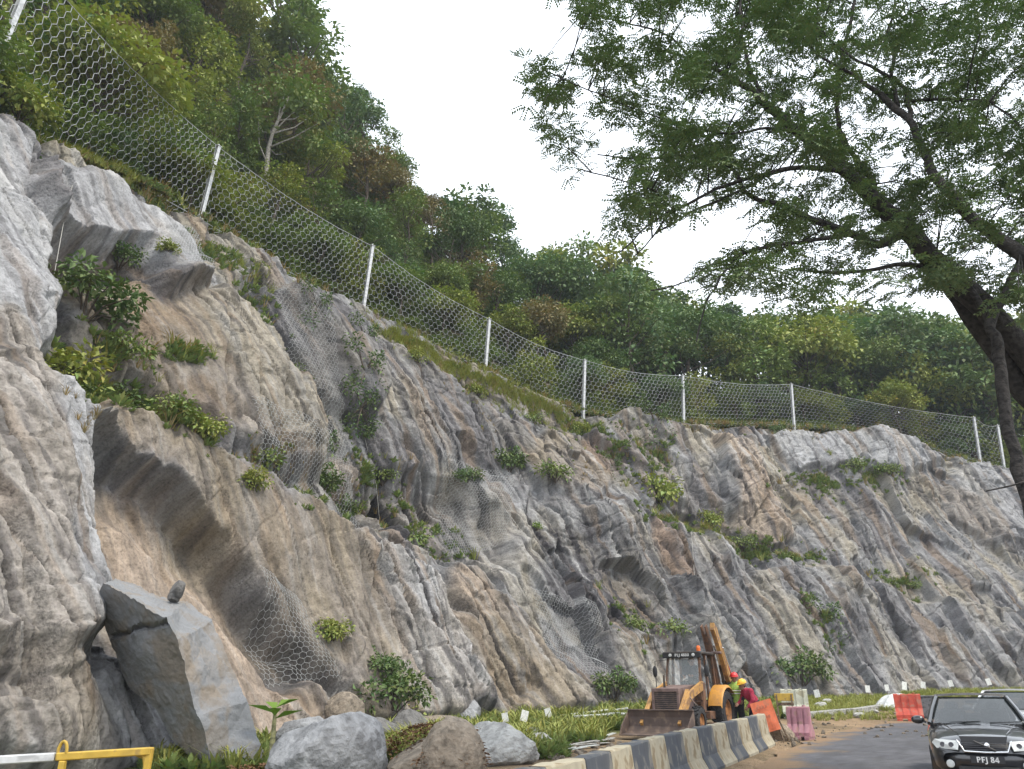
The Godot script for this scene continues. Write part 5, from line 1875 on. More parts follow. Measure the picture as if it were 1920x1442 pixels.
func roadworks() -> void:
	barriers()
	water_barrier(on_ground(1503, 1387), -0.62, M.plastic_pink, "faded pink plastic water-filled barrier beside the orange board", Vector3(0.72, 0.92, 0.55))
	water_barrier(on_ground(1494, 1347), -0.25, M.plastic_cream, "cream plastic water-filled barrier behind the pink one", Vector3(1.0, 1.05, 0.5))
	water_barrier(on_ground(1708, 1352), -0.45, M.plastic_red, "bright red plastic water-filled barrier beside the white sacking", Vector3(1.0, 1.0, 0.5))
	# orange board on a frame
	var p := on_ground(1452, 1393)
	var t := thing("warning_board", "bright orange cloth notice board leaning on a frame at the end of the concrete barriers", "sign", p, -0.42)
	var tilt := Basis(Vector3.RIGHT, -0.16) * Basis(Vector3.BACK, 0.26)
	var s := Shape.new()
	var nb := 10
	for i in nb:
		for j in nb:
			var f := func(x: float, y: float) -> Vector3:
				return tilt * Vector3(-0.31 + 0.62 * x, 0.3 + 0.86 * y, 0.015 * sin(x * 9.0 + y * 5.0) * (1.0 - y))
			s.quad(f.call(i / float(nb), j / float(nb)), f.call(i / float(nb), (j + 1) / float(nb)), f.call((i + 1) / float(nb), (j + 1) / float(nb)), f.call((i + 1) / float(nb), j / float(nb)))
	part("orange_sheet", s, M.orange_cloth, t)
	s = Shape.new()
	s.box(tilt * Vector3(0, 0.73, -0.03), Vector3(0.6, 0.86, 0.03), tilt, 0.006)
	part("backing_board", s, M.brown_wood, t)
	# worn, unreadable print
	for row in 2:
		for k in 4:
			var g := Shape.new()
			g.box(tilt * Vector3(-0.14 + k * 0.085, 0.98 - row * 0.27, 0.022), Vector3(0.055, 0.07, 0.004), tilt * Basis(Vector3.BACK, 0.1 * sin(k * 3.0 + row)))
			part("worn_print", g, M.worn_print, t)
	for x in [-0.26, 0.26]:
		s = Shape.new()
		s.bar(tilt * Vector3(x, 1.12, -0.05), Vector3(x + 0.12, 0.0, -0.42), 0.035, 0.035)
		part("rear_leg", s, M.brown_wood, t)
		s = Shape.new()
		s.bar(tilt * Vector3(x, 0.9, -0.05), tilt * Vector3(x, -0.02, -0.05), 0.035, 0.035)
		part("front_leg", s, M.brown_wood, t)
	var blk := part_mesh("concrete_block", cut_rock(131, Vector3(0.42, 0.3, 0.3), 7, 0.03), M.block_tan, self)
	blk.position = on_ground(1465, 1391) + Vector3.UP * 0.2 + Vector3(0.1, 0, -0.3)
	tag(blk, "muddy tan concrete lump under the orange board", "concrete block")
	# yellow trestle board behind
	t = thing("yellow_trestle", "yellow board on a low brown trestle behind the orange board", "trestle", on_ground(1477, 1368), -0.3)
	s = Shape.new()
	s.box(Vector3(0, 1.02, 0), Vector3(0.62, 0.24, 0.05), Basis(), 0.01)
	part("board", s, M.yellow_paint, t)
	s = Shape.new()
	s.box(Vector3(0.02, 0.8, -0.01), Vector3(0.56, 0.1, 0.04), Basis(), 0.01)
	part("rail", s, M.brown_wood, t)
	for x in [-0.24, 0.24]:
		for z in [-0.2, 0.2]:
			s = Shape.new()
			s.bar(Vector3(x, 1.1, 0), Vector3(x, 0, z), 0.05, 0.05)
			part("leg", s, M.brown_wood, t)
	# white sacking heap
	var hp := on_ground(1708, 1340)
	hp += Vector3(0.2, 0, -1.6)
	s = Shape.new()
	var nr := 26
	for i in nr:
		for j in 12:
			var f := func(ii: float, jj: float) -> Vector3:
				var a := TAU * ii / nr
				var e := jj / 12.0
				var d := Vector3(cos(a), 0, sin(a))
				var fold: float = 0.16 * sin(a * 9.0 + 3.0 * n_warp.get_noise_2d(cos(a) * 3, sin(a) * 3)) * (1.0 - e)
				var rad := (1.0 - e) * (1.05 + fold) + 0.02
				var h := 0.85 * (1.0 - pow(1.0 - e, 2.2)) + 0.08 * n_fine.get_noise_2d(cos(a) * 2.0 * (1 - e), sin(a) * 2.0 * (1 - e))
				return Vector3(d.x * rad * 1.15, h, d.z * rad * 0.8)
			s.quad(f.call(i, j), f.call(i, j + 1), f.call(i + 1, j + 1), f.call(i + 1, j))
	var heap := part("white_sacking", s, M.white_sheet, self)
	heap.position = hp
	tag(heap, "heap of crumpled white sacking on the verge behind the red barrier", "sacking")
	t = thing("grey_crate", "grey metal bin standing behind the dark car", "bin", on_ground(1743, 1347), -0.4)
	s = Shape.new()
	s.box(Vector3(0, 0.42, 0), Vector3(0.75, 0.8, 0.6), Basis(), 0.03)
	part("body", s, M.grey_bin, t)
	s = Shape.new()
	s.box(Vector3(0, 0.85, 0), Vector3(0.8, 0.06, 0.65), Basis(), 0.015)
	part("rim", s, M.grey_bin, t)
	# low concrete kerb of a drain in the grass
	var path := [on_ground(1505, 1347), on_ground(1560, 1341), on_ground(1610, 1337), on_ground(1665, 1328), on_ground(1690, 1321)]
	t = thing("drain_kerb", "low concrete drain kerb running through the verge grass", "kerb", path[0])
	for i in path.size() - 1:
		s = Shape.new()
		s.bar(path[i] - path[0] + Vector3.UP * 0.1, path[i + 1] - path[0] + Vector3.UP * 0.1, 0.3, 0.22, Vector3.UP, 0.02)
		part("kerb_stone", s, M.concrete, t)
	# white marker plates on stakes
	var where := [[947, 1372, 0.24], [983, 1370, 0.3], [1028, 1362, 0.26], [1534, 1318, 0.26], [1629, 1308, 0.26], [1665, 1305, 0.24], [1698, 1302, 0.32], [1733, 1299, 0.26], [1785, 1296, 0.26], [1856, 1293, 0.28], [1884, 1291, 0.22]]
	for i in where.size():
		var w: Array = where[i]
		var g := on_ground(w[0], w[1])
		var near: bool = i < 3
		t = thing("marker_plate", "small white marker plate on a stake in the weeds below the tan rib" if near else "small white marker plate on a stake in the verge grass at the cliff foot", "marker", g, rng.randf_range(-0.4, 0.4), "white marker plates" if near else "white marker plates along the far foot")
		s = Shape.new()
		s.bar(Vector3(0, -0.05, 0), Vector3(0, 0.34, 0), 0.025, 0.025)
		part("stake", s, M.brown_wood, t)
		s = Shape.new()
		var k: float = w[2] * (1.0 if near else 1.25)
		s.box(Vector3(0, 0.34 + k * 0.3, 0.02), Vector3(k * 0.8, k * 1.1, 0.012), Basis(Vector3.BACK, rng.randf_range(-0.3, 0.3)), 0.003)
		part("plate", s, M.white_paint, t)
	# pale pipes and planks lying in the weeds, and sheet scrap by the barrier
	var pipes := [[1050, 1352, 1130, 1347], [1075, 1356, 1140, 1349], [1080, 1361, 1150, 1352], [1090, 1350, 1160, 1353], [1150, 1344, 1178, 1345], [1160, 1354, 1200, 1353]]
	for i in pipes.size():
		var q: Array = pipes[i]
		var a := on_ground(q[0], q[1]) + Vector3.UP * (0.16 + 0.06 * (i % 3))
		var b := on_ground(q[2], q[3]) + Vector3.UP * (0.22 + 0.05 * ((i + 1) % 3))
		s = Shape.new()
		s.tube([Vector3.ZERO, b - a], [0.05, 0.05], 8)
		var o := part("pipe", s, M.pale_pipe, self)
		o.position = a
		tag(o, "pale grey pipe in the heap lying in the weeds left of the digger", "pipe", "pipes lying in the weeds")
	var strips := [[1045, 1403, 1140, 1397], [1050, 1409, 1120, 1403], [1070, 1400, 1150, 1390], [1060, 1412, 1100, 1409], [1100, 1397, 1150, 1394], [1130, 1386, 1152, 1384]]
	for i in strips.size():
		var q: Array = strips[i]
		var a := on_ground(q[0], q[1]) + Vector3.UP * 0.05
		var b := on_ground(q[2], q[3]) + Vector3.UP * (0.06 + 0.015 * i)
		s = Shape.new()
		s.bar(Vector3.ZERO, b - a, 0.14, 0.018, Vector3.UP, 0.004)
		var o := part("scrap_strip", s, M.pale_pipe if i % 2 else M.concrete, self)
		o.position = a
		tag(o, "pale scrap strip lying on the dirt behind the concrete barriers", "scrap", "scrap strips behind the barriers")
	for w in [[1541, 1328, 0.35], [1552, 1320, 0.3], [1612, 1346, 0.25], [1640, 1340, 0.22]]:
		var o := part_mesh("rock", cut_rock(int(w[0]), Vector3(w[2], w[2] * 0.5, w[2] * 0.7), 8, 0.05, 3), M.stone_white, self)
		o.position = on_ground(w[0], w[1]) + Vector3.UP * 0.1
		tag(o, "whitish broken lump lying in the verge grass by the kerb", "rock", "white lumps in the verge")
	# yellow steel railing at the near left
	var e := at(283, 1408, 10.0)
	var m0 := at(105, 1419, 9.7)
	var far := at(-160, 1434, 9.4)
	var foot := Vector3(e.x, ground_y(e.x, e.z), e.z)
	t = thing("steel_railing", "yellow painted steel railing end joined to a bare grey rail", "railing", foot)
	var o2 := Transform3D(Basis(), -foot)
	s = Shape.new()
	s.bar(o2 * m0, o2 * e, 0.09, 0.085, Vector3.UP, 0.012)
	part("yellow_rail", s, M.yellow_paint, t)
	s = Shape.new()
	s.bar(o2 * e + Vector3(-0.01, 0.04, 0), Vector3(-0.03, -0.1, 0), 0.075, 0.075, Vector3.BACK, 0.012)
	part("end_post", s, M.yellow_paint, t)
	s = Shape.new()
	s.tube([o2 * e + Vector3(-0.16, -0.03, 0), o2 * e + Vector3(-0.06, -0.06, 0), o2 * e + Vector3(-0.03, -0.16, 0)], [0.03, 0.035, 0.03], 8)
	part("corner_gusset", s, M.yellow_paint, t)
	s = Shape.new()
	s.bar(o2 * (m0 + Vector3(0.09, -0.04, 0)), o2 * Vector3(m0.x + 0.09, ground_y(m0.x, m0.z) - 0.1, m0.z), 0.07, 0.07, Vector3.BACK, 0.01)
	part("middle_post", s, M.yellow_paint, t)
	s = Shape.new()
	var arch := []
	var ar := []
	for i in 9:
		var q := PI * i / 8.0
		arch.append(o2 * (m0 + Vector3(0.06 - 0.05 * cos(q), 0.04 + 0.12 * sin(q), 0)))
		ar.append(0.018)
	s.tube(arch, ar, 7)
	part("lifting_loop", s, M.yellow_paint, t)
	s = Shape.new()
	s.bar(o2 * far, o2 * (m0 + Vector3(-0.01, 0.0, -0.01)), 0.12, 0.09, Vector3.UP, 0.012)
	part("grey_rail", s, M.galvanised, t)
	s = Shape.new()
	s.bar(o2 * (far + Vector3(0.3, -0.04, 0)), o2 * Vector3(far.x + 0.3, ground_y(far.x, far.z) - 0.1, far.z), 0.08, 0.08, Vector3.BACK, 0.01)
	part("grey_post", s, M.galvanised, t)
	# young banana-like plant beside the boulder
	var bp := on_ground(505, 1440)
	t = thing("young_plant", "young broad-leaved plant with a pale stem beside the leaning boulder", "plant", bp)
	s = Shape.new()
	s.tube([Vector3(0, -0.1, 0), Vector3(0.01, 0.4, 0), Vector3(0.0, 0.95, 0)], [0.06, 0.055, 0.035], 8)
	part("stem", s, M.pale_stem, t)
	for i in 5:
		var q := i * 1.35
		s = Shape.new()
		s.col = Color(1, 1, 1)
		leaf(s, Vector3(0, 0.85 + 0.05 * i, 0), Vector3(cos(q), 0.5, sin(q)).normalized(), Vector3.UP, 0.55, 0.24)
		part("leaf", s, M.leaf[6], t, true)

# ---------------------------------------------------------------- vehicles

func loft(s: Shape, rings: Array, closed := false) -> void:
	# rings: arrays of points, joined one to the next with smooth normals
	var nr := rings.size()
	var np: int = rings[0].size()
	var nor := []
	for i in nr:
		var row := []
		for j in np:
			var a: Vector3 = rings[mini(i + 1, nr - 1)][j] - rings[maxi(i - 1, 0)][j]
			var b: Vector3 = rings[i][mini(j + 1, np - 1)] - rings[i][maxi(j - 1, 0)]
			row.append(b.cross(a).normalized())
		nor.append(row)
	var mid := Vector3.ZERO
	for row in rings:
		for q in row: mid += q / float(nr * np)
	var out := 0.0
	for i in nr:
		for j in np: out += nor[i][j].dot(rings[i][j] - mid)
	if out < 0.0:
		for i in nr:
			for j in np: nor[i][j] = -nor[i][j]
	for i in nr - 1:
		for j in np - 1:
			var a: Vector3 = rings[i][j]
			var b: Vector3 = rings[i][j + 1]
			var c: Vector3 = rings[i + 1][j + 1]
			var d: Vector3 = rings[i + 1][j]
			var m := (c - a).cross(b - a)
			if m.dot(nor[i][j] + nor[i + 1][j + 1]) >= 0.0:
				s.stri(a, b, c, nor[i][j], nor[i][j + 1], nor[i + 1][j + 1])
				s.stri(a, c, d, nor[i][j], nor[i + 1][j + 1], nor[i + 1][j])
			else:
				s.stri(a, c, b, nor[i][j], nor[i + 1][j + 1], nor[i][j + 1])
				s.stri(a, d, c, nor[i][j], nor[i + 1][j], nor[i + 1][j + 1])

func tyre(parent: Node, at_p: Vector3, r: float, w: float, rim: Material, lugs := 0, side := 1.0) -> void:
	var axis := Basis(Vector3.BACK, -PI / 2 * side)
	var wh := Node3D.new()
	wh.name = "wheel"
	wh.position = at_p
	parent.add_child(wh, true)
	var s := Shape.new()
	var h := w / 2.0
	s.lathe([Vector2(r * 0.58, -h), Vector2(r * 0.86, -h), Vector2(r * 0.97, -h * 0.75), Vector2(r, -h * 0.3), Vector2(r, h * 0.3), Vector2(r * 0.97, h * 0.75), Vector2(r * 0.86, h), Vector2(r * 0.58, h), Vector2(r * 0.56, h * 0.6)], Vector3.ZERO, axis, 30)
	for i in lugs:
		var a := TAU * i / lugs
		var b := Basis(Vector3.RIGHT, a)
		for sg in [-1.0, 1.0]:
			s.box(b * Vector3(sg * h * 0.5, r * 1.005, 0), Vector3(h * 1.05, 0.05, 0.06), b * Basis(Vector3.UP, 0.6 * sg))
	part("tyre", s, M.rubber, wh)
	s = Shape.new()
	s.lathe([Vector2(r * 0.585, h * 0.75), Vector2(r * 0.52, h * 0.7), Vector2(r * 0.45, h * 0.35), Vector2(r * 0.2, h * 0.3), Vector2(r * 0.18, h * 0.55), Vector2(0.0, h * 0.58)], Vector3.ZERO, axis, 24)
	for i in 6:
		var b := Basis(Vector3.RIGHT, TAU * i / 6)
		s.box(b * Vector3(side * h * 0.36, r * 0.32, 0), Vector3(0.03, 0.04, 0.04), b)
	part("rim", s, rim, wh)

func car(called: String, label: String, p: Vector3, turn: float, paint: Material, plate: String) -> void:
	# four-door saloon, nose towards +z
	var t := thing(called, label, "car", p, turn)
	var ring := func(z: float, w: float, bot: float, sh: float, top: float, crown: float, zc := 0.0) -> Array:
		var half := [Vector3(0, bot, z), Vector3(w * 0.88, bot, z), Vector3(w * 0.97, bot + 0.10, z), Vector3(w, lerpf(bot, sh, 0.55), z), Vector3(w * 0.985, sh - 0.06, z), Vector3(w * 0.93, sh, z + zc * 0.2), Vector3(w * 0.72, top, z + zc * 0.4), Vector3(w * 0.4, top + crown * 0.7, z + zc * 0.8), Vector3(0, top + crown, z + zc)]
		var full := []
		for i in range(half.size() - 1, 0, -1): full.append(Vector3(-half[i].x, half[i].y, half[i].z))
		full.append_array(half.slice(0, 1))
		full.append_array(half.slice(1))
		return full
	var rings := []
	for q in [[-2.22, 0.66, 0.36, 0.62, 0.70, 0.01, -0.06], [-2.16, 0.78, 0.28, 0.80, 0.88, 0.02, -0.08], [-1.9, 0.84, 0.22, 0.87, 0.97, 0.02, 0.0], [-1.4, 0.86, 0.2, 0.88, 0.97, 0.01, 0.0], [0.2, 0.865, 0.19, 0.86, 0.94, 0.01, 0.0], [0.9, 0.86, 0.19, 0.84, 0.92, 0.03, 0.0], [1.5, 0.85, 0.2, 0.77, 0.83, 0.05, 0.0], [1.86, 0.82, 0.2, 0.70, 0.75, 0.055, 0.06], [2.02, 0.78, 0.2, 0.66, 0.70, 0.045, 0.1], [2.12, 0.72, 0.22, 0.56, 0.60, 0.02, 0.12], [2.16, 0.66, 0.26, 0.50, 0.52, 0.0, 0.12]]:
		rings.append(ring.call(q[0], q[1], q[2], q[3], q[4], q[5], q[6]))
	var s := Shape.new()
	loft(s, rings)
	part("body", s, paint, t)
	# bonnet creases
	for sg in [-1.0, 1.0]:
		s = Shape.new()
		s.tube([Vector3(0.62 * sg, 0.945, 0.88), Vector3(0.5 * sg, 0.895, 1.45), Vector3(0.36 * sg, 0.80, 1.92)], [0.008, 0.008, 0.006], 5)
		part("bonnet_crease", s, paint, t)
	# bumper
	s = Shape.new()
	var bump := []
	for q in [[0.20, 2.10], [0.24, 2.19], [0.40, 2.23], [0.50, 2.22], [0.53, 2.14]]:
		var row := []
		for i in 13:
			var x := lerpf(-0.84, 0.84, i / 12.0)
			row.append(Vector3(x, q[0], q[1] - 0.42 * pow(absf(x) / 0.84, 3.0) + 0.02))
		bump.append(row)
	loft(s, bump)
	part("front_bumper", s, paint, t)
	s = Shape.new()
	s.box(Vector3(0, 0.27, 2.235), Vector3(0.9, 0.09, 0.03), Basis(), 0.01)
	part("lower_intake", s, M.black_plastic, t)
	# grille in a bright U-shaped frame
	s = Shape.new()
	s.prism([Vector2(-0.36, 0.70), Vector2(0.36, 0.70), Vector2(0.30, 0.545), Vector2(-0.30, 0.545)], 0.05, Transform3D(Basis(Vector3.RIGHT, -0.12), Vector3(0, 0.075, 2.22)))
	var gr := part("grille", s, M.black_plastic, t)
	for k in 4:
		s = Shape.new()
		s.box(Vector3(0, 0.575 + k * 0.032, 2.262 - 0.004 * k), Vector3(0.58 + k * 0.035, 0.01, 0.02))
		part("slat", s, M.dark_metal, gr)
	s = Shape.new()
	s.tube([Vector3(-0.40, 0.71, 2.20), Vector3(-0.315, 0.545, 2.275), Vector3(0, 0.535, 2.29), Vector3(0.315, 0.545, 2.275), Vector3(0.40, 0.71, 2.20)], [0.014, 0.02, 0.018, 0.02, 0.014], 7)
	part("grille_frame", s, M.chrome, t)
	s = Shape.new()
	s.bar(Vector3(-0.16, 0.705, 2.255), Vector3(0.15, 0.56, 2.29), 0.03, 0.06, Vector3.BACK, 0.008)
	var bd := part("badge_bar", s, M.black_plastic, t)
	s = Shape.new()
	s.lathe([Vector2(0.0, 0.0), Vector2(0.045, 0.0), Vector2(0.04, 0.015), Vector2(0.0, 0.02)], Vector3(0.03, 0.64, 2.285), Basis(Vector3.RIGHT, PI / 2), 14)
	part("badge", s, M.chrome, bd)
	for sg in [-1.0, 1.0]:
		# headlamps and fog lamps
		var lens := [Vector3(0.37, 0.70, 2.215), Vector3(0.74, 0.715, 2.02), Vector3(0.79, 0.66, 1.99), Vector3(0.73, 0.575, 2.09), Vector3(0.41, 0.56, 2.265)]
		s = Shape.new()
		var c := Vector3(0.59 * sg, 0.645, 2.16)
		for i in 5:
			var a: Vector3 = lens[i] * Vector3(sg, 1, 1)
			var b: Vector3 = lens[(i + 1) % 5] * Vector3(sg, 1, 1)
			if sg > 0: s.tri(c, a, b)
			else: s.tri(c, b, a)
			s.quad(a, b, b - Vector3(0, 0, 0.2), a - Vector3(0, 0, 0.2))
		var hl := part("headlight", s, M.lamp_glass, t)
		for k in 2:
			s = Shape.new()
			s.lathe([Vector2(0.0, 0.0), Vector2(0.03, 0.003), Vector2(0.04, 0.0)], Vector3((0.50 + k * 0.13) * sg, 0.64, 2.215 - k * 0.065), Basis(Vector3.RIGHT, PI / 2), 14)
			part("bulb_housing", s, M.dark_metal, hl)
		s = Shape.new()
		s.lathe([Vector2(0.0, 0.02), Vector2(0.05, 0.015), Vector2(0.065, 0.0)], Vector3(0.56 * sg, 0.34, 2.17), Basis(Vector3.RIGHT, PI / 2), 14)
		part("fog_lamp", s, M.lamp_glass, t)
		# mirror
		s = Shape.new()
		s.ball(Vector3(0.98 * sg, 0.985, 0.62), Vector3(0.12, 0.075, 0.06), Basis(), 7, 12)
		s.bar(Vector3(0.84 * sg, 0.94, 0.62), Vector3(0.92 * sg, 0.97, 0.62), 0.05, 0.04)
		part("mirror", s, paint, t)
		# side glass and pillars
		s = Shape.new()
		s.quad(Vector3(0.80 * sg, 0.95, 0.72), Vector3(0.62 * sg, 1.36, 0.02), Vector3(0.62 * sg, 1.37, -0.85), Vector3(0.80 * sg, 0.97, -1.3))
		part("side_window", s, M.car_glass, t)
		s = Shape.new()
		s.tube([Vector3(0.79 * sg, 0.93, 0.95), Vector3(0.70 * sg, 1.18, 0.50), Vector3(0.60 * sg, 1.385, 0.08)], [0.035, 0.032, 0.035], 7)
		s.tube([Vector3(0.60 * sg, 1.385, 0.08), Vector3(0.61 * sg, 1.405, -0.4), Vector3(0.60 * sg, 1.385, -0.9), Vector3(0.74 * sg, 0.98, -1.5)], [0.035, 0.03, 0.035, 0.05], 7)
		s.bar(Vector3(0.80 * sg, 0.95, -0.35), Vector3(0.62 * sg, 1.38, -0.4), 0.05, 0.08)
		part("pillar", s, paint, t)
		for z in [1.35, -1.35]: tyre(t, Vector3(0.76 * sg, 0.31, z), 0.31, 0.2, M.silver_rim, 0, sg)
	# windscreen, roof, rear screen
	var glass := []
	for k in 5:
		var e := k / 4.0
		var row := []
		for i in 9:
			var x := i / 4.0 - 1.0
			row.append(Vector3(x * lerpf(0.75, 0.58, e), lerpf(0.935, 1.385, e), lerpf(0.97, 0.10, e) - 0.10 * x * x))
		glass.append(row)
	s = Shape.new()
	loft(s, glass)
	part("windscreen", s, M.car_glass, t)
	s = Shape.new()
	var roof := []
	for k in 7:
		var e := k / 6.0
		var row := []
		for i in 9:
			var x := i / 4.0 - 1.0
			row.append(Vector3(x * 0.62, 1.39 + 0.045 * sin(e * PI) + 0.03 * (1.0 - x * x), lerpf(0.11, -0.92, e) - 0.08 * x * x * (1.0 - e)))
		roof.append(row)
	loft(s, roof)
	part("roof", s, paint, t)
	s = Shape.new()
	s.quad(Vector3(-0.6, 1.38, -0.92), Vector3(0.6, 1.38, -0.92), Vector3(0.72, 0.98, -1.5), Vector3(-0.72, 0.98, -1.5))
	part("rear_screen", s, M.car_glass, t)
	# inside: lining, dashboard and seats
	s = Shape.new()
	s.box(Vector3(0, 0.42, -0.3), Vector3(1.5, 0.04, 2.3))
	for sg in [-1.0, 1.0]: s.box(Vector3(0.77 * sg, 0.68, -0.3), Vector3(0.03, 0.5, 2.2))
	s.box(Vector3(0, 0.93, -1.42), Vector3(1.4, 0.04, 0.3))
	s.box(Vector3(0, 0.8, -1.1), Vector3(1.3, 0.55, 0.16), Basis(Vector3.RIGHT, -0.2), 0.04)
	s.box(Vector3(0, 1.372, -0.4), Vector3(1.1, 0.02, 0.9))
	part("cabin_lining", s, M.seat_cloth, t)
	s = Shape.new()
	s.box(Vector3(0, 0.86, 0.72), Vector3(1.4, 0.14, 0.36), Basis(), 0.03)
	part("dashboard", s, M.black_plastic, t)
	for x in [-0.36, 0.36]:
		s = Shape.new()
		s.box(Vector3(x, 0.85, -0.22), Vector3(0.46, 0.66, 0.14), Basis(Vector3.RIGHT, -0.2), 0.05)
		s.box(Vector3(x, 1.22, -0.28), Vector3(0.24, 0.16, 0.1), Basis(Vector3.RIGHT, -0.1), 0.04)
		s.box(Vector3(x, 0.55, 0.1), Vector3(0.46, 0.16, 0.5), Basis(), 0.05)
		part("seat", s, M.seat_cloth, t)
	s = Shape.new()
	s.box(Vector3(0, 1.30, 0.12), Vector3(0.22, 0.06, 0.02), Basis(), 0.01)
	part("rear_view_mirror", s, M.black_plastic, t)
	for sg in [-0.45, 0.2]:
		s = Shape.new()
		s.bar(Vector3(sg, 0.955, 0.95), Vector3(sg + 0.5, 0.975, 0.90), 0.015, 0.015)
		part("wiper", s, M.black_plastic, t)
	s = Shape.new()
	s.box(Vector3(0, 0.42, 2.262), Vector3(0.5, 0.115, 0.012), Basis(), 0.003)
	var pl := part("number_plate", s, M.black_plastic, t)
	if plate:
		lettering(plate, 0.085, Vector3(0, 0.42, 2.271), Basis(), M.white_paint, pl)

func lettering(words: String, high: float, p: Vector3, b: Basis, m: Material, parent: Node) -> void:
	var tm := TextMesh.new()
	var f := SystemFont.new()
	f.font_names = PackedStringArray(["Droid Sans"])
	f.font_weight = 700
	tm.font = f
	tm.text = words
	tm.font_size = 64
	tm.pixel_size = high / 46.0
	tm.depth = 0.004
	var o := part_mesh("lettering", tm, m, parent)
	o.position = p
	o.basis = b

func digger() -> void:
	# backhoe loader, nose towards +z, its left side +x
	var g := Vector3(5.2, 0, -25.0)
	g.y = ground_y(g.x, g.z)
	var t := thing("backhoe_loader", "worn yellow and brown backhoe loader with raised rear boom parked behind the barriers", "backhoe", g, -0.576)
	t.scale = Vector3.ONE * 0.85
	var s: Shape
	for sg in [-1.0, 1.0]:
		tyre(t, Vector3(0.95 * sg, 0.72, -1.15), 0.72, 0.44, M.rust_rim, 22, sg)
		tyre(t, Vector3(0.80 * sg, 0.45, 1.0), 0.45, 0.28, M.rust_rim, 18, sg)
	# chassis, bonnet, radiator
	s = Shape.new()
	s.box(Vector3(0, 0.62, 0.1), Vector3(0.62, 0.34, 3.2), Basis(), 0.04)
	s.box(Vector3(0, 0.45, 1.0), Vector3(1.4, 0.18, 0.22), Basis(), 0.03)
	s.box(Vector3(0, 0.72, -1.15), Vector3(1.5, 0.3, 0.34), Basis(), 0.04)
	part("chassis", s, M.digger_dark, t)
	s = Shape.new()
	s.prism([Vector2(0.15, 0.8), Vector2(1.74, 0.8), Vector2(1.74, 1.38), Vector2(1.66, 1.46), Vector2(0.15, 1.60)], 0.86, Transform3D(Basis(Vector3(0, 0, 1), Vector3.UP, Vector3(-1, 0, 0)), Vector3.ZERO))
	part("bonnet", s, M.digger_mauve, t)
	s = Shape.new()
	s.box(Vector3(0, 1.42, 1.77), Vector3(0.98, 0.12, 0.08), Basis(), 0.012)
	s.box(Vector3(0, 0.72, 1.77), Vector3(0.98, 0.1, 0.08), Basis(), 0.012)
	for x in [-0.445, 0.445]: s.box(Vector3(x, 1.07, 1.77), Vector3(0.09, 0.6, 0.08), Basis(), 0.012)
	var rd := part("radiator_frame", s, M.digger_mauve, t)
	s = Shape.new()
	s.box(Vector3(0, 1.07, 1.75), Vector3(0.8, 0.6, 0.03))
	part("radiator_screen", s, M.digger_dark, rd)
	for k in 9:
		s = Shape.new()
		s.box(Vector3(0, 0.82 + k * 0.0625, 1.771), Vector3(0.78, 0.016, 0.014))
		part("screen_bar", s, M.digger_mauve, rd)
	# loader arms, links and rams
	for sg in [-1.0, 1.0]:
		var x: float = 0.66 * sg
		s = Shape.new()
		s.prism([Vector2(-0.15, 1.62), Vector2(0.05, 1.72), Vector2(1.35, 1.36), Vector2(1.62, 1.12), Vector2(2.42, 0.42), Vector2(2.30, 0.30), Vector2(1.5, 0.92), Vector2(1.22, 1.14), Vector2(-0.1, 1.46)], 0.1, Transform3D(Basis(Vector3(0, 0, 1), Vector3.UP, Vector3(-1, 0, 0)), Vector3(x, 0, 0)))
		part("loader_arm", s, M.digger_yellow, t)
		s = Shape.new()
		s.bar(Vector3(x * 0.87, 1.45, 1.25), Vector3(x * 0.87, 0.62, 1.72), 0.05, 0.12, Vector3.RIGHT, 0.01)
		s.bar(Vector3(x * 0.87, 1.40, 1.32), Vector3(x * 0.87, 0.60, 2.25), 0.05, 0.10, Vector3.RIGHT, 0.01)
		part("bucket_link", s, M.digger_yellow, t)
		s = Shape.new()
		s.tube([Vector3(x * 1.1, 0.62, 0.35), Vector3(x * 1.1, 0.98, 1.0)], [0.055, 0.055], 10)
		var ram := part("lift_ram", s, M.digger_dark, t)
		s = Shape.new()
		s.tube([Vector3(x * 1.1, 0.98, 1.0), Vector3(x * 1.05, 1.22, 1.42)], [0.028, 0.028], 8)
		part("ram_rod", s, M.chrome, ram)
		s = Shape.new()
		s.tube([Vector3(x * 0.87, 0.62, 1.75), Vector3(x * 0.87, 0.42, 2.15)], [0.03, 0.03], 8)
		part("tilt_rod", s, M.chrome, t)
		# loader tower and step
		s = Shape.new()
		s.box(Vector3(x, 1.2, -0.02), Vector3(0.12, 0.95, 0.26), Basis(Vector3.RIGHT, -0.1), 0.02)
		part("loader_tower", s, M.digger_brown, t)
		s = Shape.new()
		s.box(Vector3(0.74 * sg, 0.62, -0.2), Vector3(0.34, 0.26, 0.6), Basis(), 0.02)
		s.box(Vector3(0.80 * sg, 0.36, -0.2), Vector3(0.24, 0.04, 0.4), Basis(), 0.01)
		part("step_box", s, M.digger_brown, t)
		# rear mudguard
		s = Shape.new()
		var rows := []
		for i in 13:
			var a := deg_to_rad(lerpf(10.0, 165.0, i / 12.0))
			var c := Vector3(0, 0.74 + sin(a) * 0.84, -1.15 + cos(a) * 0.86)
			rows.append([c + Vector3(0.70 * sg, -0.02, 0), c + Vector3(0.74 * sg, 0.03, 0), c + Vector3(1.16 * sg, 0.03, 0), c + Vector3(1.21 * sg, -0.06, 0)])
		loft(s, rows)
		part("mudguard", s, M.digger_orange, t)
	# bucket
	s = Shape.new()
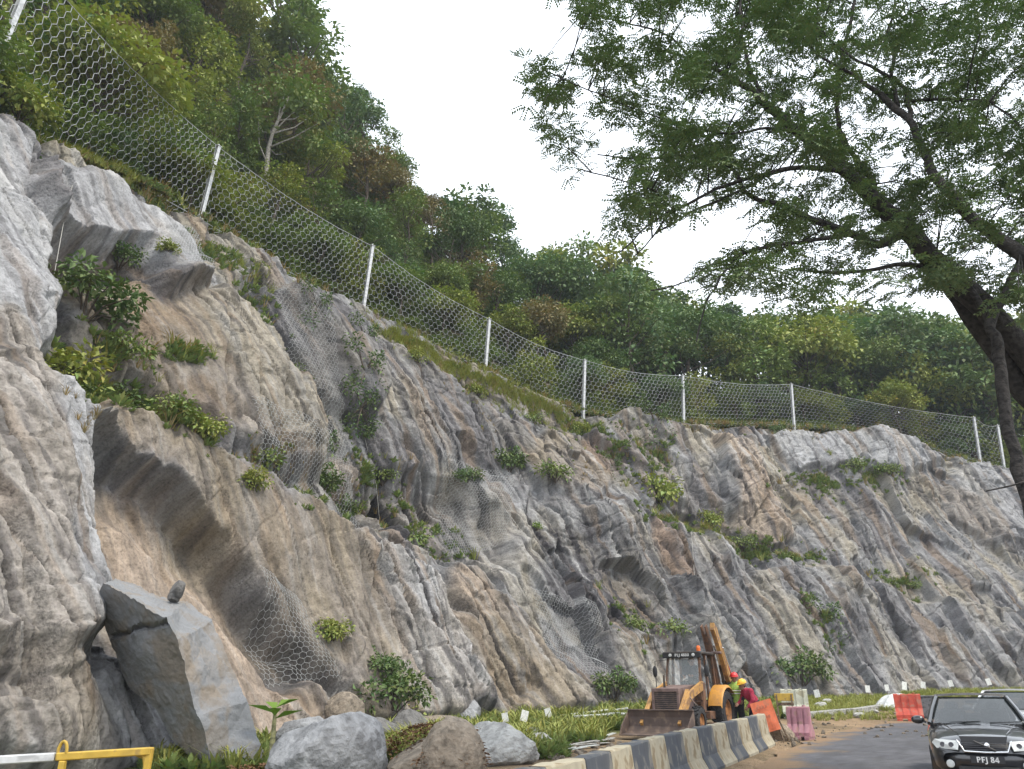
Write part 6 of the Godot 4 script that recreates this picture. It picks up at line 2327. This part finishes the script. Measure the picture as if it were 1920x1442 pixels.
	var cut := [Vector2(2.34, 0.80), Vector2(2.30, 0.60), Vector2(2.34, 0.32), Vector2(2.46, 0.16), Vector2(2.66, 0.11), Vector2(3.10, 0.08), Vector2(3.10, 0.05), Vector2(2.64, 0.06), Vector2(2.42, 0.12), Vector2(2.28, 0.30), Vector2(2.25, 0.60), Vector2(2.29, 0.82)]
	var fr := Basis(Vector3(0, 0, 1), Vector3.UP, Vector3(-1, 0, 0))
	s.prism(cut, 2.3, Transform3D(fr, Vector3.ZERO))
	s.box(Vector3(0, 0.81, 2.34), Vector3(2.3, 0.05, 0.10), Basis(), 0.01)
	var bk := part("front_bucket", s, M.digger_bucket, t)
	for sg in [-1.0, 1.0]:
		s = Shape.new()
		s.prism([Vector2(2.30, 0.80), Vector2(2.27, 0.55), Vector2(2.32, 0.28), Vector2(2.46, 0.12), Vector2(3.08, 0.06), Vector2(2.9, 0.34)], 0.03, Transform3D(fr, Vector3(1.14 * sg, 0, 0)))
		part("bucket_side", s, M.digger_bucket, bk)
	# cab
	s = Shape.new()
	s.box(Vector3(0, 1.0, -0.7), Vector3(1.3, 0.1, 1.5), Basis(), 0.02)
	s.box(Vector3(0, 1.35, 0.1), Vector3(1.28, 0.5, 0.08), Basis(), 0.02)
	part("cab_floor", s, M.digger_brown, t)
	var posts := [[Vector3(0.64, 1.1, 0.14), Vector3(0.58, 2.62, -0.14)], [Vector3(-0.64, 1.1, 0.14), Vector3(-0.58, 2.62, -0.14)], [Vector3(0.66, 1.1, -1.42), Vector3(0.6, 2.62, -1.36)], [Vector3(-0.66, 1.1, -1.42), Vector3(-0.6, 2.62, -1.36)], [Vector3(0.66, 1.1, -0.6), Vector3(0.6, 2.62, -0.62)], [Vector3(-0.66, 1.1, -0.6), Vector3(-0.6, 2.62, -0.62)]]
	for q in posts:
		s = Shape.new()
		s.bar(q[0], q[1], 0.08, 0.09, Vector3.RIGHT, 0.012)
		part("cab_post", s, M.digger_brown, t)
	s = Shape.new()
	s.box(Vector3(0, 2.67, -0.72), Vector3(1.42, 0.1, 1.6), Basis(), 0.03)
	var rf := part("cab_roof", s, M.digger_dark, t)
	s = Shape.new()
	s.box(Vector3(0, 2.60, 0.02), Vector3(1.46, 0.2, 0.1), Basis(), 0.02)
	part("visor", s, M.black_plastic, rf)
	lettering("PLJ 4880", 0.10, Vector3(0.02, 2.60, 0.075), Basis(), M.white_paint, rf)
	for sg in [-0.42, 0.45]:
		s = Shape.new()
		s.lathe([Vector2(0.0, 0.0), Vector2(0.06, 0.0), Vector2(0.055, 0.03), Vector2(0.0, 0.04)], Vector3(sg, 2.60, 0.07), Basis(Vector3.RIGHT, PI / 2), 12)
		part("work_lamp", s, M.lamp_glass, rf)
	s = Shape.new()
	s.quad(Vector3(-0.6, 1.6, 0.10), Vector3(-0.56, 2.54, -0.09), Vector3(0.56, 2.54, -0.09), Vector3(0.6, 1.6, 0.10))
	part("windscreen", s, M.cab_glass, t)
	s = Shape.new()
	s.quad(Vector3(-0.6, 1.6, -1.40), Vector3(0.6, 1.6, -1.40), Vector3(0.56, 2.54, -1.36), Vector3(-0.56, 2.54, -1.36))
	part("rear_window", s, M.cab_glass, t)
	s = Shape.new()
	s.box(Vector3(-0.32, 2.25, -1.2), Vector3(0.36, 0.5, 0.06), Basis(), 0.02)
	part("seat_back", s, M.seat_cloth, t)
	s = Shape.new()
	s.box(Vector3(0.08, 1.42, -0.75), Vector3(0.5, 0.14, 0.5), Basis(), 0.04)
	s.box(Vector3(0.08, 1.75, -1.02), Vector3(0.48, 0.6, 0.12), Basis(Vector3.RIGHT, -0.1), 0.05)
	part("seat", s, M.seat_cloth, t)
	s = Shape.new()
	s.lathe([Vector2(0.155, -0.012), Vector2(0.18, -0.012), Vector2(0.18, 0.012), Vector2(0.155, 0.012)], Vector3(0.08, 1.72, -0.2), Basis(Vector3.RIGHT, 0.5), 18)
	s.bar(Vector3(0.08, 1.3, -0.02), Vector3(0.08, 1.72, -0.2), 0.04, 0.04)
	part("steering_wheel", s, M.black_plastic, t)
	# beacon, mirrors, exhaust
	s = Shape.new()
	s.lathe([Vector2(0.0, 0.0), Vector2(0.07, 0.0), Vector2(0.075, 0.1), Vector2(0.06, 0.17), Vector2(0.0, 0.19)], Vector3(0.52, 2.74, -0.3), Basis(), 14)
	part("beacon", s, M.beacon, t)
	for sg in [-1.0, 1.0]:
		s = Shape.new()
		s.tube([Vector3(0.62 * sg, 2.45, 0.0), Vector3(0.95 * sg, 2.4, 0.25), Vector3(0.95 * sg, 1.3, 0.25)], [0.015, 0.015, 0.015], 6)
		s.ball(Vector3(0.96 * sg, 2.05, 0.27), Vector3(0.09, 0.2, 0.04), Basis(), 8, 12)
		part("mirror", s, M.black_plastic, t)
	s = Shape.new()
	s.tube([Vector3(-0.25, 1.5, 1.2), Vector3(-0.25, 1.9, 1.2)], [0.04, 0.04], 8)
	part("exhaust", s, M.digger_dark, t)
	# rear boom folded upright, dipper, rams, rear bucket, stabilisers
	s = Shape.new()
	s.box(Vector3(0.1, 0.85, -1.95), Vector3(1.6, 0.5, 0.16), Basis(), 0.03)
	s.box(Vector3(0.5, 1.0, -2.15), Vector3(0.34, 0.6, 0.34), Basis(), 0.03)
	part("rear_frame", s, M.digger_brown, t)
	s = Shape.new()
	var boom := [Vector2(-2.35, 0.95), Vector2(-2.02, 0.9), Vector2(-1.72, 1.9), Vector2(-1.40, 2.8), Vector2(-1.02, 3.62), Vector2(-1.22, 3.72), Vector2(-1.62, 2.95), Vector2(-2.05, 2.0)]
	for x in [0.42, 0.58]: s.prism(boom, 0.05, Transform3D(fr, Vector3(x, 0, 0)))
	s.bar(Vector3(0.5, 1.3, -2.05), Vector3(0.5, 3.4, -1.25), 0.12, 0.16, Vector3.RIGHT, 0.01)
	part("boom", s, M.digger_brown, t)
	s = Shape.new()
	s.prism([Vector2(-1.05, 3.75), Vector2(-1.3, 3.6), Vector2(-2.35, 1.95), Vector2(-2.5, 1.7), Vector2(-2.35, 1.62), Vector2(-2.1, 1.85), Vector2(-1.2, 3.25), Vector2(-0.98, 3.5)], 0.16, Transform3D(fr, Vector3(0.86, 0, 0)))
	part("dipper", s, M.digger_yellow, t)
	s = Shape.new()
	s.tube([Vector3(0.72, 1.35, -2.3), Vector3(0.7, 2.3, -1.95)], [0.055, 0.055], 8)
	var ram2 := part("boom_ram", s, M.digger_dark, t)
	s = Shape.new()
	s.tube([Vector3(0.7, 2.3, -1.95), Vector3(0.66, 3.0, -1.6)], [0.028, 0.028], 8)
	part("ram_rod", s, M.chrome, ram2)
	s = Shape.new()
	s.tube([Vector3(1.0, 2.9, -1.6), Vector3(1.02, 1.9, -2.25)], [0.03, 0.03], 8)
	part("bucket_ram", s, M.chrome, t)
	s = Shape.new()
	s.box(Vector3(0.6, 2.72, -1.5), Vector3(0.7, 0.09, 0.2), Basis(), 0.02)
	part("boom_lock", s, M.digger_mauve, t)
	s = Shape.new()
	s.prism([Vector2(-2.35, 1.75), Vector2(-2.75, 1.95), Vector2(-3.0, 1.6), Vector2(-2.9, 1.2), Vector2(-2.55, 1.05), Vector2(-2.62, 1.25), Vector2(-2.75, 1.55), Vector2(-2.5, 1.65)], 0.6, Transform3D(fr, Vector3(0.86, 0, 0)))
	part("rear_bucket", s, M.digger_bucket, t)
	for sg in [-1.0, 1.0]:
		s = Shape.new()
		s.bar(Vector3(0.85 * sg, 1.6, -2.0), Vector3(0.95 * sg, 0.35, -2.0), 0.14, 0.14, Vector3.RIGHT, 0.02)
		s.box(Vector3(0.96 * sg, 0.3, -2.0), Vector3(0.36, 0.08, 0.3), Basis(), 0.02)
		part("stabiliser", s, M.digger_brown, t)
	# driver
	var pw := t.to_global(Vector3(0.08, 1.5, -0.72)) if t.is_inside_tree() else g
	driver_at = [pw, t.rotation.y]

var driver_at := []

func vehicles() -> void:
	var p := on_ground(1838, 1478)
	var ray := sight(1838, 1400)
	p = Vector3(ray.x, 0, ray.z).normalized() * 18.6
	p.y = rise(-p.z) + 0.012
	car("black_car", "black saloon car coming towards us past the works, chrome-framed grille", p, atan2(-p.x, -p.z) + 0.03, M.car_black, "PFJ 84")
	ray = sight(1900, 1340)
	p = Vector3(ray.x, 0, ray.z).normalized() * 26.5
	p.y = rise(-p.z) + 0.012
	car("silver_car", "pale silver car following behind the black saloon", p, atan2(-p.x, -p.z) - 0.15, M.car_silver, "")
	digger()

# ---------------------------------------------------------------- people

func bone_mesh(s: Shape, bones: Array, cell: float, soft: float, grow := 0.0) -> void:
	# one skin round tapered bones [a, b, ra, rb]: distances joined smoothly, meshed as surface nets
	var lo := Vector3.ONE * 1e9
	var hi := Vector3.ONE * -1e9
	for b in bones:
		var r: float = maxf(b[2], b[3]) + grow + cell * 2.0
		lo = lo.min(b[0] - Vector3.ONE * r).min(b[1] - Vector3.ONE * r)
		hi = hi.max(b[0] + Vector3.ONE * r).max(b[1] + Vector3.ONE * r)
	var nx := int((hi.x - lo.x) / cell) + 2
	var ny := int((hi.y - lo.y) / cell) + 2
	var nz := int((hi.z - lo.z) / cell) + 2
	var f := PackedFloat32Array()
	f.resize(nx * ny * nz)
	f.fill(1.0)
	for b in bones:
		var a: Vector3 = b[0]
		var e: Vector3 = b[1] - a
		var l2 := maxf(e.length_squared(), 1e-6)
		var r: float = maxf(b[2], b[3]) + grow + soft + cell * 2.0
		var blo: Vector3 = (a.min(b[1]) - Vector3.ONE * r - lo) / cell
		var bhi: Vector3 = (a.max(b[1]) + Vector3.ONE * r - lo) / cell
		for z in range(maxi(0, int(blo.z)), mini(nz - 1, int(bhi.z) + 1) + 1):
			for y in range(maxi(0, int(blo.y)), mini(ny - 1, int(bhi.y) + 1) + 1):
				for x in range(maxi(0, int(blo.x)), mini(nx - 1, int(bhi.x) + 1) + 1):
					var p := lo + Vector3(x, y, z) * cell - a
					var t := clampf(p.dot(e) / l2, 0.0, 1.0)
					var d: float = (p - e * t).length() - lerpf(b[2], b[3], t) - grow
					var k := (z * ny + y) * nx + x
					var o := f[k]
					var h := maxf(soft - absf(o - d), 0.0) / soft
					f[k] = minf(o, d) - h * h * soft * 0.25
	var id := {}
	var pts := PackedVector3Array()
	var nor := PackedVector3Array()
	for z in nz - 1:
		for y in ny - 1:
			for x in nx - 1:
				var k := (z * ny + y) * nx + x
				var inside_n := 0
				var sum := Vector3.ZERO
				var cnt := 0
				var c := [f[k], f[k + 1], f[k + nx], f[k + nx + 1], f[k + nx * ny], f[k + nx * ny + 1], f[k + nx * ny + nx], f[k + nx * ny + nx + 1]]
				for q in c:
					if q < 0.0: inside_n += 1
				if inside_n == 0 or inside_n == 8: continue
				for pr in [[0, 1], [2, 3], [4, 5], [6, 7], [0, 2], [1, 3], [4, 6], [5, 7], [0, 4], [1, 5], [2, 6], [3, 7]]:
					var u: float = c[pr[0]]
					var w: float = c[pr[1]]
					if (u < 0.0) != (w < 0.0):
						var t := u / (u - w)
						var i0: int = pr[0]
						var i1: int = pr[1]
						var p0 := Vector3(i0 & 1, (i0 >> 1) & 1, i0 >> 2)
						var p1 := Vector3(i1 & 1, (i1 >> 1) & 1, i1 >> 2)
						sum += p0.lerp(p1, t)
						cnt += 1
				id[k] = pts.size()
				pts.append(lo + (Vector3(x, y, z) + sum / cnt) * cell)
				nor.append(Vector3(c[1] + c[3] + c[5] + c[7] - c[0] - c[2] - c[4] - c[6], c[2] + c[3] + c[6] + c[7] - c[0] - c[1] - c[4] - c[5], c[4] + c[5] + c[6] + c[7] - c[0] - c[1] - c[2] - c[3]).normalized())
	var sx := 1
	var sy := nx
	var sz := nx * ny
	for k in id:
		for ax in [[sx, sy, sz], [sy, sz, sx], [sz, sx, sy]]:
			var k2: int = k + ax[0]
			if (f[k] < 0.0) == (f[k2] < 0.0): continue
			var ka: int = k - ax[1]
			var kb: int = k - ax[2]
			var kc: int = k - ax[1] - ax[2]
			if not (id.has(ka) and id.has(kb) and id.has(kc)): continue
			var q := [id[k], id[ka], id[kc], id[kb]]
			if f[k] < 0.0: q.reverse()
			for tr in [[0, 1, 2], [0, 2, 3]]:
				var a: int = q[tr[0]]
				var b: int = q[tr[1]]
				var d: int = q[tr[2]]
				var m := (pts[d] - pts[a]).cross(pts[b] - pts[a])
				if m.dot(nor[a]) >= 0.0: s.stri(pts[a], pts[b], pts[d], nor[a], nor[b], nor[d])
				else: s.stri(pts[a], pts[d], pts[b], nor[a], nor[d], nor[b])

func hand_bones(wrist: Vector3, dir: Vector3, thumb: Vector3) -> Array:
	# palm, four unequal bent fingers and a thumb that leaves the side of the palm
	var out := []
	var side := thumb.normalized()
	var flat := dir.cross(side).normalized()
	var palm := wrist + dir * 0.085
	for k in 4:
		var across := side * (0.028 - k * 0.019)
		out.append([wrist + across * 0.6, palm + across, 0.016, 0.013])
		var l: float = [0.072, 0.08, 0.074, 0.058][k]
		var k1 := palm + across + (dir * 0.85 + flat * 0.5).normalized() * l * 0.55
		out.append([palm + across, k1, 0.0105, 0.0095])
		out.append([k1, k1 + (dir * 0.35 + flat * 0.9).normalized() * l * 0.5, 0.0095, 0.008])
	var th := wrist + dir * 0.03 + side * 0.03
	out.append([th, th + (side * 0.8 + dir * 0.7).normalized() * 0.04, 0.0125, 0.011])
	var t2 := th + (side * 0.8 + dir * 0.7).normalized() * 0.04
	out.append([t2, t2 + (dir + flat * 0.4).normalized() * 0.032, 0.011, 0.009])
	return out

func person(label: String, at_p: Vector3, turn: float, pose: Dictionary, look: Dictionary) -> Node3D:
	# joints in metres, facing +z
	var t := thing("person", label, "person", at_p, turn)
	var j := pose
	var torso := [[j.hip, j.waist, 0.135, 0.125], [j.waist, j.chest, 0.125, 0.15], [j.chest, j.neck - Vector3(0, 0.03, 0), 0.14, 0.07], [j.chest + Vector3(0.12, 0.03, 0), j.chest + Vector3(-0.12, 0.03, 0), 0.10, 0.10], [j.sl, j.sr, 0.062, 0.062], [j.hip + Vector3(0.08, -0.02, 0), j.hip + Vector3(-0.08, -0.02, 0), 0.115, 0.115]]
	var arms := []
	for sd in ["l", "r"]:
		arms.append([j["s" + sd], j["e" + sd], 0.056, 0.045])
		arms.append([j["e" + sd], j["w" + sd], 0.044, 0.030])
	var legs := []
	for sd in ["l", "r"]:
		legs.append([j["h" + sd], j["k" + sd], 0.092, 0.062])
		legs.append([j["k" + sd], j["a" + sd], 0.06, 0.042])
	var feet := []
	for sd in ["l", "r"]:
		var a: Vector3 = j["a" + sd]
		var fd: Vector3 = j.get("toe", Vector3(0, 0, 1))
		feet.append([a + Vector3(0, -0.03, 0), a + Vector3(0, -0.055, 0) + fd * 0.03, 0.045, 0.045])
		feet.append([a + Vector3(0, -0.05, 0) - fd * 0.04, a + Vector3(0, -0.055, 0) + fd * 0.16, 0.042, 0.034])
	var hd: Vector3 = j.head
	var fw: Vector3 = j.face
	var skull := [[j.neck, hd - Vector3(0, 0.08, 0), 0.055, 0.055], [hd - fw * 0.015 + Vector3(0, 0.03, 0), hd + fw * 0.02 + Vector3(0, 0.02, 0), 0.095, 0.09], [hd + fw * 0.02, hd + fw * 0.04 - Vector3(0, 0.085, 0), 0.07, 0.045], [hd + fw * 0.10 - Vector3(0, 0.0, 0), hd + fw * 0.122 - Vector3(0, 0.035, 0), 0.012, 0.017]]
	var sideways := fw.cross(Vector3.UP).normalized()
	for sg in [-1.0, 1.0]:
		skull.append([hd + sideways * 0.092 * sg + Vector3(0, 0.015, 0), hd + sideways * 0.095 * sg - Vector3(0, 0.025, 0), 0.017, 0.013])
	var s := Shape.new()
	bone_mesh(s, torso + arms + legs + feet + [[j.neck - Vector3(0, 0.06, 0), j.neck + Vector3(0, 0.03, 0), 0.06, 0.055]], 0.026, 0.05)
	bone_mesh(s, skull, 0.012, 0.03)
	for sd in ["l", "r"]:
		var d: Vector3 = (j["w" + sd] - j["e" + sd]).normalized()
		bone_mesh(s, [[j["w" + sd] - d * 0.04, j["w" + sd] + d * 0.02, 0.028, 0.024]] + hand_bones(j["w" + sd], d, (Vector3(0, 0.3, 1) - d * d.dot(Vector3(0, 0.3, 1))).normalized()), 0.0065, 0.012)
	part("body", s, M.skin, t)
	s = Shape.new()
	for sg in [-1.0, 1.0]:
		s.ball(hd + fw * 0.098 + sideways * 0.033 * sg + Vector3(0, 0.008, 0), Vector3.ONE * 0.013, Basis(), 6, 8)
	part("eyes", s, M.black_plastic, t)
	s = Shape.new()
	s.ball(hd + fw * 0.105 - Vector3(0, 0.06, 0), Vector3(0.022, 0.007, 0.008), Basis(Vector3.UP, atan2(fw.x, fw.z)), 5, 8)
	part("mouth", s, M.lips, t)
	s = Shape.new()
	bone_mesh(s, [[hd - fw * 0.045 + Vector3(0, 0.04, 0), hd - fw * 0.05 - Vector3(0, 0.05, 0), 0.082, 0.066]], 0.012, 0.02)
	part("hair", s, M.hair, t)
	s = Shape.new()
	bone_mesh(s, torso + arms.map(func(b): return [b[0], b[1].lerp(b[0], 0.06), b[2], b[3] + 0.006]), 0.026, 0.05, 0.014)
	part("shirt", s, look.shirt, t)
	s = Shape.new()
	bone_mesh(s, [[j.hip + Vector3(0.08, -0.02, 0), j.hip + Vector3(-0.08, -0.02, 0), 0.122, 0.122], [j.hip, j.hip.lerp(j.waist, 0.45), 0.14, 0.135]] + legs.map(func(b): return [b[0], b[1], b[2] + 0.008, b[3] + 0.018]), 0.026, 0.04, 0.016)
	part("trousers", s, look.trousers, t)
	s = Shape.new()
	bone_mesh(s, feet, 0.018, 0.02, 0.012)
	part("boots", s, M.boot, t)
	if look.has("vest"):
		s = Shape.new()
		bone_mesh(s, torso.slice(0, 4), 0.026, 0.05, 0.032)
		var v := part("vest", s, look.vest, t)
		s = Shape.new()
		for h in [0.35, 0.75]:
			var c: Vector3 = j.waist.lerp(j.chest, h)
			var rim := []
			var rr := []
			for i in 21:
				var a := TAU * i / 20
				rim.append(c + Vector3(cos(a) * (0.19 + 0.05 * h), 0, sin(a) * 0.185))
				rr.append(0.018)
			s.tube(rim, rr, 5, false)
		part("reflective_band", s, M.reflective, v)
	if look.has("helmet"):
		s = Shape.new()
		var b := Basis(Vector3.UP, atan2(fw.x, fw.z)) * Basis(Vector3.RIGHT, j.get("nod", 0.0))
		var c := hd + Vector3(0, 0.055, 0)
		s.ball(c, Vector3(0.128, 0.125, 0.15), b, 9, 20, -8.0)
		s.ball(c + b * Vector3(0, 0.0, 0.12), Vector3(0.10, 0.012, 0.085), b, 6, 14)
		s.ball(c + Vector3(0, -0.006, 0), Vector3(0.142, 0.012, 0.165), b, 4, 18)
		s.bar(c + b * Vector3(0, 0.118, -0.07), c + b * Vector3(0, 0.118, 0.07), 0.03, 0.022, Vector3.UP, 0.006)
		part("helmet", s, look.helmet, t)
	return t

func people() -> void:
	var stand := {"hip": Vector3(0, 0.93, 0), "waist": Vector3(0, 1.08, 0.01), "chest": Vector3(0, 1.28, 0.02), "neck": Vector3(0, 1.47, 0.01), "head": Vector3(0, 1.60, 0.04), "face": Vector3(0.3, -0.12, 0.94).normalized(), "nod": 0.12,
		"sl": Vector3(0.19, 1.40, 0), "sr": Vector3(-0.19, 1.40, 0), "el": Vector3(0.25, 1.13, 0.02), "er": Vector3(-0.24, 1.13, 0.06), "wl": Vector3(0.22, 0.95, 0.16), "wr": Vector3(-0.16, 1.02, 0.25),
		"hl": Vector3(0.1, 0.9, 0), "hr": Vector3(-0.1, 0.9, 0), "kl": Vector3(0.12, 0.49, 0.03), "kr": Vector3(-0.12, 0.49, 0.02), "al": Vector3(0.13, 0.09, -0.02), "ar": Vector3(-0.14, 0.09, -0.01)}
	var bent := {"hip": Vector3(0, 0.90, -0.10), "waist": Vector3(0, 1.03, -0.02), "chest": Vector3(0, 1.19, 0.12), "neck": Vector3(0, 1.34, 0.24), "head": Vector3(0, 1.45, 0.31), "face": Vector3(0.0, -0.35, 0.93).normalized(), "nod": 0.3,
		"sl": Vector3(0.19, 1.28, 0.16), "sr": Vector3(-0.19, 1.28, 0.16), "el": Vector3(0.27, 1.01, 0.16), "er": Vector3(-0.25, 1.02, 0.22), "wl": Vector3(0.2, 0.83, 0.30), "wr": Vector3(-0.14, 0.92, 0.42),
		"hl": Vector3(0.1, 0.87, -0.10), "hr": Vector3(-0.1, 0.87, -0.10), "kl": Vector3(0.13, 0.48, 0.04), "kr": Vector3(-0.13, 0.48, 0.0), "al": Vector3(0.14, 0.09, -0.04), "ar": Vector3(-0.15, 0.09, -0.08)}
	var p := Vector3(6.98, 0, -25.9)
	p.y = ground_y(p.x, p.z)
	person("person in red helmet and lime vest over dark clothes, standing by the digger's rear wheel", p, -0.5, stand, {"shirt": M.cloth_black, "trousers": M.cloth_black, "vest": M.vest_lime, "helmet": M.helmet_red})
	p = Vector3(7.38, 0, -25.6)
	p.y = ground_y(p.x, p.z)
	person("person in a yellow helmet, red shirt and dark trousers, stooping beside the one in lime", p, -1.25, bent, {"shirt": M.cloth_red, "trousers": M.cloth_navy, "helmet": M.helmet_yellow})
	var sit := {"hip": Vector3(0, 0.12, 0), "waist": Vector3(0, 0.26, -0.02), "chest": Vector3(0, 0.46, 0.0), "neck": Vector3(0, 0.64, 0.02), "head": Vector3(0, 0.77, 0.05), "face": Vector3(0.1, -0.1, 0.98).normalized(),
		"sl": Vector3(0.19, 0.57, 0.01), "sr": Vector3(-0.19, 0.57, 0.01), "el": Vector3(0.27, 0.34, 0.12), "er": Vector3(-0.27, 0.34, 0.12), "wl": Vector3(0.14, 0.33, 0.36), "wr": Vector3(-0.14, 0.33, 0.36),
		"hl": Vector3(0.1, 0.1, 0.02), "hr": Vector3(-0.1, 0.1, 0.02), "kl": Vector3(0.13, 0.1, 0.44), "kr": Vector3(-0.13, 0.1, 0.44), "al": Vector3(0.13, -0.32, 0.42), "ar": Vector3(-0.13, -0.32, 0.42)}
	person("person in dark clothes seated in the digger's cab", driver_at[0], driver_at[1], sit, {"shirt": M.cloth_navy, "trousers": M.cloth_black})

func _ready() -> void:
	rng.seed = 20240611
	var cam := Camera3D.new()
	cam.name = "camera"
	cam.fov = 52.99
	cam.far = 1500.0
	cam.near = 0.05
	cam.position = EYE
	cam.rotation.x = PITCH
	add_child(cam)
	var sky := ProceduralSkyMaterial.new()
	sky.sky_top_color = Color(0.93, 0.96, 1.0)
	sky.sky_horizon_color = Color(0.98, 0.985, 1.0)
	sky.sky_curve = 0.2
	sky.ground_horizon_color = Color(0.6, 0.6, 0.58)
	sky.ground_bottom_color = Color(0.4, 0.38, 0.34)
	sky.sun_angle_max = 1.0
	var env := Environment.new()
	env.background_mode = Environment.BG_SKY
	env.sky = Sky.new()
	env.sky.sky_material = sky
	env.background_energy_multiplier = 1.0
	env.tonemap_mode = Environment.TONE_MAPPER_LINEAR
	env.tonemap_exposure = 2.25
	env.fog_enabled = true
	env.fog_density = 0.0005
	env.fog_light_color = Color(0.9, 0.94, 1.0)
	env.sdfgi_enabled = true
	env.ssao_enabled = true
	env.ssil_enabled = true
	var we := WorldEnvironment.new()
	we.name = "environment"
	we.environment = env
	add_child(we)
	var sun := DirectionalLight3D.new()
	sun.name = "sun"
	sun.light_color = Color(1.0, 0.965, 0.9)
	sun.light_energy = 0.5
	sun.light_angular_distance = 14.0
	sun.shadow_enabled = true
	sun.look_at_from_position(Vector3(9, 20, 7), Vector3.ZERO)
	add_child(sun)
	cliff_setup()
	materials()
	setting()
	nets_and_ropes()
	print('nets ', Time.get_ticks_msec())
	forest()
	single_trees()
	print('forest ', Time.get_ticks_msec())
	undergrowth()
	print('plants ', Time.get_ticks_msec())
	road_tree()
	print('road tree ', Time.get_ticks_msec())
	stones()
	roadworks()
	print('works ', Time.get_ticks_msec())
	vehicles()
	people()
	print('people ', Time.get_ticks_msec())
